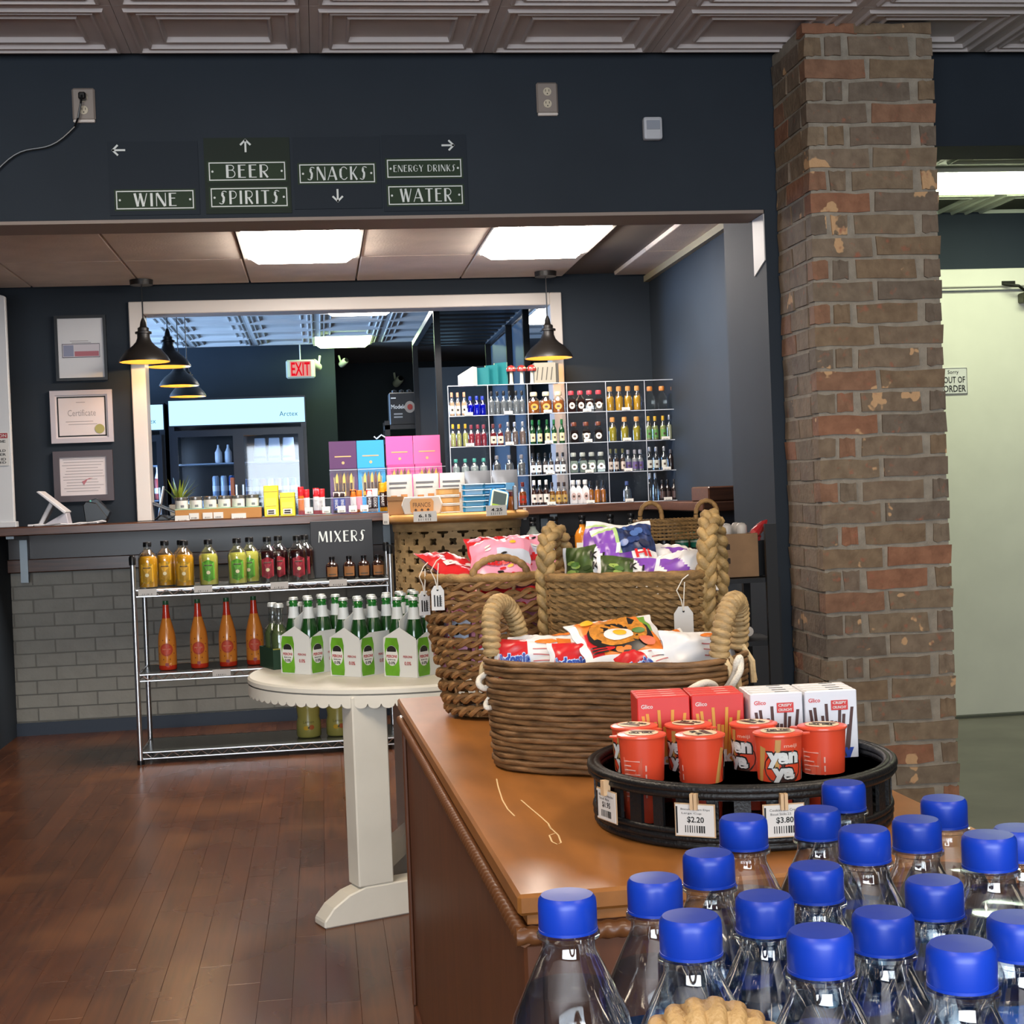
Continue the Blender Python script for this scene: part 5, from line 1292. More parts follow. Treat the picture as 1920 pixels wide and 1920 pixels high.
# black shelf and beer cartons
t = thing('black_shelf', 'black slatted shelf carrying two beer cartons in the far room', 'shelf', (.87, 12.15, 0))
for (x, y) in ((-.31, -.12), (.31, -.12), (-.31, .18), (.31, .18)): obj('post', G().box(x-.02, x+.02, y-.02, y+.02, 0, 1.84), BLACK, t)
for z in (1.77, 1.66, 1.2): obj('slat_shelf', G().box(-.33, .33, -.14, .2, z, z+.035), BLACK, t)
obj('white_box_side', G().box(-.2, .1, -.08, .15, 1.236, 1.65), mat('pale steel box', '9b9f9c', .4, .3), t)
obj('hook_rail', G().tube([(-.42, -.1, 1.72), (-.4, -.1, 1.7), (-.36, -.1, 1.73), (-.33, -.1, 1.71)], .008, 6), CHROME, t)
def beercase(label, x, word, disc):
    t = thing('beer_carton', label, 'beer carton', (x, 12.1, 1.8055))
    obj('carton', G().box(-.105, .105, 0, .2, 0, .265), mat('black carton', '15161a', .4), t, bevel=.008)
    text('lettering', word, mat('carton white', 'c9cccf', .4), t, (-.03, -.002, .15), w=.12, h=.035, bold=.02)
    obj('top_line', G().box(-.09, -.05, -.002, -.0005, .215, .225), mat('carton white', 'c9cccf', .4), t)
    for z in (.06, .085): obj('print_line', G().box(-.07, 0, -.002, -.0005, z, z+.012), mat('carton grey', '8f9398', .4), t)
    if disc:
        e = obj('crest', G().prism(ellipse(.042, .048, 16), -.0035, -.002, M=Matrix.Translation((.06, 0, .145))), mat('crest grey', '8d8680', .4), t)
        obj('crest_mark', G().prism(ellipse(.022, .024, 12), -.0045, -.0035, M=Matrix.Translation((.062, 0, .145))), mat('crest red', '8d2c24', .4), e)
    for q in range(3): obj('bottle_top', G().lathe([(.02, .265), (.02, .285), (.001, .292)], 10, c=(-.06+.06*q, .06)), BLACKP, t, smooth=50)
beercase('black beer carton with white lettering on the shelf left of the steel frame post', .69, 'Modelo', True)
beercase('black beer carton half hidden behind the clear miniature display', .95, 'Pale', False)
# glowing screen seen beside the miniature display
t = thing('cooler_header_sign', 'small glowing pale blue panel seen at the left edge of the miniature display', 'lit sign', (1.13, 13.2, 2.06))
obj('panel', G().box(-.05, .14, 0, .02, -.11, .11), HEAD, t); obj('case', G().box(-.06, .15, .02, .06, -.12, .12), CBL, t)
obj('pole', G().box(.03, .06, .025, .055, -2.06, -.12), CBL, t)
# ---------------------------------------------------------------- round white table
TW = mat('chalky white paint', 'dedbcf', .5, var=.05, vscale=6)
TC = Vector((.25, 4.785, 0)); TR = .5
t = thing('round_table', 'round white table with scalloped apron and trestle feet holding beer', 'table', TC)
obj('top', G().lathe([(.001, .652), (TR-.012, .652), (TR, .66), (TR, .672), (TR-.006, .678), (.001, .678)], 72), TW, t, smooth=30)
NS = 78; g = G(); vs = []; fs = []
K = NS*10
for i in range(K):
    a = 2*PI*i/K; u = (i % 10)/10*2-1
    z = .632-.014*math.sqrt(max(0, 1-u*u))
    for rr, zz in ((TR-.002, .655), (TR-.002, z), (TR-.016, z), (TR-.016, .655)): vs.append((rr*cos(a), rr*sin(a), zz))
for i in range(K):
    j = (i+1) % K
    for q in range(3): fs.append((i*4+q+1, j*4+q+1, j*4+q, i*4+q) if 0 else (i*4+q, i*4+q+1, j*4+q+1, j*4+q))
obj('apron', G().add(vs, fs), TW, t, smooth=25)
d = Vector((.93, .367)); n = Vector((-.367, .93)); A = Vector((-.05, 4.312))
def trestle(off):
    o = A+off
    ang = math.atan2(d.y, d.x)
    base = (o.x-TC.x, o.y-TC.y, 0)
    L = .64
    prof = [(0, 0), (0, .02), (.03, .055), (.08, .085), (.13, .1), (L-.13, .1), (L-.08, .085), (L-.03, .055), (L, .02), (L, 0)]
    ft = obj('foot', G().prism(prof, -.04, .04), TW, t, base, (0, 0, ang), bevel=.004)
    for s in (.165, L-.165):
        p = o+d*s
        obj('post', G().box(-.055, .055, -.04, .04, .1, .652), TW, t, (p.x-TC.x, p.y-TC.y, 0), (0, 0, ang), bevel=.004)
trestle(Vector((0, 0))); trestle(Vector((.17, .53)))
p0, p1 = A+d*.165, A+Vector((.17, .53))+d*.165
dv = p1-p0
for s in (.165, .475):
    p = A+d*s
    obj('stretcher', G().box(.042, dv.length-.042, -.022, .022, .105, .17), TW, t, (p.x-TC.x, p.y-TC.y, 0), (0, 0, math.atan2(dv.y, dv.x)))

# beer
CARD = mat('white carton card', 'd0d2d0', .45); BEER = mat('green beer glass', '183f18', .1, coat=.7); BEERD = mat('dark green beer glass', '16391a', .1, coat=.7)
CAPM = mat('white crown cap', 'cfd4d2', .3, .3); NECKL = mat('pale neck label', 'c9cfd0', .4); GPR = mat('green bottle print', '5f9a25', .4, var=.25, vscale=14); CRNT = mat('crest black', '22221f', .5); REDT = mat('red carton ink', 'a83a3a', .5)
def beer_bottle(label, x, y, z, rz=0, group=None):
    t = thing('beer_bottle', label, 'beer bottle', (x, y, z), rz, group)
    obj('glass', G().lathe([(.001, 0), (.027, .001), (.029, .006), (.029, .115), (.027, .14), (.0185, .175), (.0155, .19)], 16), BEER, t, smooth=50)
    obj('neck_label', G().lathe([(.0195, .172), (.0162, .19), (.0152, .208)], 16, caps=False), NECKL, t, smooth=50)
    obj('neck', G().lathe([(.0148, .205), (.0128, .216), (.0148, .219), (.0148, .223), (.0125, .225), (.0125, .234)], 16), mat('bright green glass', '1c6a26', .1, coat=.7), t, smooth=50)
    obj('crown_cap', G().lathe([(.0155, .229), (.0152, .233), (.0135, .237), (.001, .2385)], 16), CAPM, t, smooth=40)
    return t
proto_beer = None
ZT = .6785
def carton(label, corner, ang, name_, front=True):
    """six pack: the corner nearest the viewer, the right face running along ang"""
    t = thing('beer_carton', label, 'beer carton', (corner[0], corner[1], ZT), ang, group='white six bottle cartons on the round table')
    L, Wd, H = .195, .128, .132      # long side along +x, short side along +y
    m = CARD
    obj('base', G().box(.001, L-.001, .001, Wd-.001, 0, .0012), m, t)
    for nm, g in (('long_side', G().prism([(0, 0), (L, 0), (L, .112), (L*.75, H), (L*.25, H), (0, .112)], 0, .0012)), ('long_side', G().prism([(0, 0), (L, 0), (L, .112), (L*.75, H), (L*.25, H), (0, .112)], Wd-.0012, Wd))):
        obj(nm, g, m, t)
    for x in (0, L-.0012):
        obj('short_side', G().prism([(.0013, 0), (Wd-.0013, 0), (Wd-.0013, .112), (Wd*.66, .15), (Wd/2, .205), (Wd*.34, .15), (.0013, .112)] if 0 else [(.0013, 0), (Wd-.0013, 0), (Wd-.0013, .118), (Wd*.5, .15), (.0013, .118)], x, x+.0012, 'x'), m, t)
    obj('divider', G().prism([(.002, .002), (L-.002, .002), (L-.002, .17), (L*.72, .2), (L*.28, .2), (.002, .17)], Wd/2-.001, Wd/2+.001), m, t)
    for x in (L/3, 2*L/3): obj('cell_wall', G().box(x-.0006, x+.0006, .0015, Wd/2-.0012, .002, .1), m, t).data; obj('cell_wall', G().box(x-.0006, x+.0006, Wd/2+.0012, Wd-.0015, .002, .1), m, t)
    # printed bottle on the two faces that meet at each corner
    def bottle_print(M):
        b = obj('bottle_print', G().add([Vector(p) for p in [(-.026, 0, .003), (.026, 0, .003), (.029, 0, .02), (.026, 0, .06), (.028, 0, .095), (.022, 0, .118), (-.022, 0, .118), (-.028, 0, .095), (-.026, 0, .06), (-.029, 0, .02)]], [tuple(range(10))], 0, M), GPR, t)
        M2 = M@Matrix.Translation((0, -.0007, 0))
        obj('oval_label', G().add([(u, 0, v+.064) for u, v in ellipse(.0245, .031, 20)], [tuple(range(20))], 0, M2), mat('oval label white', 'd9dad6', .45), b)
        M3 = M@Matrix.Translation((0, -.0014, 0))
        obj('crest', G().add([(u, 0, max(v, -.004)+.08) for u, v in ellipse(.018, .014, 20)], [tuple(range(20))], 0, M3), CRNT, b)
        for s_, z_, h_, w_, mm in (('PERONI', .062, .009, .04, REDT), ('0.0%', .042, .009, .026, CRNT), ('birra', .052, .004, .03, CRNT)):
            me = text_mesh(s_, h_, w_, .03).copy(); me.transform(M@Matrix.Translation((0, -.0015, z_))@Matrix.Rotation(PI/2, 4, 'X')); me.materials.clear(); me.materials.append(mm)
            obj('lettering', me, None, b)
    F1 = lambda x: Matrix.Translation((x, -.0008, 0))                             # faces -y
    F2 = lambda y: Matrix.Translation((-.0008, y, 0))@Matrix.Rotation(-PI/2, 4, 'Z')   # faces -x
    bottle_print(F1(.033)); bottle_print(F1(L-.033)); bottle_print(F2(.032 if 0 else Wd-.033))
    for M in (F1(L*.5), F2(.034)):
        for s_, z_, h_, w_, mm in (('PERONI', .062, .007, .034, REDT), ('0.0%', .042, .011, .026, REDT)):
            me = text_mesh(s_, h_, w_, .02).copy(); me.transform(M@Matrix.Translation((0, -.0008, z_))@Matrix.Rotation(PI/2, 4, 'X')); me.materials.clear(); me.materials.append(mm)
            obj('lettering', me, None, t)
    # bottles
    global proto_beer
    c, s = cos(ang), sin(ang)
    for j, side in enumerate(('near', 'far')):
        for i, pos in enumerate(('front', 'middle', 'rear')):
            lx, ly = .034+.0635*i, .032+.064*j
            X, Y = corner[0]+lx*c-ly*s, corner[1]+lx*s+ly*c
            lb = 'green beer bottle in the %s, %s side, %s slot' % (name_, side, pos)
            if proto_beer is None: proto_beer = beer_bottle(lb, X, Y, ZT+.0015, 0, 'green beer bottles in cartons'); 
            else: dup(proto_beer, (X, Y, ZT+.0015), random.random(), lb)
    return t
c1, c2, c3 = onZ(583, 1265, ZT), onZ(677, 1270, ZT), onZ(783, 1271, ZT)
AN = .82
carton('white six bottle beer carton at the front left of the round table', c1, AN, 'front left carton')
carton('white six bottle beer carton at the front middle of the round table', c2, AN-.03, 'front middle carton')
carton('white six bottle beer carton at the front right of the round table', c3, AN+.02, 'front right carton')
e = Vector((cos(AN), sin(AN), 0))*.21
carton('white six bottle beer carton behind the front middle one', c2+e, AN, 'rear middle carton')
carton('white six bottle beer carton behind the front right one', c3+e, AN, 'rear right carton')
# clear four pack at the left
cc = onZ(522, 1257, ZT)+Vector((-.012, .03, 0))
t = thing('bottle_carrier', 'dark green carton carrier of clear bottles at the left of the round table', 'bottle carrier', (cc.x, cc.y, ZT), .35)
obj('base', G().box(-.005, .135, -.005, .135, 0, .001), mat('carrier green', '1f3a28', .5), t)
for k, g in enumerate((G().box(-.005, .135, -.006, -.005, 0, .068), G().box(-.005, .135, .135, .136, 0, .068), G().box(-.006, -.005, -.005, .135, 0, .068), G().box(.135, .136, -.005, .135, 0, .068))):
    sd = obj('side', g, mat('carrier green', '1f3a28', .5), t)
obj('gold_edge', G().box(-.006, .136, -.007, -.006, .064, .068), mat('gold edge', '8f8a3c', .4), t)
obj('paper_label', G().box(.02, .06, -.0075, -.006, .02, .045), mat('carrier label', 'a9b0a0', .5), t); obj('paper_label', G().box(.08, .125, -.0075, -.006, .02, .045), mat('carrier label', 'a9b0a0', .5), t)
TON = mat('pale tonic', '55623a', .12, coat=.6)
c, s = cos(.35), sin(.35)
for i in range(4):
    lx, ly = .031+.066*(i % 2), .031+.066*(i//2)
    t = thing('tonic_bottle', 'clear pale bottle with white cap in the dark green carrier, %s' % ('front left', 'front right', 'back left', 'back right')[i], 'bottle', (cc.x+lx*c-ly*s, cc.y+lx*s+ly*c, ZT+.0012), group='clear bottles in the dark green carrier')
    obj('glass', G().lathe([(.001, 0), (.028, .001), (.032, .006), (.032, .108), (.027, .126), (.015, .142), (.0125, .19), (.015, .194), (.015, .2)], 16), GLASSB, t, smooth=50)
    obj('drink', G().lathe([(.001, .003), (.027, .004), (.0275, .11), (.02, .128), (.011, .142), (.001, .143)], 16), TON, t, smooth=50)
    obj('crown_cap', G().lathe([(.0165, .197), (.016, .206), (.014, .21), (.001, .211)], 16), CAPM, t, smooth=40)

# ---------------------------------------------------------------- wooden display cabinet
CA = math.radians(1.6); CW, CL = .63, 1.74; CO = Vector((.2055, 1.69, 0))
t = thing('display_cabinet', 'long brown wooden display cabinet with rope carved edge holding the baskets', 'cabinet', CO, CA)
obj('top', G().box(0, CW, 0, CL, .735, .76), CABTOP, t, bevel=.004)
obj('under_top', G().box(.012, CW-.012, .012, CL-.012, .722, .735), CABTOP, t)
def rope(x0, y0, x1, y1, nm):
    L = math.hypot(x1-x0, y1-y0); N = int(L/.0022); g = G(); n = 8; vs = []
    a = math.atan2(y1-y0, x1-x0)
    for i in range(N+1):
        u = L*i/N
        for k in range(n):
            q = 2*PI*k/n; rr = .0105*(1+.22*abs(sin((q+u/.018*PI)))-.1)
            vs.append((x0+u*cos(a)-rr*cos(q)*sin(a), y0+u*sin(a)+rr*cos(q)*cos(a), .711+rr*sin(q)))
    g.add(vs, [(i*n+k, i*n+(k+1) % n, (i+1)*n+(k+1) % n, (i+1)*n+k) for i in range(N) for k in range(n)])
    g.f += [list(range(n-1, -1, -1)), [N*n+k for k in range(n)]]; g.m += [0, 0]
    obj(nm, g, mat('rope carved wood', '6f4526', .35, coat=.3), t, smooth=60)
rope(-.003, .006, CW-.006, .006, 'rope_edge'); rope(.006, .0, .006, CL-.006, 'rope_edge'); rope(CW-.006, .006, CW-.006, CL-.006, 'rope_edge')
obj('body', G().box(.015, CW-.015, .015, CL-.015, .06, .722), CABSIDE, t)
obj('plinth', G().box(.008, CW-.008, .008, CL-.008, 0, .06), CABSIDE, t, bevel=.004)
for x in (.008, CW-.028): obj('stile', G().box(x, x+.02, .006, .0145, .06, .7), CABSIDE, t, bevel=.002)
obj('edge_post', G().box(.006, .0145, CL-.03, CL-.008, .06, .7), CABSIDE, t, bevel=.002)
obj('edge_post', G().box(.006, .0145, .008, .03, .06, .7), CABSIDE, t, bevel=.002)
# scratches where finish is worn through: thin inlaid marks
sc = mat('bare scratched wood', 'd6b98a', .7)
def scratch(pts):
    P = [onZ(x, y, .7603) for x, y in pts]; g = G(); vs = []
    R_ = Matrix.Rotation(-CA, 3, 'Z')
    for i, p in enumerate(P):
        dd = (P[min(i+1, len(P)-1)]-P[max(i-1, 0)]); dd.z = 0; dd.normalize(); nn = Vector((-dd.y, dd.x, 0))*.0011
        vs += [R_@(p-nn-CO), R_@(p+nn-CO)]
    g.add(vs, [(2*i, 2*i+1, 2*i+3, 2*i+2) for i in range(len(P)-1)])
    obj('scratch', g, sc, t)
scratch([(931, 1460), (934, 1475), (942, 1500), (952, 1517), (965, 1530)]); scratch([(977, 1500), (992, 1513), (1010, 1528), (1028, 1544), (1034, 1556), (1029, 1548)]); scratch([(1032, 1552), (1047, 1566), (1052, 1580), (1045, 1583), (1035, 1578), (1030, 1566), (1042, 1562)])

# ---------------------------------------------------------------- black rack by the pillar with crates and a wicker basket
t = thing('black_rack', 'black metal shelf rack beside the brick pillar', 'shelf rack', (1.24, 4.82, 0))
for sx in (-.22, .2):
    for sy in (-.17, .17): obj('post', G().box(sx-.012, sx+.012, sy-.012, sy+.012, 0, .918), BLACK, t)
for z in (.903, .70, .5, .3, .1): obj('shelf', G().box(-.23, .21, -.18, .18, z, z+.015), BLACK, t)
obj('side_board', G().box(.163, .2, -.2, -.183, .02, 1.09), mat('black board', '101012', .5), t)
KB = mat('kraft crate', '7f6245', .7, var=.15, vscale=12)
t = thing('kraft_crate', 'brown kraft crate of white capped bottles on the black rack', 'crate', (1.333, 4.79, .921))
for g in (G().box(-.06, .06, -.12, -.116, 0, .14), G().box(-.06, .06, .116, .12, 0, .14), G().box(-.06, -.056, -.1155, .1155, 0, .14), G().box(.056, .06, -.1155, .1155, 0, .14)): sd = obj('side', g, KB, t, bevel=.001)
obj('base', G().box(-.055, .055, -.115, .115, 0, .003), KB, t)
for q in (.045, .09): obj('slot', G().box(-.052, -.034, -.1215, -.1202, q, q+.018), mat('crate slot', '2a2019', .8), t)
for i in range(4):
    u = thing('capped_bottle', 'white capped bottle standing in the kraft crate on the black rack, %s' % ('front left', 'front right', 'back left', 'back right')[i], 'bottle', (1.308+.05*(i % 2), 4.735+.06*(i//2), .925), group='white capped bottles in the kraft crate')
    obj('glass', G().lathe([(.001, 0), (.023, .001), (.023, .1), (.012, .13)], 14), mat('dark wine glass', '1a1614', .15, coat=.5), u, smooth=50)
    obj('cap', G().lathe([(.0135, .125), (.018, .14), (.018, .16), (.011, .168), (.001, .17)], 14), mat('cap grey white', 'b9b3ac', .4), u, smooth=50)
RF = mat('red foil', 'a82a2e', .3)
for i in range(3):
    u = thing('red_foil_packet', 'crumpled red foil packet on the black rack beside the kraft crate, %s from left' % ORD[i], 'packet', (1.4+.02*i+.0, 4.72+.04*i, 1.062+.006*i), rot=(.3*i, -.45, .2*i), group='red foil packets on the black rack')
    obj('foil', G().lathe([(.001, -.02), (.014, -.012), (.017, .0), (.012, .02), (.003, .035)], 7, M=Matrix.Rotation(1.2, 4, 'Y')), RF, u)
    obj('twist', G().box(-.004, .004, -.002, .002, -.03, -.018), RF, u)
obj('packet_box', G().box(.158, .19, -.1, .1, .92, 1.035), mat('black board', '101012', .5), bpy.data.objects['black_rack'])
for k, zz in enumerate((.715, .515, .315, .115)):
    for i in range(3):
        u = thing('rolled_bottle', 'white capped bottle lying on the black rack, %s shelf from top, %s from left' % (('second', 'third', 'fourth', 'lowest')[k], ORD[i]), 'bottle', (1.2+.075*i, 4.79, zz+.0305), rot=(PI/2, 0, 0), group='white capped bottles lying on the black rack')
        obj('glass', G().lathe([(.001, -.12), (.029, -.118), (.03, .04), (.013, .08)], 14), mat('dark wine glass', '1a1614', .15, coat=.5), u, smooth=50)
        obj('cap', G().lathe([(.0135, .075), (.016, .085), (.016, .125), (.001, .128)], 12), mat('cap grey white', 'b9b3ac', .4), u, smooth=50)
# ---------------------------------------------------------------- woven baskets
def superell(a, b, p, t):
    c, s = cos(t), sin(t)
    return (a*math.copysign(abs(c)**(2/p), c), b*math.copysign(abs(s)**(2/p), s))
def loop(a, b, p, n):
    pts = [superell(a, b, p, 2*PI*i/n) for i in range(n)]
    out = []
    for i in range(n):
        d = Vector(pts[(i+1) % n])-Vector(pts[i-1]); d = d.normalized() if d.length > 0 else Vector((1, 0))
        out.append((pts[i], (d.y, -d.x)))
    return out
def even_loop(a, b, p, n):
    """points evenly spaced along the outline, with outward normals"""
    raw = [Vector(superell(a, b, p, 2*PI*i/720)) for i in range(721)]
    L = [0]
    for i in range(720): L.append(L[-1]+(raw[i+1]-raw[i]).length)
    out, k = [], 0
    for i in range(n):
        s = L[-1]*i/n
        while L[k+1] < s: k += 1
        f = (s-L[k])/max(1e-9, L[k+1]-L[k]); out.append(raw[k].lerp(raw[k+1], f))
    res = []
    for i in range(n):
        d = (out[(i+1) % n]-out[i-1]).normalized(); res.append((out[i], Vector((d.y, -d.x))))
    return res
def arch(x, w, z0, h, n=40, axis='y', lean=0):
    """half loop handle: two feet w apart on an axis, rising h above z0"""
    P = []
    for i in range(n+1):
        a = PI*i/n; u = -w/2*cos(a); z = z0+h*sin(a)**.75
        P.append((x+lean*sin(a), u, z) if axis == 'y' else (u, x+lean*sin(a), z))
    return P
def wrapped(name, path, r, m, parent, turns, nseg=None):
    """handle bound with a flat strip: a tube that swells once per turn of the binding"""
    P = [Vector(p) for p in path]; N = nseg or turns*6; Q = []
    Ls = [0]
    for i in range(len(P)-1): Ls.append(Ls[-1]+(P[i+1]-P[i]).length)
    k = 0
    for i in range(N+1):
        s = Ls[-1]*i/N*.99999
        while Ls[k+1] < s: k += 1
        Q.append(P[k].lerp(P[k+1], (s-Ls[k])/(Ls[k+1]-Ls[k])))
    n = 12; vs = []
    for i, p in enumerate(Q):
        t = (Q[min(i+1, N)]-Q[max(i-1, 0)]).normalized()
        a = Vector((0, 0, 1))-t*t.z
        a = a.normalized() if a.length > .05 else Vector((1, 0, 0)); b = t.cross(a)
        for q in range(n):
            g_ = 2*PI*q/n; ph = (i/N*turns+.22*sin(g_)) % 1.0
            rr = r*(.74+.3*math.sqrt(max(0, 1-(2*ph-1)**2)))
            vs.append(p+a*(rr*cos(g_))+b*(rr*sin(g_)))
    fs = [(i*n+q, i*n+(q+1) % n, (i+1)*n+(q+1) % n, (i+1)*n+q) for i in range(N) for q in range(n)]
    fs += [tuple(range(n-1, -1, -1)), tuple(N*n+q for q in range(n))]
    return obj(name, G().add(vs, fs), m, parent, smooth=50)
def braid(name, path, r, m, parent, pitch=.05, amp=None):
    """three strands plaited along a path"""
    P = [Vector(p) for p in path]; Ls = [0]
    for i in range(len(P)-1): Ls.append(Ls[-1]+(P[i+1]-P[i]).length)
    N = int(Ls[-1]/.004); Q = []; k = 0
    for i in range(N+1):
        s = Ls[-1]*i/N*.99999
        while Ls[k+1] < s: k += 1
        Q.append(P[k].lerp(P[k+1], (s-Ls[k])/(Ls[k+1]-Ls[k])))
    A = amp or r*.85
    first = None; up = Vector((.2, -1, .15))
    for st in range(3):
        pts = []
        for i, p in enumerate(Q):
            t = (Q[min(i+1, N)]-Q[max(i-1, 0)]).normalized(); b = (up-t*up.dot(t)).normalized(); a = t.cross(b)
            ph = 2*PI*(Ls[-1]*i/N/pitch+st/3)
            pts.append(p+a*(A*sin(ph))+b*(A*.55*sin(2*ph)))
        q = obj('strand', G().tube(pts, lambda u: r*.62*(.9+.12*sin(u*90+st)), 7), m, parent, smooth=60)
    return q
def hang_tag(label, P0, w, h, rz, lines_=False, name='hang_tag', rx=0):
    t = thing(name, label, 'tag', P0, rz)
    c = .25*w
    g = obj('card', G().prism([(-w/2, -h), (w/2, -h), (w/2, -c-.004), (w/2-c, 0), (-w/2+c, 0), (-w/2, -c-.004)], -.0008, .0008), PAPER, t)
    obj('hole', G().add([(u, -.0012, v-.009) for u, v in ellipse(.0022, .0022, 10)], [tuple(range(10))]), INK, t)
    obj('string', G().tube([(0, -.001, -.008), (.001, -.004, .02), (.004, -.001, .045)], .0012, 5), COTTON, t)
    obj('string', G().tube([(0, -.001, -.008), (-.004, -.003, .012), (-.012, -.003, .03), (.0, -.002, .05), (.012, .0, .058)], .0012, 5), COTTON, t)
    if lines_:
        r = random.Random(3)
        for k in range(3):
            x = -w*.25+k*w*.22
            obj('print_line', G().box(x-.0014, x+.0014, -.0014, -.0009, -h*.85, -h*(.35+.1*r.random())), INK, t)
        for k in range(5):
            z = -h*.5-.004*k; obj('print_line', G().box(.0, w*.32, -.0014, -.0009, z-.0009, z+.0005), INK, t)
    return t
# basket A: oval basket of stacked coils, noodles (front)
BA = Vector((.4826, 2.475, .7615)); AA = -math.radians(30)
t = thing('coil_basket', 'oval coiled rope basket with bound handles full of noodle packets', 'basket', BA, AA)
NR = 19
for k in range(NR):
    f = k/(NR-1); a, b = .205+.01*f, .137+.008*f; z = .0055+.0096*k
    a += .0012*(k % 2); b += .0012*(k % 2); lp = even_loop(a, b, 3.0, 110); r = random.Random(k)
    pts = []
    p1, p2, p3 = r.random()*6, r.random()*6, r.random()*6
    for i, (p, n) in enumerate(lp):
        q = 2*PI*i/110; w = .0009*sin(7*q+p1)+.0007*sin(17*q+p2)
        pts.append((p.x+n.x*w, p.y+n.y*w, z+.0006*sin(5*q+p3)+.0005*sin(13*q+p1)))
    rad = [(.0049+.0006*abs(sin(i*.45+p2))+(.0007 if (i*7+k*3) % 13 == 0 else 0)) for i in range(110)]
    obj('coil', G().tube(pts, lambda u, rad=rad: rad[min(109, int(u*110))], 6, True), COIL, t, smooth=70)
obj('lining', G().lathe([(1, .008), (1.04, .172), (1.02, .172), (.98, .008), (1, .008)], 60, M=Matrix.Diagonal((.19, .122, 1, 1))), mat('dark basket inside', '4a3a24', .8), t, smooth=30)  # dark sheet added behind the coils so the gaps look shaded
obj('base', G().prism([tuple(superell(.2, .133, 3.0, 2*PI*i/40)) for i in range(40)], .001, .008, 'z'), COIL, t)
ZR = .0055+.0096*NR-.004
for s in (-1, 1):
    h = wrapped('bound_handle', [(x, y, z) for x, y, z in arch(s*.197, .125, ZR-.0, .085, 40, 'y', .012*s)], .0165, mat('pale bound husk', 'a68a5e', .55, var=.3, vscale=40, stretch=(1, 1, 3), bump=.4, bscale=200), t, 22)
    for e in (-1, 1):
        obj('binding', G().tube([(s*.2, e*.0625, ZR+.006), (s*.216, e*.066, ZR-.02), (s*.22, e*.07, ZR-.055)], .0055, 7), PALE, h)
        obj('binding', G().tube([(s*.205, e*.055, ZR+.006), (s*.222, e*.052, ZR-.02), (s*.224, e*.05, ZR-.055)], .0055, 7), PALE, h)
def bow(par, pts, r=.0055): return obj('cotton_bow', G().tube(pts, r, 7), COTTON, par, smooth=60)
RI = Matrix.Rotation(-AA, 4, 'Z')
def bowpx(pts, r=.0055):
    """a cotton cord through photo points (x, y, distance), in the frame of the basket"""
    P = [RI@(onY(x, y, Y)-BA) for x, y, Y in pts]; Q = []
    for i in range(len(P)-1):
        p0, p1, p2, p3 = P[max(0, i-1)], P[i], P[i+1], P[min(len(P)-1, i+2)]
        for k in range(5):
            u = k/5; Q.append(.5*((2*p1)+(p2-p0)*u+(2*p0-5*p1+4*p2-p3)*u*u+(3*p1-p0-3*p2+p3)*u**3))
    Q.append(P[-1]); bow(t, Q, r)
bowpx([(925, 1262, 2.52), (912, 1264, 2.51), (900, 1272, 2.50), (898, 1283, 2.49), (906, 1290, 2.49), (918, 1288, 2.50), (926, 1278, 2.51)])
bowpx([(924, 1296, 2.51), (918, 1308, 2.50), (911, 1320, 2.49), (913, 1327, 2.48), (922, 1326, 2.49)], .0045)
bowpx([(1352, 1300, 2.30), (1366, 1285, 2.30), (1378, 1262, 2.30), (1381, 1243, 2.29), (1387, 1233, 2.29), (1389, 1245, 2.29), (1387, 1260, 2.28), (1376, 1280, 2.28), (1362, 1300, 2.29)])
bowpx([(1345, 1302, 2.27), (1340, 1286, 2.23), (1325, 1280, 2.21), (1305, 1287, 2.20), (1288, 1300, 2.20), (1300, 1308, 2.20), (1325, 1300, 2.21), (1345, 1306, 2.24)])
bowpx([(1360, 1296, 2.29), (1374, 1293, 2.28), (1381, 1302, 2.28), (1378, 1318, 2.28)], .005)

# basket B: rectangular seagrass basket with plaited handles (back)
BB = Vector((.413, 2.8, .7635)); AB = -math.radians(24); LB, DB, HB = .297, .24, .287
ctr = BB+Vector((cos(AB), sin(AB), 0))*(LB/2)+Vector((-sin(AB), cos(AB), 0))*(DB/2)
t = thing('seagrass_basket', 'tall rectangular seagrass basket with plaited handles and a white tag', 'basket', ctr, AB)
NRB = 22; npt = 150
for k in range(NRB):
    f = k/(NRB-1); a, b = LB/2*(.94+.06*f), DB/2*(.92+.08*f); z = .0105+.0128*k
    lp = even_loop(a, b, 7, npt); r = random.Random(40+k); ph = (k % 2)*PI
    for tw in range(2):
        pts = []
        for i, (p, n) in enumerate(lp):
            q = 2*PI*i/npt; w = .0032*sin(24*q+ph+tw*PI)+.0006*sin(11*q+k); pts.append((p.x+n.x*w, p.y+n.y*w, z+.0032*cos(24*q+ph+tw*PI)+.0012*sin(6*q+k*1.3)))
        obj('weave_row', G().tube(pts, lambda u: .0052+.0012*abs(sin(u*190+k)), 5, True), SEAGRASS, t, smooth=70)
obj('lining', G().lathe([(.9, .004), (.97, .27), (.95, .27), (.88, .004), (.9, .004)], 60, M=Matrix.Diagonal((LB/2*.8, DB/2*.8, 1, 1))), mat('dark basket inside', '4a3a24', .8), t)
ZB = .008+.0128*NRB
obj('rim', G().tube([(p.x, p.y, ZB+.002) for p, n in even_loop(LB/2, DB/2, 7, 80)], lambda u: .0085+.002*abs(sin(u*150)), 7, True), SEAGRASS, t, smooth=60)
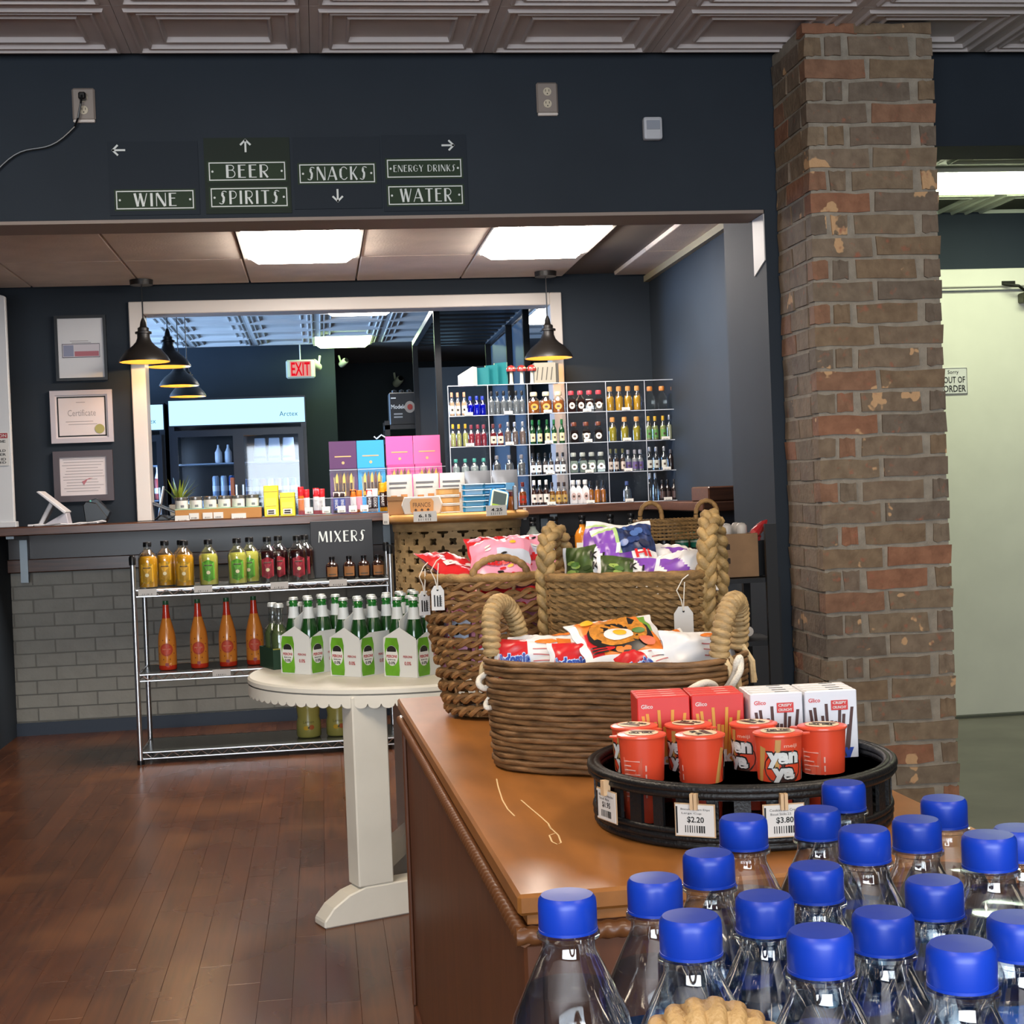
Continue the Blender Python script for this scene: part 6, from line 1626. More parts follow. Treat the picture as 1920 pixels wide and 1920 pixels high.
for s in (-1, 1):
    w = .15; x = s*(LB/2+.004)
    path = [(x, -w/2, .12)]+[(x, -w/2-.001*i, .12+.02*i) for i in range(1, 8)]+[(x+s*.004, -w/2*cos(PI*i/24), ZB-.02+(.125 if s > 0 else .11)*sin(PI*i/24)**.7) for i in range(0, 25)]+[(x, w/2, ZB-.03-.02*i) for i in range(8)]
    h = obj('handle_core', G().tube(path, .004, 6), SEAGRASS, t)
    braid('plait', path, .0165, mat('pale seagrass', '94794c', .6, var=.35, vscale=40, bump=.4, bscale=250), h, .075, .0115)
hp2 = ctr+Vector((cos(AB)*(LB/2)+sin(AB)*.075, sin(AB)*(LB/2)-cos(AB)*.075, 0))
hang_tag('blank white hanging tag on the right handle of the seagrass basket', (onY(1281, 1137, hp2.y-.035).x, hp2.y-.035, onY(1281, 1137, hp2.y-.035).z), .036, .056, .0)

# basket C: tall loose woven tapered basket (left)
BCn = Vector((.362, 3.12, .7635))
t = thing('woven_basket', 'tall tapered loosely woven basket of pink and red snack bags', 'basket', BCn)
HC = .285
def rad_c(f): return .108+.046*f**.8
for k in range(12):
    f = (k+.7)/12; R_ = rad_c(f); z = HC*f
    gap = 1.0 if f > .45 else .8
    for tw in range(2):
        pts = []; N = 120; kk = 13
        for i in range(N):
            q = 2*PI*i/N; ph = kk*q+tw*PI+k*1.15
            pts.append(((R_+.006*cos(ph))*cos(q), (R_+.006*cos(ph))*sin(q), z+.0068*sin(ph)+.004*sin(3*q+k)))
        obj('weave_strand', G().tube(pts, lambda u: .005+.0014*abs(sin(u*80+k)), 5, True), HYACINTH, t, smooth=70)
for i in range(13):
    q = 2*PI*(i+.5)/13
    obj('stake', G().tube([((rad_c(f/8)-.004)*cos(q+.25*f/8), (rad_c(f/8)-.004)*sin(q+.25*f/8), .003+HC*f/8) for f in range(9)], .004, 5), HYACINTH, t)
obj('base', G().lathe([(.001, .001), (.1, .001), (.108, .012), (.001, .014)], 32), HYACINTH, t)
wrapped('rim', [((rad_c(1)+.003)*cos(2*PI*i/60), (rad_c(1)+.003)*sin(2*PI*i/60), HC+.004) for i in range(61)], .0095, mat('rim husk', '967345', .6, var=.3, vscale=30, bump=.4, bscale=250), t, 34)
wrapped('hoop_handle', [(-.01+.055*cos(PI-PI*i/20), -.145+.0*i, HC+.008+.036*sin(PI*i/20)) for i in range(21)], .0075, mat('rim husk', '967345', .6, var=.3, vscale=30, bump=.4, bscale=250), t, 9)
for i, (x, y) in enumerate(((795, 1108), (820, 1098))):
    yy = (3.068, 3.01)[i]; p = onY(x, y, yy); hang_tag('white printed hanging tag at the left of the woven basket, %s one' % ('left', 'right')[i], (p.x, yy, p.z), .026, .05, (.5, -.1)[i], True)

# wicker basket on the black rack
t = thing('wicker_basket', 'small open fronted wicker basket with hoop handles on the black rack', 'basket', (1.145, 4.79, .921))
for k in range(17):
    z = .006+.0115*k
    for tw in range(2):
        lp = even_loop(.118, .09, 8, 110); pts = []
        for i, (p, n) in enumerate(lp):
            q = 2*PI*i/110; w = .002*sin(30*q+(k % 2)*PI+tw*PI); pts.append((p.x+n.x*w, p.y+n.y*w, z+.003*cos(30*q+(k % 2)*PI+tw*PI)))
        if k > 10: obj('weave_row', G().tube(pts, .0035, 4, True), SEAGRASS, t, smooth=70)
        else:
            keep = [pt for pt in pts if not (pt[1] < -.07 and abs(pt[0]+.01) < .08)]
            i0 = max(range(len(keep)), key=lambda i: (Vector(keep[i])-Vector(keep[i-1])).length); keep = keep[i0:]+keep[:i0]
            obj('weave_row', G().tube(keep, .0035, 4), SEAGRASS, t, smooth=70)
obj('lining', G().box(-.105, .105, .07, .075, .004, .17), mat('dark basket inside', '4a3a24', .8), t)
obj('base', G().box(-.105, .105, -.08, .08, .0005, .004), SEAGRASS, t)
for x in (-.085, .1): wrapped('hoop_handle', [(x+.036*cos(PI-PI*i/20), -.05, .195+.055*sin(PI*i/20)**.7) for i in range(21)], .0075, mat('rim husk', '967345', .6, var=.3, vscale=30, bump=.4, bscale=250), t, 9)
for i, (x, m, cp) in enumerate(((1.105, mat('smoky pink jar', '4d2a30', .15, coat=.5), BLACKP), (1.165, mat('purple jar', '6a2a54', .2, coat=.5), mat('green band cap', '1f6a52', .4)), (1.215, mat('dark jar', '25221f', .15, coat=.5), mat('green band cap', '1f6a52', .4)))):
    u = thing('flavour_bottle', 'bottle in the wicker basket, %s' % ('with black cap at the left', 'purple with green striped cap', 'dark with green striped cap at the right')[i], 'bottle', (x, 4.765, .9255), group='bottles in the wicker basket')
    obj('glass', G().lathe([(.001, 0), (.022, .001), (.023, .004), (.023, .085), (.017, .1)], 16), m, u, smooth=50)
    obj('cap', G().lathe([(.02, .095), (.022, .1), (.022, .14), (.018, .146), (.001, .147)], 16), cp, u, smooth=50)
    if i: obj('stripe', G().lathe([(.0225, .112), (.0225, .118)], 16), mat('cap stripe', 'a9b09a', .4), u); obj('stripe', G().lathe([(.0225, .128), (.0225, .133)], 16), mat('cap stripe', 'a9b09a', .4), u)
# ---------------------------------------------------------------- snack bags in the baskets
def pillow(name, label, cat, loc, rot, w, h, t, mats, pick, group=None, seed=0, nu=30, nv=22, crinkle=.004):
    """a filled foil bag lying in the xy plane: crimped ends at +-y, mats picked per face by (u, v) on the front (+z) side"""
    r = random.Random(seed); ph = [r.random()*6 for _ in range(6)]
    def ht(u, v):
        b = max(0, 1-abs(u)**3.2)*max(0, 1-abs(v)**5)
        if abs(v) > .88: b *= max(.06, (1-abs(v))/.12)
        return t/2*b+.0007
    def cr(u, v): return crinkle*(1-abs(u)**4)*(.5*sin(6*u+4*v+ph[0])+.3*sin(11*v-5*u+ph[1])+.35*sin(17*u*v+9*u+ph[2])*abs(v))*min(1, 6*(1-abs(v))+.15)
    def edge(u, v): return 1-.05*(1-v*v)*(1 if abs(u) > .8 else 0)+.02*sin(9*v+ph[3])*abs(u)
    top = lambda u, v: (u*w/2*edge(u, v), v*h/2*(1-.02*sin(5*u+ph[4])), ht(u, v)+cr(u, v))
    bot = lambda u, v: (u*w/2*edge(u, v), v*h/2*(1-.02*sin(5*u+ph[4])), -ht(u, v)+cr(u, v))
    o = thing(name, label, cat, loc, group=group, rot=rot)
    g = G(); g.grid(top, nu, nv, mi=pick); g.grid(bot, nu, nv, mi=0, flip=True)
    obj('foil', g, mats, o, smooth=75)
    o['_top'] = 1
    return o, top
def surf(top, w, h, cx=0, cy=0, lift=.0011, ang=0):
    """maps flat (x, y) print onto the front of a bag"""
    c, s = cos(ang), sin(ang)
    def f(x, y):
        X, Y = cx+x*c-y*s, cy+x*s+y*c
        p = top(max(-.97, min(.97, X/(w/2))), max(-.97, min(.97, Y/(h/2)))); return (p[0], p[1], p[2]+lift)
    return f
def blob(name, par, f, a, b, m, cx=0, cy=0, n=18, rings_=3):
    vs = [f(cx, cy)]
    for k in range(1, rings_+1):
        for i in range(n): vs.append(f(cx+a*k/rings_*cos(2*PI*i/n), cy+b*k/rings_*sin(2*PI*i/n)))
    fs = [(0, 1+i, 1+(i+1) % n) for i in range(n)]
    for k in range(rings_-1): fs += [(1+k*n+i, 1+(k+1)*n+i, 1+(k+1)*n+(i+1) % n, 1+k*n+(i+1) % n) for i in range(n)]
    return obj(name, G().add(vs, fs), m, par, smooth=60)
FW_ = mat('foil white', 'd9d7d6', .32); FR = mat('foil red', 'c02428', .3); FO = mat('foil orange', 'd9762a', .35); FY = mat('foil yellow', 'd9a92c', .35); FG_ = mat('foil green', '6f9a3a', .35)
FPU = mat('foil purple', '7a48a6', .3); FDP = mat('foil deep purple', '5a2f84', .3); FPK = mat('foil pink', 'dd93ac', .32); FDG = mat('foil dark green', '3a4a22', .4, var=.5, vscale=40); FBL = mat('foil ink blue', '2a4a9c', .35)
BERRY = mat('blueberry print', '26345c', .35, var=.5, vscale=90); LTG = mat('foil light green', 'a3bf7a', .35); NOOD = mat('noodle print', 'b9782a', .4, var=.35, vscale=120); FBK = mat('foil black', '1f1d1c', .35)
# noodle packets in the coil basket
RA3 = Matrix.Rotation(AA, 3, 'Z')
def noodle(label, loc, rot, seed, word=True):
    red = word; w, h = .145, .088
    def pick(u, v):
        if abs(u) > .86: return 0
        if u < -.2 and red: return 1
        if u > .55 and v > .45: return 2
        return 0
    o, top = pillow('noodle_packet', label, 'noodle packet', loc, rot, w, h, .034, [FW_, FR, FO], pick, 'noodle packets in the coil basket', seed, 34, 22)
    if word:
        f = surf(top, w, h, -.036, .0, .0026)
        text('lettering', 'Indomie', mat('pale blue lettering', 'a9c3e8', .4), o, fn=surf(top, w, h, -.036, .0, .0022), w=.056, h=.026, bold=.14)
        text('lettering', 'Indomie', FBL, o, fn=surf(top, w, h, -.036, .0, .003), w=.053, h=.022, bold=.06)
    for k in range(4):
        f2 = surf(top, w, h, .018, .018-.011*k, .001); obj('print_line', G().grid(lambda u, v: f2(u*.022, v*.001), 6, 1), mat('thin red print', 'b9686a', .5), o)
    blob('corner_mark', o, surf(top, w, h), .012, .007, FY, -.04, -.03)
    blob('red_mark', o, surf(top, w, h), .02, .005, FO, .02, .034)
    return o
zr = BA.z+ZR
def at(dx, dy, dz):
    q = RA3@Vector((dx, dy, 0)); return (BA.x+q.x, BA.y+q.y, zr+dz)
def pxat(x, y, Y): q = onY(x, y, Y); return (q.x, q.y, q.z)
noodle('white and red noodle packet at the left end of the coil basket', pxat(1003, 1243, 2.5), (1.05, .03, -.06), 1)
noodle('white and red noodle packet at the front middle of the coil basket', pxat(1110, 1250, 2.42), (1.05, .02, -.05), 2)
noodle('white and red noodle packet at the front right of the coil basket', pxat(1222, 1250, 2.40), (.8, -.16, .5), 3)
noodle('white noodle packet behind the leftmost packet', pxat(1035, 1226, 2.55), (.7, .02, .05), 4, False)
noodle('crumpled white noodle packet at the right side of the coil basket', pxat(1245, 1222, 2.47), (.6, -.1, .5), 5, False)
noodle('white noodle packet under the fried egg packet', pxat(1135, 1222, 2.5), (.35, 0, -.1), 6, False)
noodle('white packet standing under the right handle of the coil basket', pxat(1313, 1232, 2.42), (1.15, .1, .3), 7, False)
noodle('white noodle packet at the back of the coil basket', pxat(1190, 1222, 2.57), (.7, 0, .1), 8, False)
w_, h_ = .13, .1
def pick_egg(u, v):
    if abs(u) > .84 or v > .86 or v < -.86: return 0
    if u < -.55: return 1 if v < .2 else 2
    if u > .6 and v > .0: return 3
    return 4
o, top = pillow('noodle_packet', 'noodle packet with a fried egg picture lying on top of the coil basket', 'noodle packet', pxat(1160, 1199, 2.44), (.5, -.06, .16), .155, .115, .026, [FW_, FR, FO, FG_, FO], pick_egg, 'noodle packets in the coil basket', 9, 36, 28)
f = surf(top, .155, .115)
q = blob('noodle_print', o, surf(top, .155, .115, lift=.0016), .05, .04, NOOD, .0, .005)
blob('bowl_print', o, surf(top, .155, .115, lift=.0012), .056, .047, FBK, .0, -.004)
blob('egg_white', q, surf(top, .155, .115, lift=.0026), .026, .017, FW_, -.004, -.006)
blob('egg_yolk', q, surf(top, .155, .115, lift=.0034), .012, .009, FY, -.002, -.005)
blob('leaf_print', q, surf(top, .155, .115, lift=.003), .012, .006, mat('herb print', '3f6a22', .4), .034, .0)
blob('prawn_print', o, surf(top, .155, .115, lift=.003), .014, .012, mat('prawn print', 'd9694a', .4), .038, -.03)
blob('red_mark', o, surf(top, .155, .115, lift=.003), .018, .006, FR, -.04, -.038)
blob('tag_print', o, surf(top, .155, .115, lift=.003), .012, .008, FY, -.045, .038)
for k in range(3):
    fbar = surf(top, .155, .115, -.05, -.045+.006*k, .0032); obj('bar_code', G().grid(lambda u, v: fbar(u*.014, v*.0016), 6, 1), FBK, o)

# blueberry and seaweed bags in the seagrass basket
def berry(label, loc, rot, seed, kind):
    w, h = (.12, .15)
    if kind == 'berry':
        def pick(u, v):
            if v > .82 or v < -.86: return 0
            if u < -.3 and v < .75: return 1
            if v > -.05: return 3 if u > -.18 else 4
            return 0 if (u > .1 and v > -.5) else 2
        mats = [FW_, FPU, FDP, BERRY, LTG]
    elif kind == 'weed':
        def pick(u, v):
            if abs(u) > .86: return 0
            if u < .15: return 1
            return 2 if (u+v) > 1.1 else 0
        mats = [FW_, FDG, FPU]
    else:
        def pick(u, v):
            if v > .5: return 0
            return 1 if sin(3*u+4*v) > .25 else 0
        mats = [FW_, FPU]
    o, top = pillow('snack_bag', label, 'snack bag', loc, rot, w, h, .035, mats, pick, 'snack bags in the seagrass basket', seed, 34, 26, .005)
    if kind == 'berry':
        for i in range(14):
            r = random.Random(seed*50+i); blob('berry_print', o, surf(top, w, h, lift=.0015+.0002*i), .009, .009, mat('berry '+str(i % 3), ('2b3d6e', '4a67a0', '1b2342')[i % 3], .3), -.005+.055*r.random(), .005+.05*r.random(), 10, 2)
        text('lettering', 'Hi', FR, o, fn=surf(top, w, h, .028, -.016, .0035), w=.03, h=.022, bold=.03)
    if kind == 'weed':
        for s_, x, y in (('K', .012, .048), ('I', .03, .046), ('K', .018, .026)): text('lettering', s_, FBK, o, fn=surf(top, w, h, x, y, .003), h=.016, bold=.04)
        for i in range(16):
            r = random.Random(seed*70+i); blob('leaf_print', o, surf(top, w, h, lift=.0014+.0001*i), .01, .005, mat('weed '+str(i % 3), ('4a6a2a', '2d3f1a', '8aa04a')[i % 3], .4), -.045+.05*r.random(), -.05+.11*r.random(), 8, 2)
    return o
def bb(u, v, z):   # u along the long side, v along the short side of the basket, from its centre
    p = ctr+Vector((cos(AB)*u-sin(AB)*v, sin(AB)*u+cos(AB)*v, 0)); return (p.x, p.y, BB.z+ZB+z)
berry('purple blueberry bag standing at the left back of the seagrass basket', bb(-.06, .06, .03), (1.1, .15, AB+.1), 21, 'berry')
berry('purple blueberry bag tilted in the middle of the seagrass basket', bb(-.01, .0, .038), (.85, -.12, AB+.35), 22, 'berry')
berry('green seaweed bag upright at the left front of the seagrass basket', bb(-.075, -.03, -.012), (1.25, -.1, AB-.1), 23, 'weed')
berry('green seaweed bag low at the front of the seagrass basket', bb(.0, -.07, -.03), (1.05, .1, AB+.2), 24, 'weed')
berry('white and purple bag at the right front of the seagrass basket', bb(.078, -.04, -.008), (.7, -.15, AB-.3), 25, 'swirl')
berry('white and purple bag lying at the right back of the seagrass basket', bb(.085, .045, .012), (.5, .18, AB+.5), 26, 'swirl')

# pink and red bags in the woven basket
def gummy(label, loc, rot, seed, red, k_=1.0):
    w, h = .13*k_, .17
    def pick(u, v):
        if v > .86: return 1
        if red: return 1 if sin(5*u+3*v) > -.7 else 0
        if -.3 < v < .25 and u > -.1: return 2
        return 0
    o, top = pillow('sweet_bag', label, 'sweet bag', loc, rot, w, h, .036, [FPK, FR, mat('pale blue print', 'b9c3d6', .35)], pick, 'sweet bags in the woven basket', seed, 26, 22, .005)
    for i in range(10):
        r = random.Random(seed*31+i); blob('sweet_print', o, surf(top, w, h, lift=.0016), .007, .005, (FR, FW_, FY, FBK)[(i*3+seed) % 4] if not red else (FW_, FPK, FR)[i % 3], (-.05+.1*r.random())*k_, -.07+.13*r.random(), 8, 2)
    text('lettering', 'Bubbly' if not red else 'Berry', FR if not red else FW_, o, fn=surf(top, w, h, 0, -.03, .003), w=.09*k_, h=.028, bold=.05)
    return o
def cc_(a, r, z): return (BCn.x+r*cos(a), BCn.y+r*sin(a), BCn.z+z)
for i in range(7):
    a = -2.7+i*2*PI/7; zz = .178
    gummy('%s sweet bag inside the woven basket behind the weave, %s round from the left' % ('red' if i % 4 == 3 else 'pink', ORD[i]), cc_(a, .098, zz), (PI/2-.2, 0, a+PI/2), 60+i, i % 4 == 3, .72)
gummy('red sweet bag at the left of the woven basket rim', cc_(3.0, .085, HC+.016), (.3, .18, .4), 70, True)
gummy('red sweet bag at the back of the woven basket rim', cc_(1.4, .07, HC+.034), (.5, .0, .0), 71, True)
gummy('pink sweet bag lying across the front of the woven basket rim', cc_(-1.5, .05, HC+.03), (.55, -.08, -.15), 72, False)
gummy('pink sweet bag lying at the right of the woven basket rim', cc_(.2, .085, HC+.034), (.55, .0, .1), 73, False)

# ---------------------------------------------------------------- black tray of biscuit cups and stick boxes
BT = mat('black cane', '131314', .45, bump=.3, bscale=200)
TX, TY, TZ = .562, 2.012, .7605
TA, TB = .205, .215
t = thing('black_tray', 'low round black cane tray with open slots full of biscuits', 'tray', (TX, TY, TZ))
obj('base', G().prism([(TA*.97*cos(2*PI*i/56), TB*.97*sin(2*PI*i/56)) for i in range(56)], .001, .008, 'z'), BT, t)
el = lambda s, z, n=72: [(TA*s*cos(2*PI*i/n), TB*s*sin(2*PI*i/n), z) for i in range(n)]
for z, r_, s in ((.0052, .005, .97), (.0142, .005, .975), (.0228, .0045, .98), (.071, .0058, 1.0), (.0785, .0058, 1.005), (.0785, .0058, .965), (.0705, .005, .965)):
    obj('cane_band', G().tube(el(s, z), r_, 7, True), BT, t, smooth=60)
for z0, z1 in ((.002, .024), (.064, .076)):
    obj('flat_band', G().lathe([(1*TA*.985, z0), (TA*.985, z1), (TA*.972, z1), (TA*.972, z0), (TA*.985, z0)], 64, M=Matrix.Diagonal((1, TB/TA, 1, 1))), BT, t, smooth=30)
for i in range(34):
    a = 2*PI*i/34; wd = .0075 if i % 2 else .0105
    M = Matrix.Translation((TA*.975*cos(a), TB*.975*sin(a), 0))@Matrix.Rotation(a+PI/2, 4, 'Z')
    obj('stake', G().box(-wd, wd, -.0025, .0025, .006, .075, M=M), BT, t)
# clipped price cards
PEG = mat('wood peg', 'c9a982', .6)
def clip_card(label, px_, a, name_, price, l1, l2):
    X, Y = TX+TA*1.035*cos(a), TY+TB*1.035*sin(a); rz = a+PI/2
    u = thing('price_card', label, 'price card', (X, Y, TZ+.041), rz)
    obj('card_back', G().box(-.0265, .0265, 0, .0012, -.021, .021), mat('tan card', 'b99a76', .6), u)
    c_ = obj('card', G().box(-.025, .025, -.001, -.0002, -.0195, .0195), PAPER, u)
    obj('black_edge', G().box(-.0246, -.0225, -.0014, -.001, -.017, .017), INK, c_)
    text('lettering', l1, INK, c_, (.001, -.0014, .0135), w=.038, h=.0032); text('lettering', l2, INK, c_, (-.004, -.0014, .0085), w=.026, h=.003)
    text('lettering', price, INK, c_, (.001, -.0014, .0005), h=.0085, bold=.02)
    r = random.Random(4); xx = -.013
    for k in range(9):
        ww = .0008+.0014*r.random(); obj('bar', G().box(xx, xx+ww, -.0013, -.001, -.0155, -.0065), INK, c_); xx += .003
    obj('peg', G().box(-.0045, -.0005, -.006, .004, .014, .034), PEG, u); obj('peg', G().box(.0005, .0045, -.006, .004, .014, .034), PEG, u)
clip_card('white price card marked 2.20 clipped to the front of the black tray', 0, -PI/2-.56, 'a', '$2.20', 'Biscuit Cream Dips', 'Large Cup')
clip_card('white price card marked 3.80 clipped to the black tray beside a blue cap', 0, -PI/2-.04, 'b', '$3.80', 'Cookies and Cream', 'Biscuit Sticks 2.5')
clip_card('tan edged price card clipped at the left end of the black tray', 0, -PI/2-1.26, 'c', '$1.95', 'Biscuit Sticks', 'Small Box')
# biscuit cups
CR_ = mat('cup red', 'd4482c', .35); CRL = mat('cup lid red', 'e0553a', .3, coat=.2); STK = mat('biscuit tan', 'b98a4a', .5); LIDP = mat('lid cream', 'd8c9a8', .4); CHOC = mat('choc print', '3a2018', .4); CWH = mat('cup white print', 'd9cdc6', .45)
def cup(label, x, y, ang):
    t = thing('biscuit_cup', label, 'biscuit cup', (x, y, TZ+.0085), ang, 'red biscuit cups in the black tray')
    r0, r1, H = .0255, .0315, .118
    obj('cup', G().lathe([(.001, .0), (r0, .001), (r1, H-.003)], 32), CR_, t, smooth=40)
    l = obj('lid', G().lathe([(r1+.001, H-.004), (r1+.0022, H-.002), (r1+.0018, H), (r1-.002, H+.001), (.001, H+.0015)], 32), CRL, t, smooth=40)
    obj('lid_tab', G().prism([(r1-.001, -.008), (r1+.011, -.004), (r1+.012, .003), (r1-.001, .009)], H-.004, H-.0022, 'z'), CRL, l)
    obj('lid_print', G().prism(ellipse(.023, .023, 24), H+.0016, H+.0019, 'z'), LIDP, l)
    obj('lid_mark', G().prism([(-.018, -.01), (.016, -.013), (.012, -.004), (-.014, -.002)], H+.0021, H+.0024, 'z'), CHOC, l)
    me = text_mesh('Yan Yan', .011, .034, .06).copy(); me.transform(Matrix.Translation((0, .006, H+.0024))); me.materials.clear(); me.materials.append(INK); obj('lid_lettering', me, None, l)
    R_ = lambda z: r0+(r1-r0)*z/H
    def conew(a0, lift): return lambda x, y: ((R_(y)+lift)*sin(x/.029+a0), -(R_(y)+lift)*cos(x/.029+a0), y)
    def cpoly(nm, poly, a0, m, lift, par):
        f = conew(a0, lift); c = (sum(p[0] for p in poly)/len(poly), sum(p[1] for p in poly)/len(poly)); n = len(poly)
        return obj(nm, G().add([f(*c)]+[f(*p) for p in poly], [(0, 1+i, 1+(i+1) % n) for i in range(n)]), m, par)
    def ctext(s_, a0, z, h, w, m, lift, par, bold=.05):
        f = conew(a0, lift); return text('lettering', s_, m, par, fn=lambda x, y: f(x, y+z), h=h, w=w, bold=bold)
    # front: cream lettering with dark outline; sticks; back: ingredients panel and dip pot
    a = 0
    p = cpoly('logo_outline', [(u*1.0, v+.074) for u, v in ellipse(.026, .024, 18)], a, CHOC, .0006, t)
    for s_, z in (('yan', .085), ('ya', .064)):
        ctext(s_, a, z, .025, .045 if s_ == 'yan' else .034, INK, .001, p, .1); ctext(s_, a, z, .021, .041 if s_ == 'yan' else .03, PAPER, .0015, p, .06)
    cpoly('stick_print', [(-.016, .07), (-.009, .07), (-.005, .112), (-.012, .112)], a+.1, STK, .0008, t)
    cpoly('stick_print', [(-.008, .03), (.0, .03), (.014, .1), (.006, .103)], a-1.25, STK, .0008, t)
    ctext('meiji', a+.35, .103, .006, .018, mat('pale pink print', 'e0a08a', .4), .0008, t, .02)
    b = cpoly('pot_print', [(-.01, .085), (.01, .085), (.007, .045), (-.007, .045)], a+1.45, CWH, .0008, t)
    cpoly('pot_choc', [(-.008, .08), (.008, .08), (.007, .066), (0, .06), (-.006, .068)], a+1.45, CHOC, .0014, b)
    bp_ = a+2.7
    fr = [(-.014, .09), (.014, .09), (.013, .03), (-.013, .03)]
    pp = cpoly('fact_panel', fr, bp_, mat('panel red', 'cf5c44', .4), .0008, t)
    for k in range(9):
        cpoly('fact_line', [(-.012, .086-.006*k), (.011-.006*((k*5) % 3), .086-.006*k), (.011-.006*((k*5) % 3), .0843-.006*k), (-.012, .0843-.006*k)], bp_, mat('fact print', 'd9a294', .5), .0013, pp)
    for k in range(4): cpoly('side_line', [(-.01, .08-.012*k), (-.008, .08-.012*k), (-.008, .072-.012*k), (-.01, .072-.012*k)], bp_+.95, mat('fact print', 'd9a294', .5), .0013, pp)
    return t
first_cup = cup('red biscuit cup at the left end of the black tray, in the rear', .425, 2.06, -.75)
CUPS = [((1203, 1386), 1.985, 3.4, 'red biscuit cup second from the left, showing its ingredients panel'), ((1291, 1375), 2.045, .75, 'red biscuit cup half hidden behind the two front left cups'),
        ((1313, 1392), 1.955, 4.5, 'red biscuit cup in the front centre with a dip pot picture'), ((1413, 1379), 2.02, 1.1, 'red biscuit cup behind the one with large cream lettering'),
        ((1459, 1395), 1.935, .1, 'red biscuit cup with large cream lettering facing the viewer'), ((1542, 1384), 1.965, 3.6, 'red biscuit cup at the right end of the front row')]
for (x, y), Y, a, lb in CUPS:
    p = onY(x, y, Y); dup(first_cup, (p.x, Y, TZ+.0085), -a, lb)
# stick boxes
BXR = mat('box red', 'c8302c', .35); BXW = mat('box white', 'd8d9de', .4); PRT = mat('pretzel print', 'd09432', .45); CKS = mat('cookie stick print', '4a2a24', .45); BXS = mat('box shade red', 'd8443c', .35); INKB = mat('deep blue ink', '1d3f9a', .4)
def stickbox(label, kind, x, y, rz, z=TZ+.0085):
    w, h, dpt = .0755, .152, .0205
    t = thing('stick_box', label, 'stick biscuit box', (x, y, z), rz, 'red stick boxes in the black tray' if kind == 'red' else 'white stick boxes in the black tray')
    m = BXR if kind == 'red' else BXW
    obj('carton', G().box(-w/2, w/2, 0, dpt, 0, h), m, t, bevel=.0012)
    sk = PRT if kind == 'red' else CKS; r = random.Random(6)
    for i in range(11):
        x0 = (-.026+.0052*i)*.72; tilt = (-.026+.0052*i)*.012/.026+.002*(r.random()-.5); top_ = .118+.016*sin(i*1.9+.5); z0 = .03
        y_ = -.0006-.00025*(i % 3)
        obj('stick_print', G().add([(x0-.0022, y_, z0), (x0+.0022, y_, z0), (x0+tilt+.0022, y_, top_), (x0+tilt-.0022, y_, top_)], [(0, 1, 2, 3)]), sk, t)
    text('lettering', 'Glico', PAPER if kind == 'red' else BXR, t, (-.024, -.0008, .139), w=.017, h=.006, bold=.02)
    if kind == 'red': text('lettering', 'Pocky', PAPER, t, (0, -.0016, .06), w=.058, h=.026, bold=.05)
    else:
        text('lettering', 'Pocky', INKB, t, (0, -.0016, .062), w=.062, h=.03, bold=.06)
        text('lettering', 'cream', INKB, t, (.016, -.0016, .035), w=.03, h=.008, bold=.03)
        b = obj('red_flag', G().box(-.0, .024, -.0018, -.0008, .124, .138), BXR, t)
        text('lettering', 'CRISPY', PAPER, b, (.012, -.0021, .1345), w=.02, h=.004, bold=.03); text('lettering', 'CRUNCHY', PAPER, b, (.012, -.0021, .128), w=.02, h=.004, bold=.03)
    s_ = obj('side_strip', G().box(w/2, w/2+.0004, .002, dpt-.002, .012, .11), mat('pale blue side', '9fb4d9', .4) if kind != 'red' else BXS, t)
    obj('top_flap', G().box(-w/2+.004, w/2-.004, .004, dpt-.004, h, h+.0005), BXS if kind == 'red' else mat('flap white', 'e0e1e2', .4), t)
    obj('flap_mark', G().box(.0, .02, .006, .01, h+.0006, h+.0008), mat('pale print', 'e6b9b0', .4) if kind == 'red' else INK, t)
    return t
pr = stickbox('front red stick biscuit box in the left stack of the black tray', 'red', .474, 2.085, -.06)
pw = stickbox('front white stick biscuit box, left of the two stacks beside the red ones', 'white', .632, 2.058, -.06)
for k in range(4):
    dx, dy = .0215*k*sin(.06)+.001*k, .0215*k
    if k: dup(pr, (.474+dx, 2.085+dy, TZ+.0085), -.06, 'red stick biscuit box in the left stack of the black tray, %s from front' % ORD[k])
    dup(pr, (.552+dx, 2.08+dy, TZ+.0085), -.06, 'red stick biscuit box in the right red stack of the black tray, %s from front' % ORD[k])
    if k: dup(pw, (.632+dx, 2.058+dy, TZ+.0085), -.06, 'white stick biscuit box in the left white stack of the black tray, %s from front' % ORD[k])
    dup(pw, (.71+dx, 2.052+dy, TZ+.0085), -.06, 'white stick biscuit box in the right white stack of the black tray, %s from front' % ORD[k])

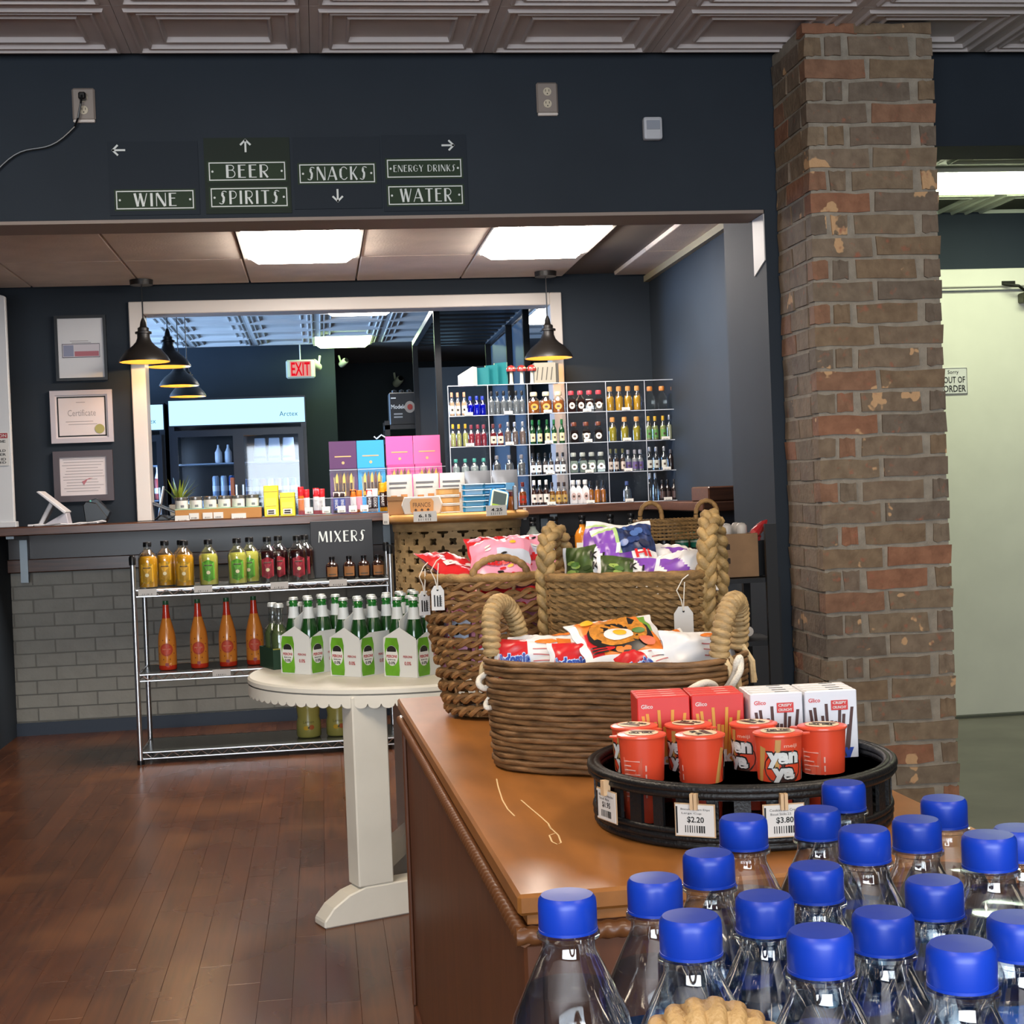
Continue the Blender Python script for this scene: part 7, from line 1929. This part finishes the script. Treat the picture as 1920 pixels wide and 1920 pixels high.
# ---------------------------------------------------------------- blue capped water bottles in a basket on a stand (nearest the viewer)
CAPB = mat('blue bottle cap', '1036a2', .36, bump=.0)
WATER = clear('water', 'f0f6f8', .05, .05, .5)
LBL = mat('blue bottle label', '1765b0', .3, coat=.4)
def water(label, x, y, zcap):
    t = thing('water_bottle', label, 'water bottle', (x, y, zcap-.196), random.Random(int(x*9999)).random()*6, 'blue capped water bottles')
    R_ = .0288
    prof = [(.001, .001), (R_*.8, 0), (R_, .006), (R_, .045), (R_*.96, .05), (R_, .055), (R_, .136), (R_*.985, .1425), (R_*.93, .149), (.0165, .171), (.0138, .1765), (.0125, .18), (.0125, .184), (.0148, .185), (.0148, .1868), (.012, .187), (.012, .193)]
    obj('bottle', G().lathe(prof, 32, caps=False), PET, t, smooth=50)
    obj('water', G().lathe([(.001, .003), (R_*.93, .004), (R_*.95, .136), (R_*.935, .142), (R_*.88, .149), (.021, .1605), (.001, .161)], 32), WATER, t, smooth=40)
    obj('label', G().lathe([(R_+.0004, .058), (R_+.0004, .126)], 32, caps=False), LBL, t, smooth=60)
    wrap_poly('label_mark', t, [(-.012, .06), (.012, .066), (.014, .1), (-.006, .118)], R_+.0005, 0, mat('label white wave', 'cfdbe6', .4), .0006)
    c = obj('cap', G().lathe([(.0134, .1885), (.0138, .1893), (.0138, .2), (.0135, .2026), (.0122, .2044), (.001, .2048)], 40), CAPB, t, smooth=35)
    obj('tamper_ring', G().lathe([(.0136, .1875), (.014, .1877), (.014, .189), (.0136, .1892)], 32), CAPB, c, smooth=35)
    return t
POS = [(1064, 1710, 0.6889, 'at the left end of the cluster, beside the cabinet corner'),
 (1228, 1677, 0.7258, 'second along the left edge of the cluster'),
 (1329, 1628, 0.7712, 'third along the left edge of the cluster'),
 (1394, 1560, 0.8249, 'fourth along the left edge, in front of the price card'),
 (1533, 1543, 0.8595, 'fifth along the left edge, in front of the black tray'),
 (1582, 1492, 0.9112, 'farthest back, in front of the white boxes'),
 (1621, 1583, 0.7677, 'in the middle of the cluster behind the centre one'),
 (1719, 1563, 0.8156, 'in the second rank, before the pillar foot'),
 (1770, 1522, 0.8618, 'at the right back, against the grey floor'),
 (1855, 1595, 0.7259, 'towards the right edge, in the middle rank'),
 (1910, 1580, 0.7793, 'cut by the right picture edge, upper one'),
 (1530, 1654, 0.7263, 'at the centre of the cluster'),
 (1434, 1712, 0.6823, 'left of centre, behind the braided handle bottles'),
 (1295, 1752, 0.6389, 'front left, behind the braided handle'),
 (1538, 1782, 0.5972, 'front middle, right of the braided handle'),
 (1752, 1682, 0.6852, 'right of centre, in the middle rank'),
 (1656, 1745, 0.6412, 'between the centre and the front right one'),
 (1803, 1808, 0.5684, 'nearest the viewer at the front right'),
 (1912, 1755, 0.6124, 'cut by the right picture edge, lower one')]
pw_ = None
for x, y, z, lb in POS:
    q_ = onY(x, y, z); x, y, z = q_.x, q_.y, q_.z
    lb = 'blue capped water bottle '+lb
    if pw_ is None: pw_ = water(lb, x, y, z)
    else: dup(pw_, (x, y, z-.196), random.Random(int(x*9999)).random()*6, lb)
# basket that holds them and the stand under it
t = thing('bottle_basket', 'woven basket with a braided handle holding the blue capped water bottles', 'basket', (.235, .735, .815))
for k in range(4):
    obj('coil', G().tube([(p.x, p.y, .008+.0125*k) for p, n in even_loop(.185, .235, 3.2, 70)], .0065, 6, True), COIL, t, smooth=60)
obj('base', G().prism([tuple(superell(.183, .232, 3.2, 2*PI*i/40)) for i in range(40)], 0, .0035, 'z'), COIL, t)
hp = onY(1322, 1875, .49)
hx, hz = hp.x-.235, hp.z-.815
obj('handle_post', G().tube([(hx-.034, -.235, .03), (hx-.034, -.243, .122)], .006, 6), COIL, t); obj('handle_post', G().tube([(hx+.034, -.235, .03), (hx+.034, -.243, .122)], .006, 6), COIL, t)
wrapped('braided_handle', [(hx-.034*cos(PI*i/40), -.245, .12+(hz-.0105-.12)*sin(PI*i/40)**.62) for i in range(41)], .0112, mat('pale braided husk', 'a68353', .5, var=.22, vscale=50, bump=.4, bscale=250), t, 44)
t = thing('display_stand', 'small dark wooden stand under the bottle basket, below the picture edge', 'stand', (.235, .735, 0))
obj('top', G().box(-.2, .2, -.25, .25, .79, .8145), CABSIDE, t, bevel=.004)
for sx in (-1, 1):
    for sy in (-1, 1): obj('leg', G().box(sx*.17-.02, sx*.17+.02, sy*.22-.02, sy*.22+.02, 0, .79), CABSIDE, t)
bpy.context.view_layer.update()
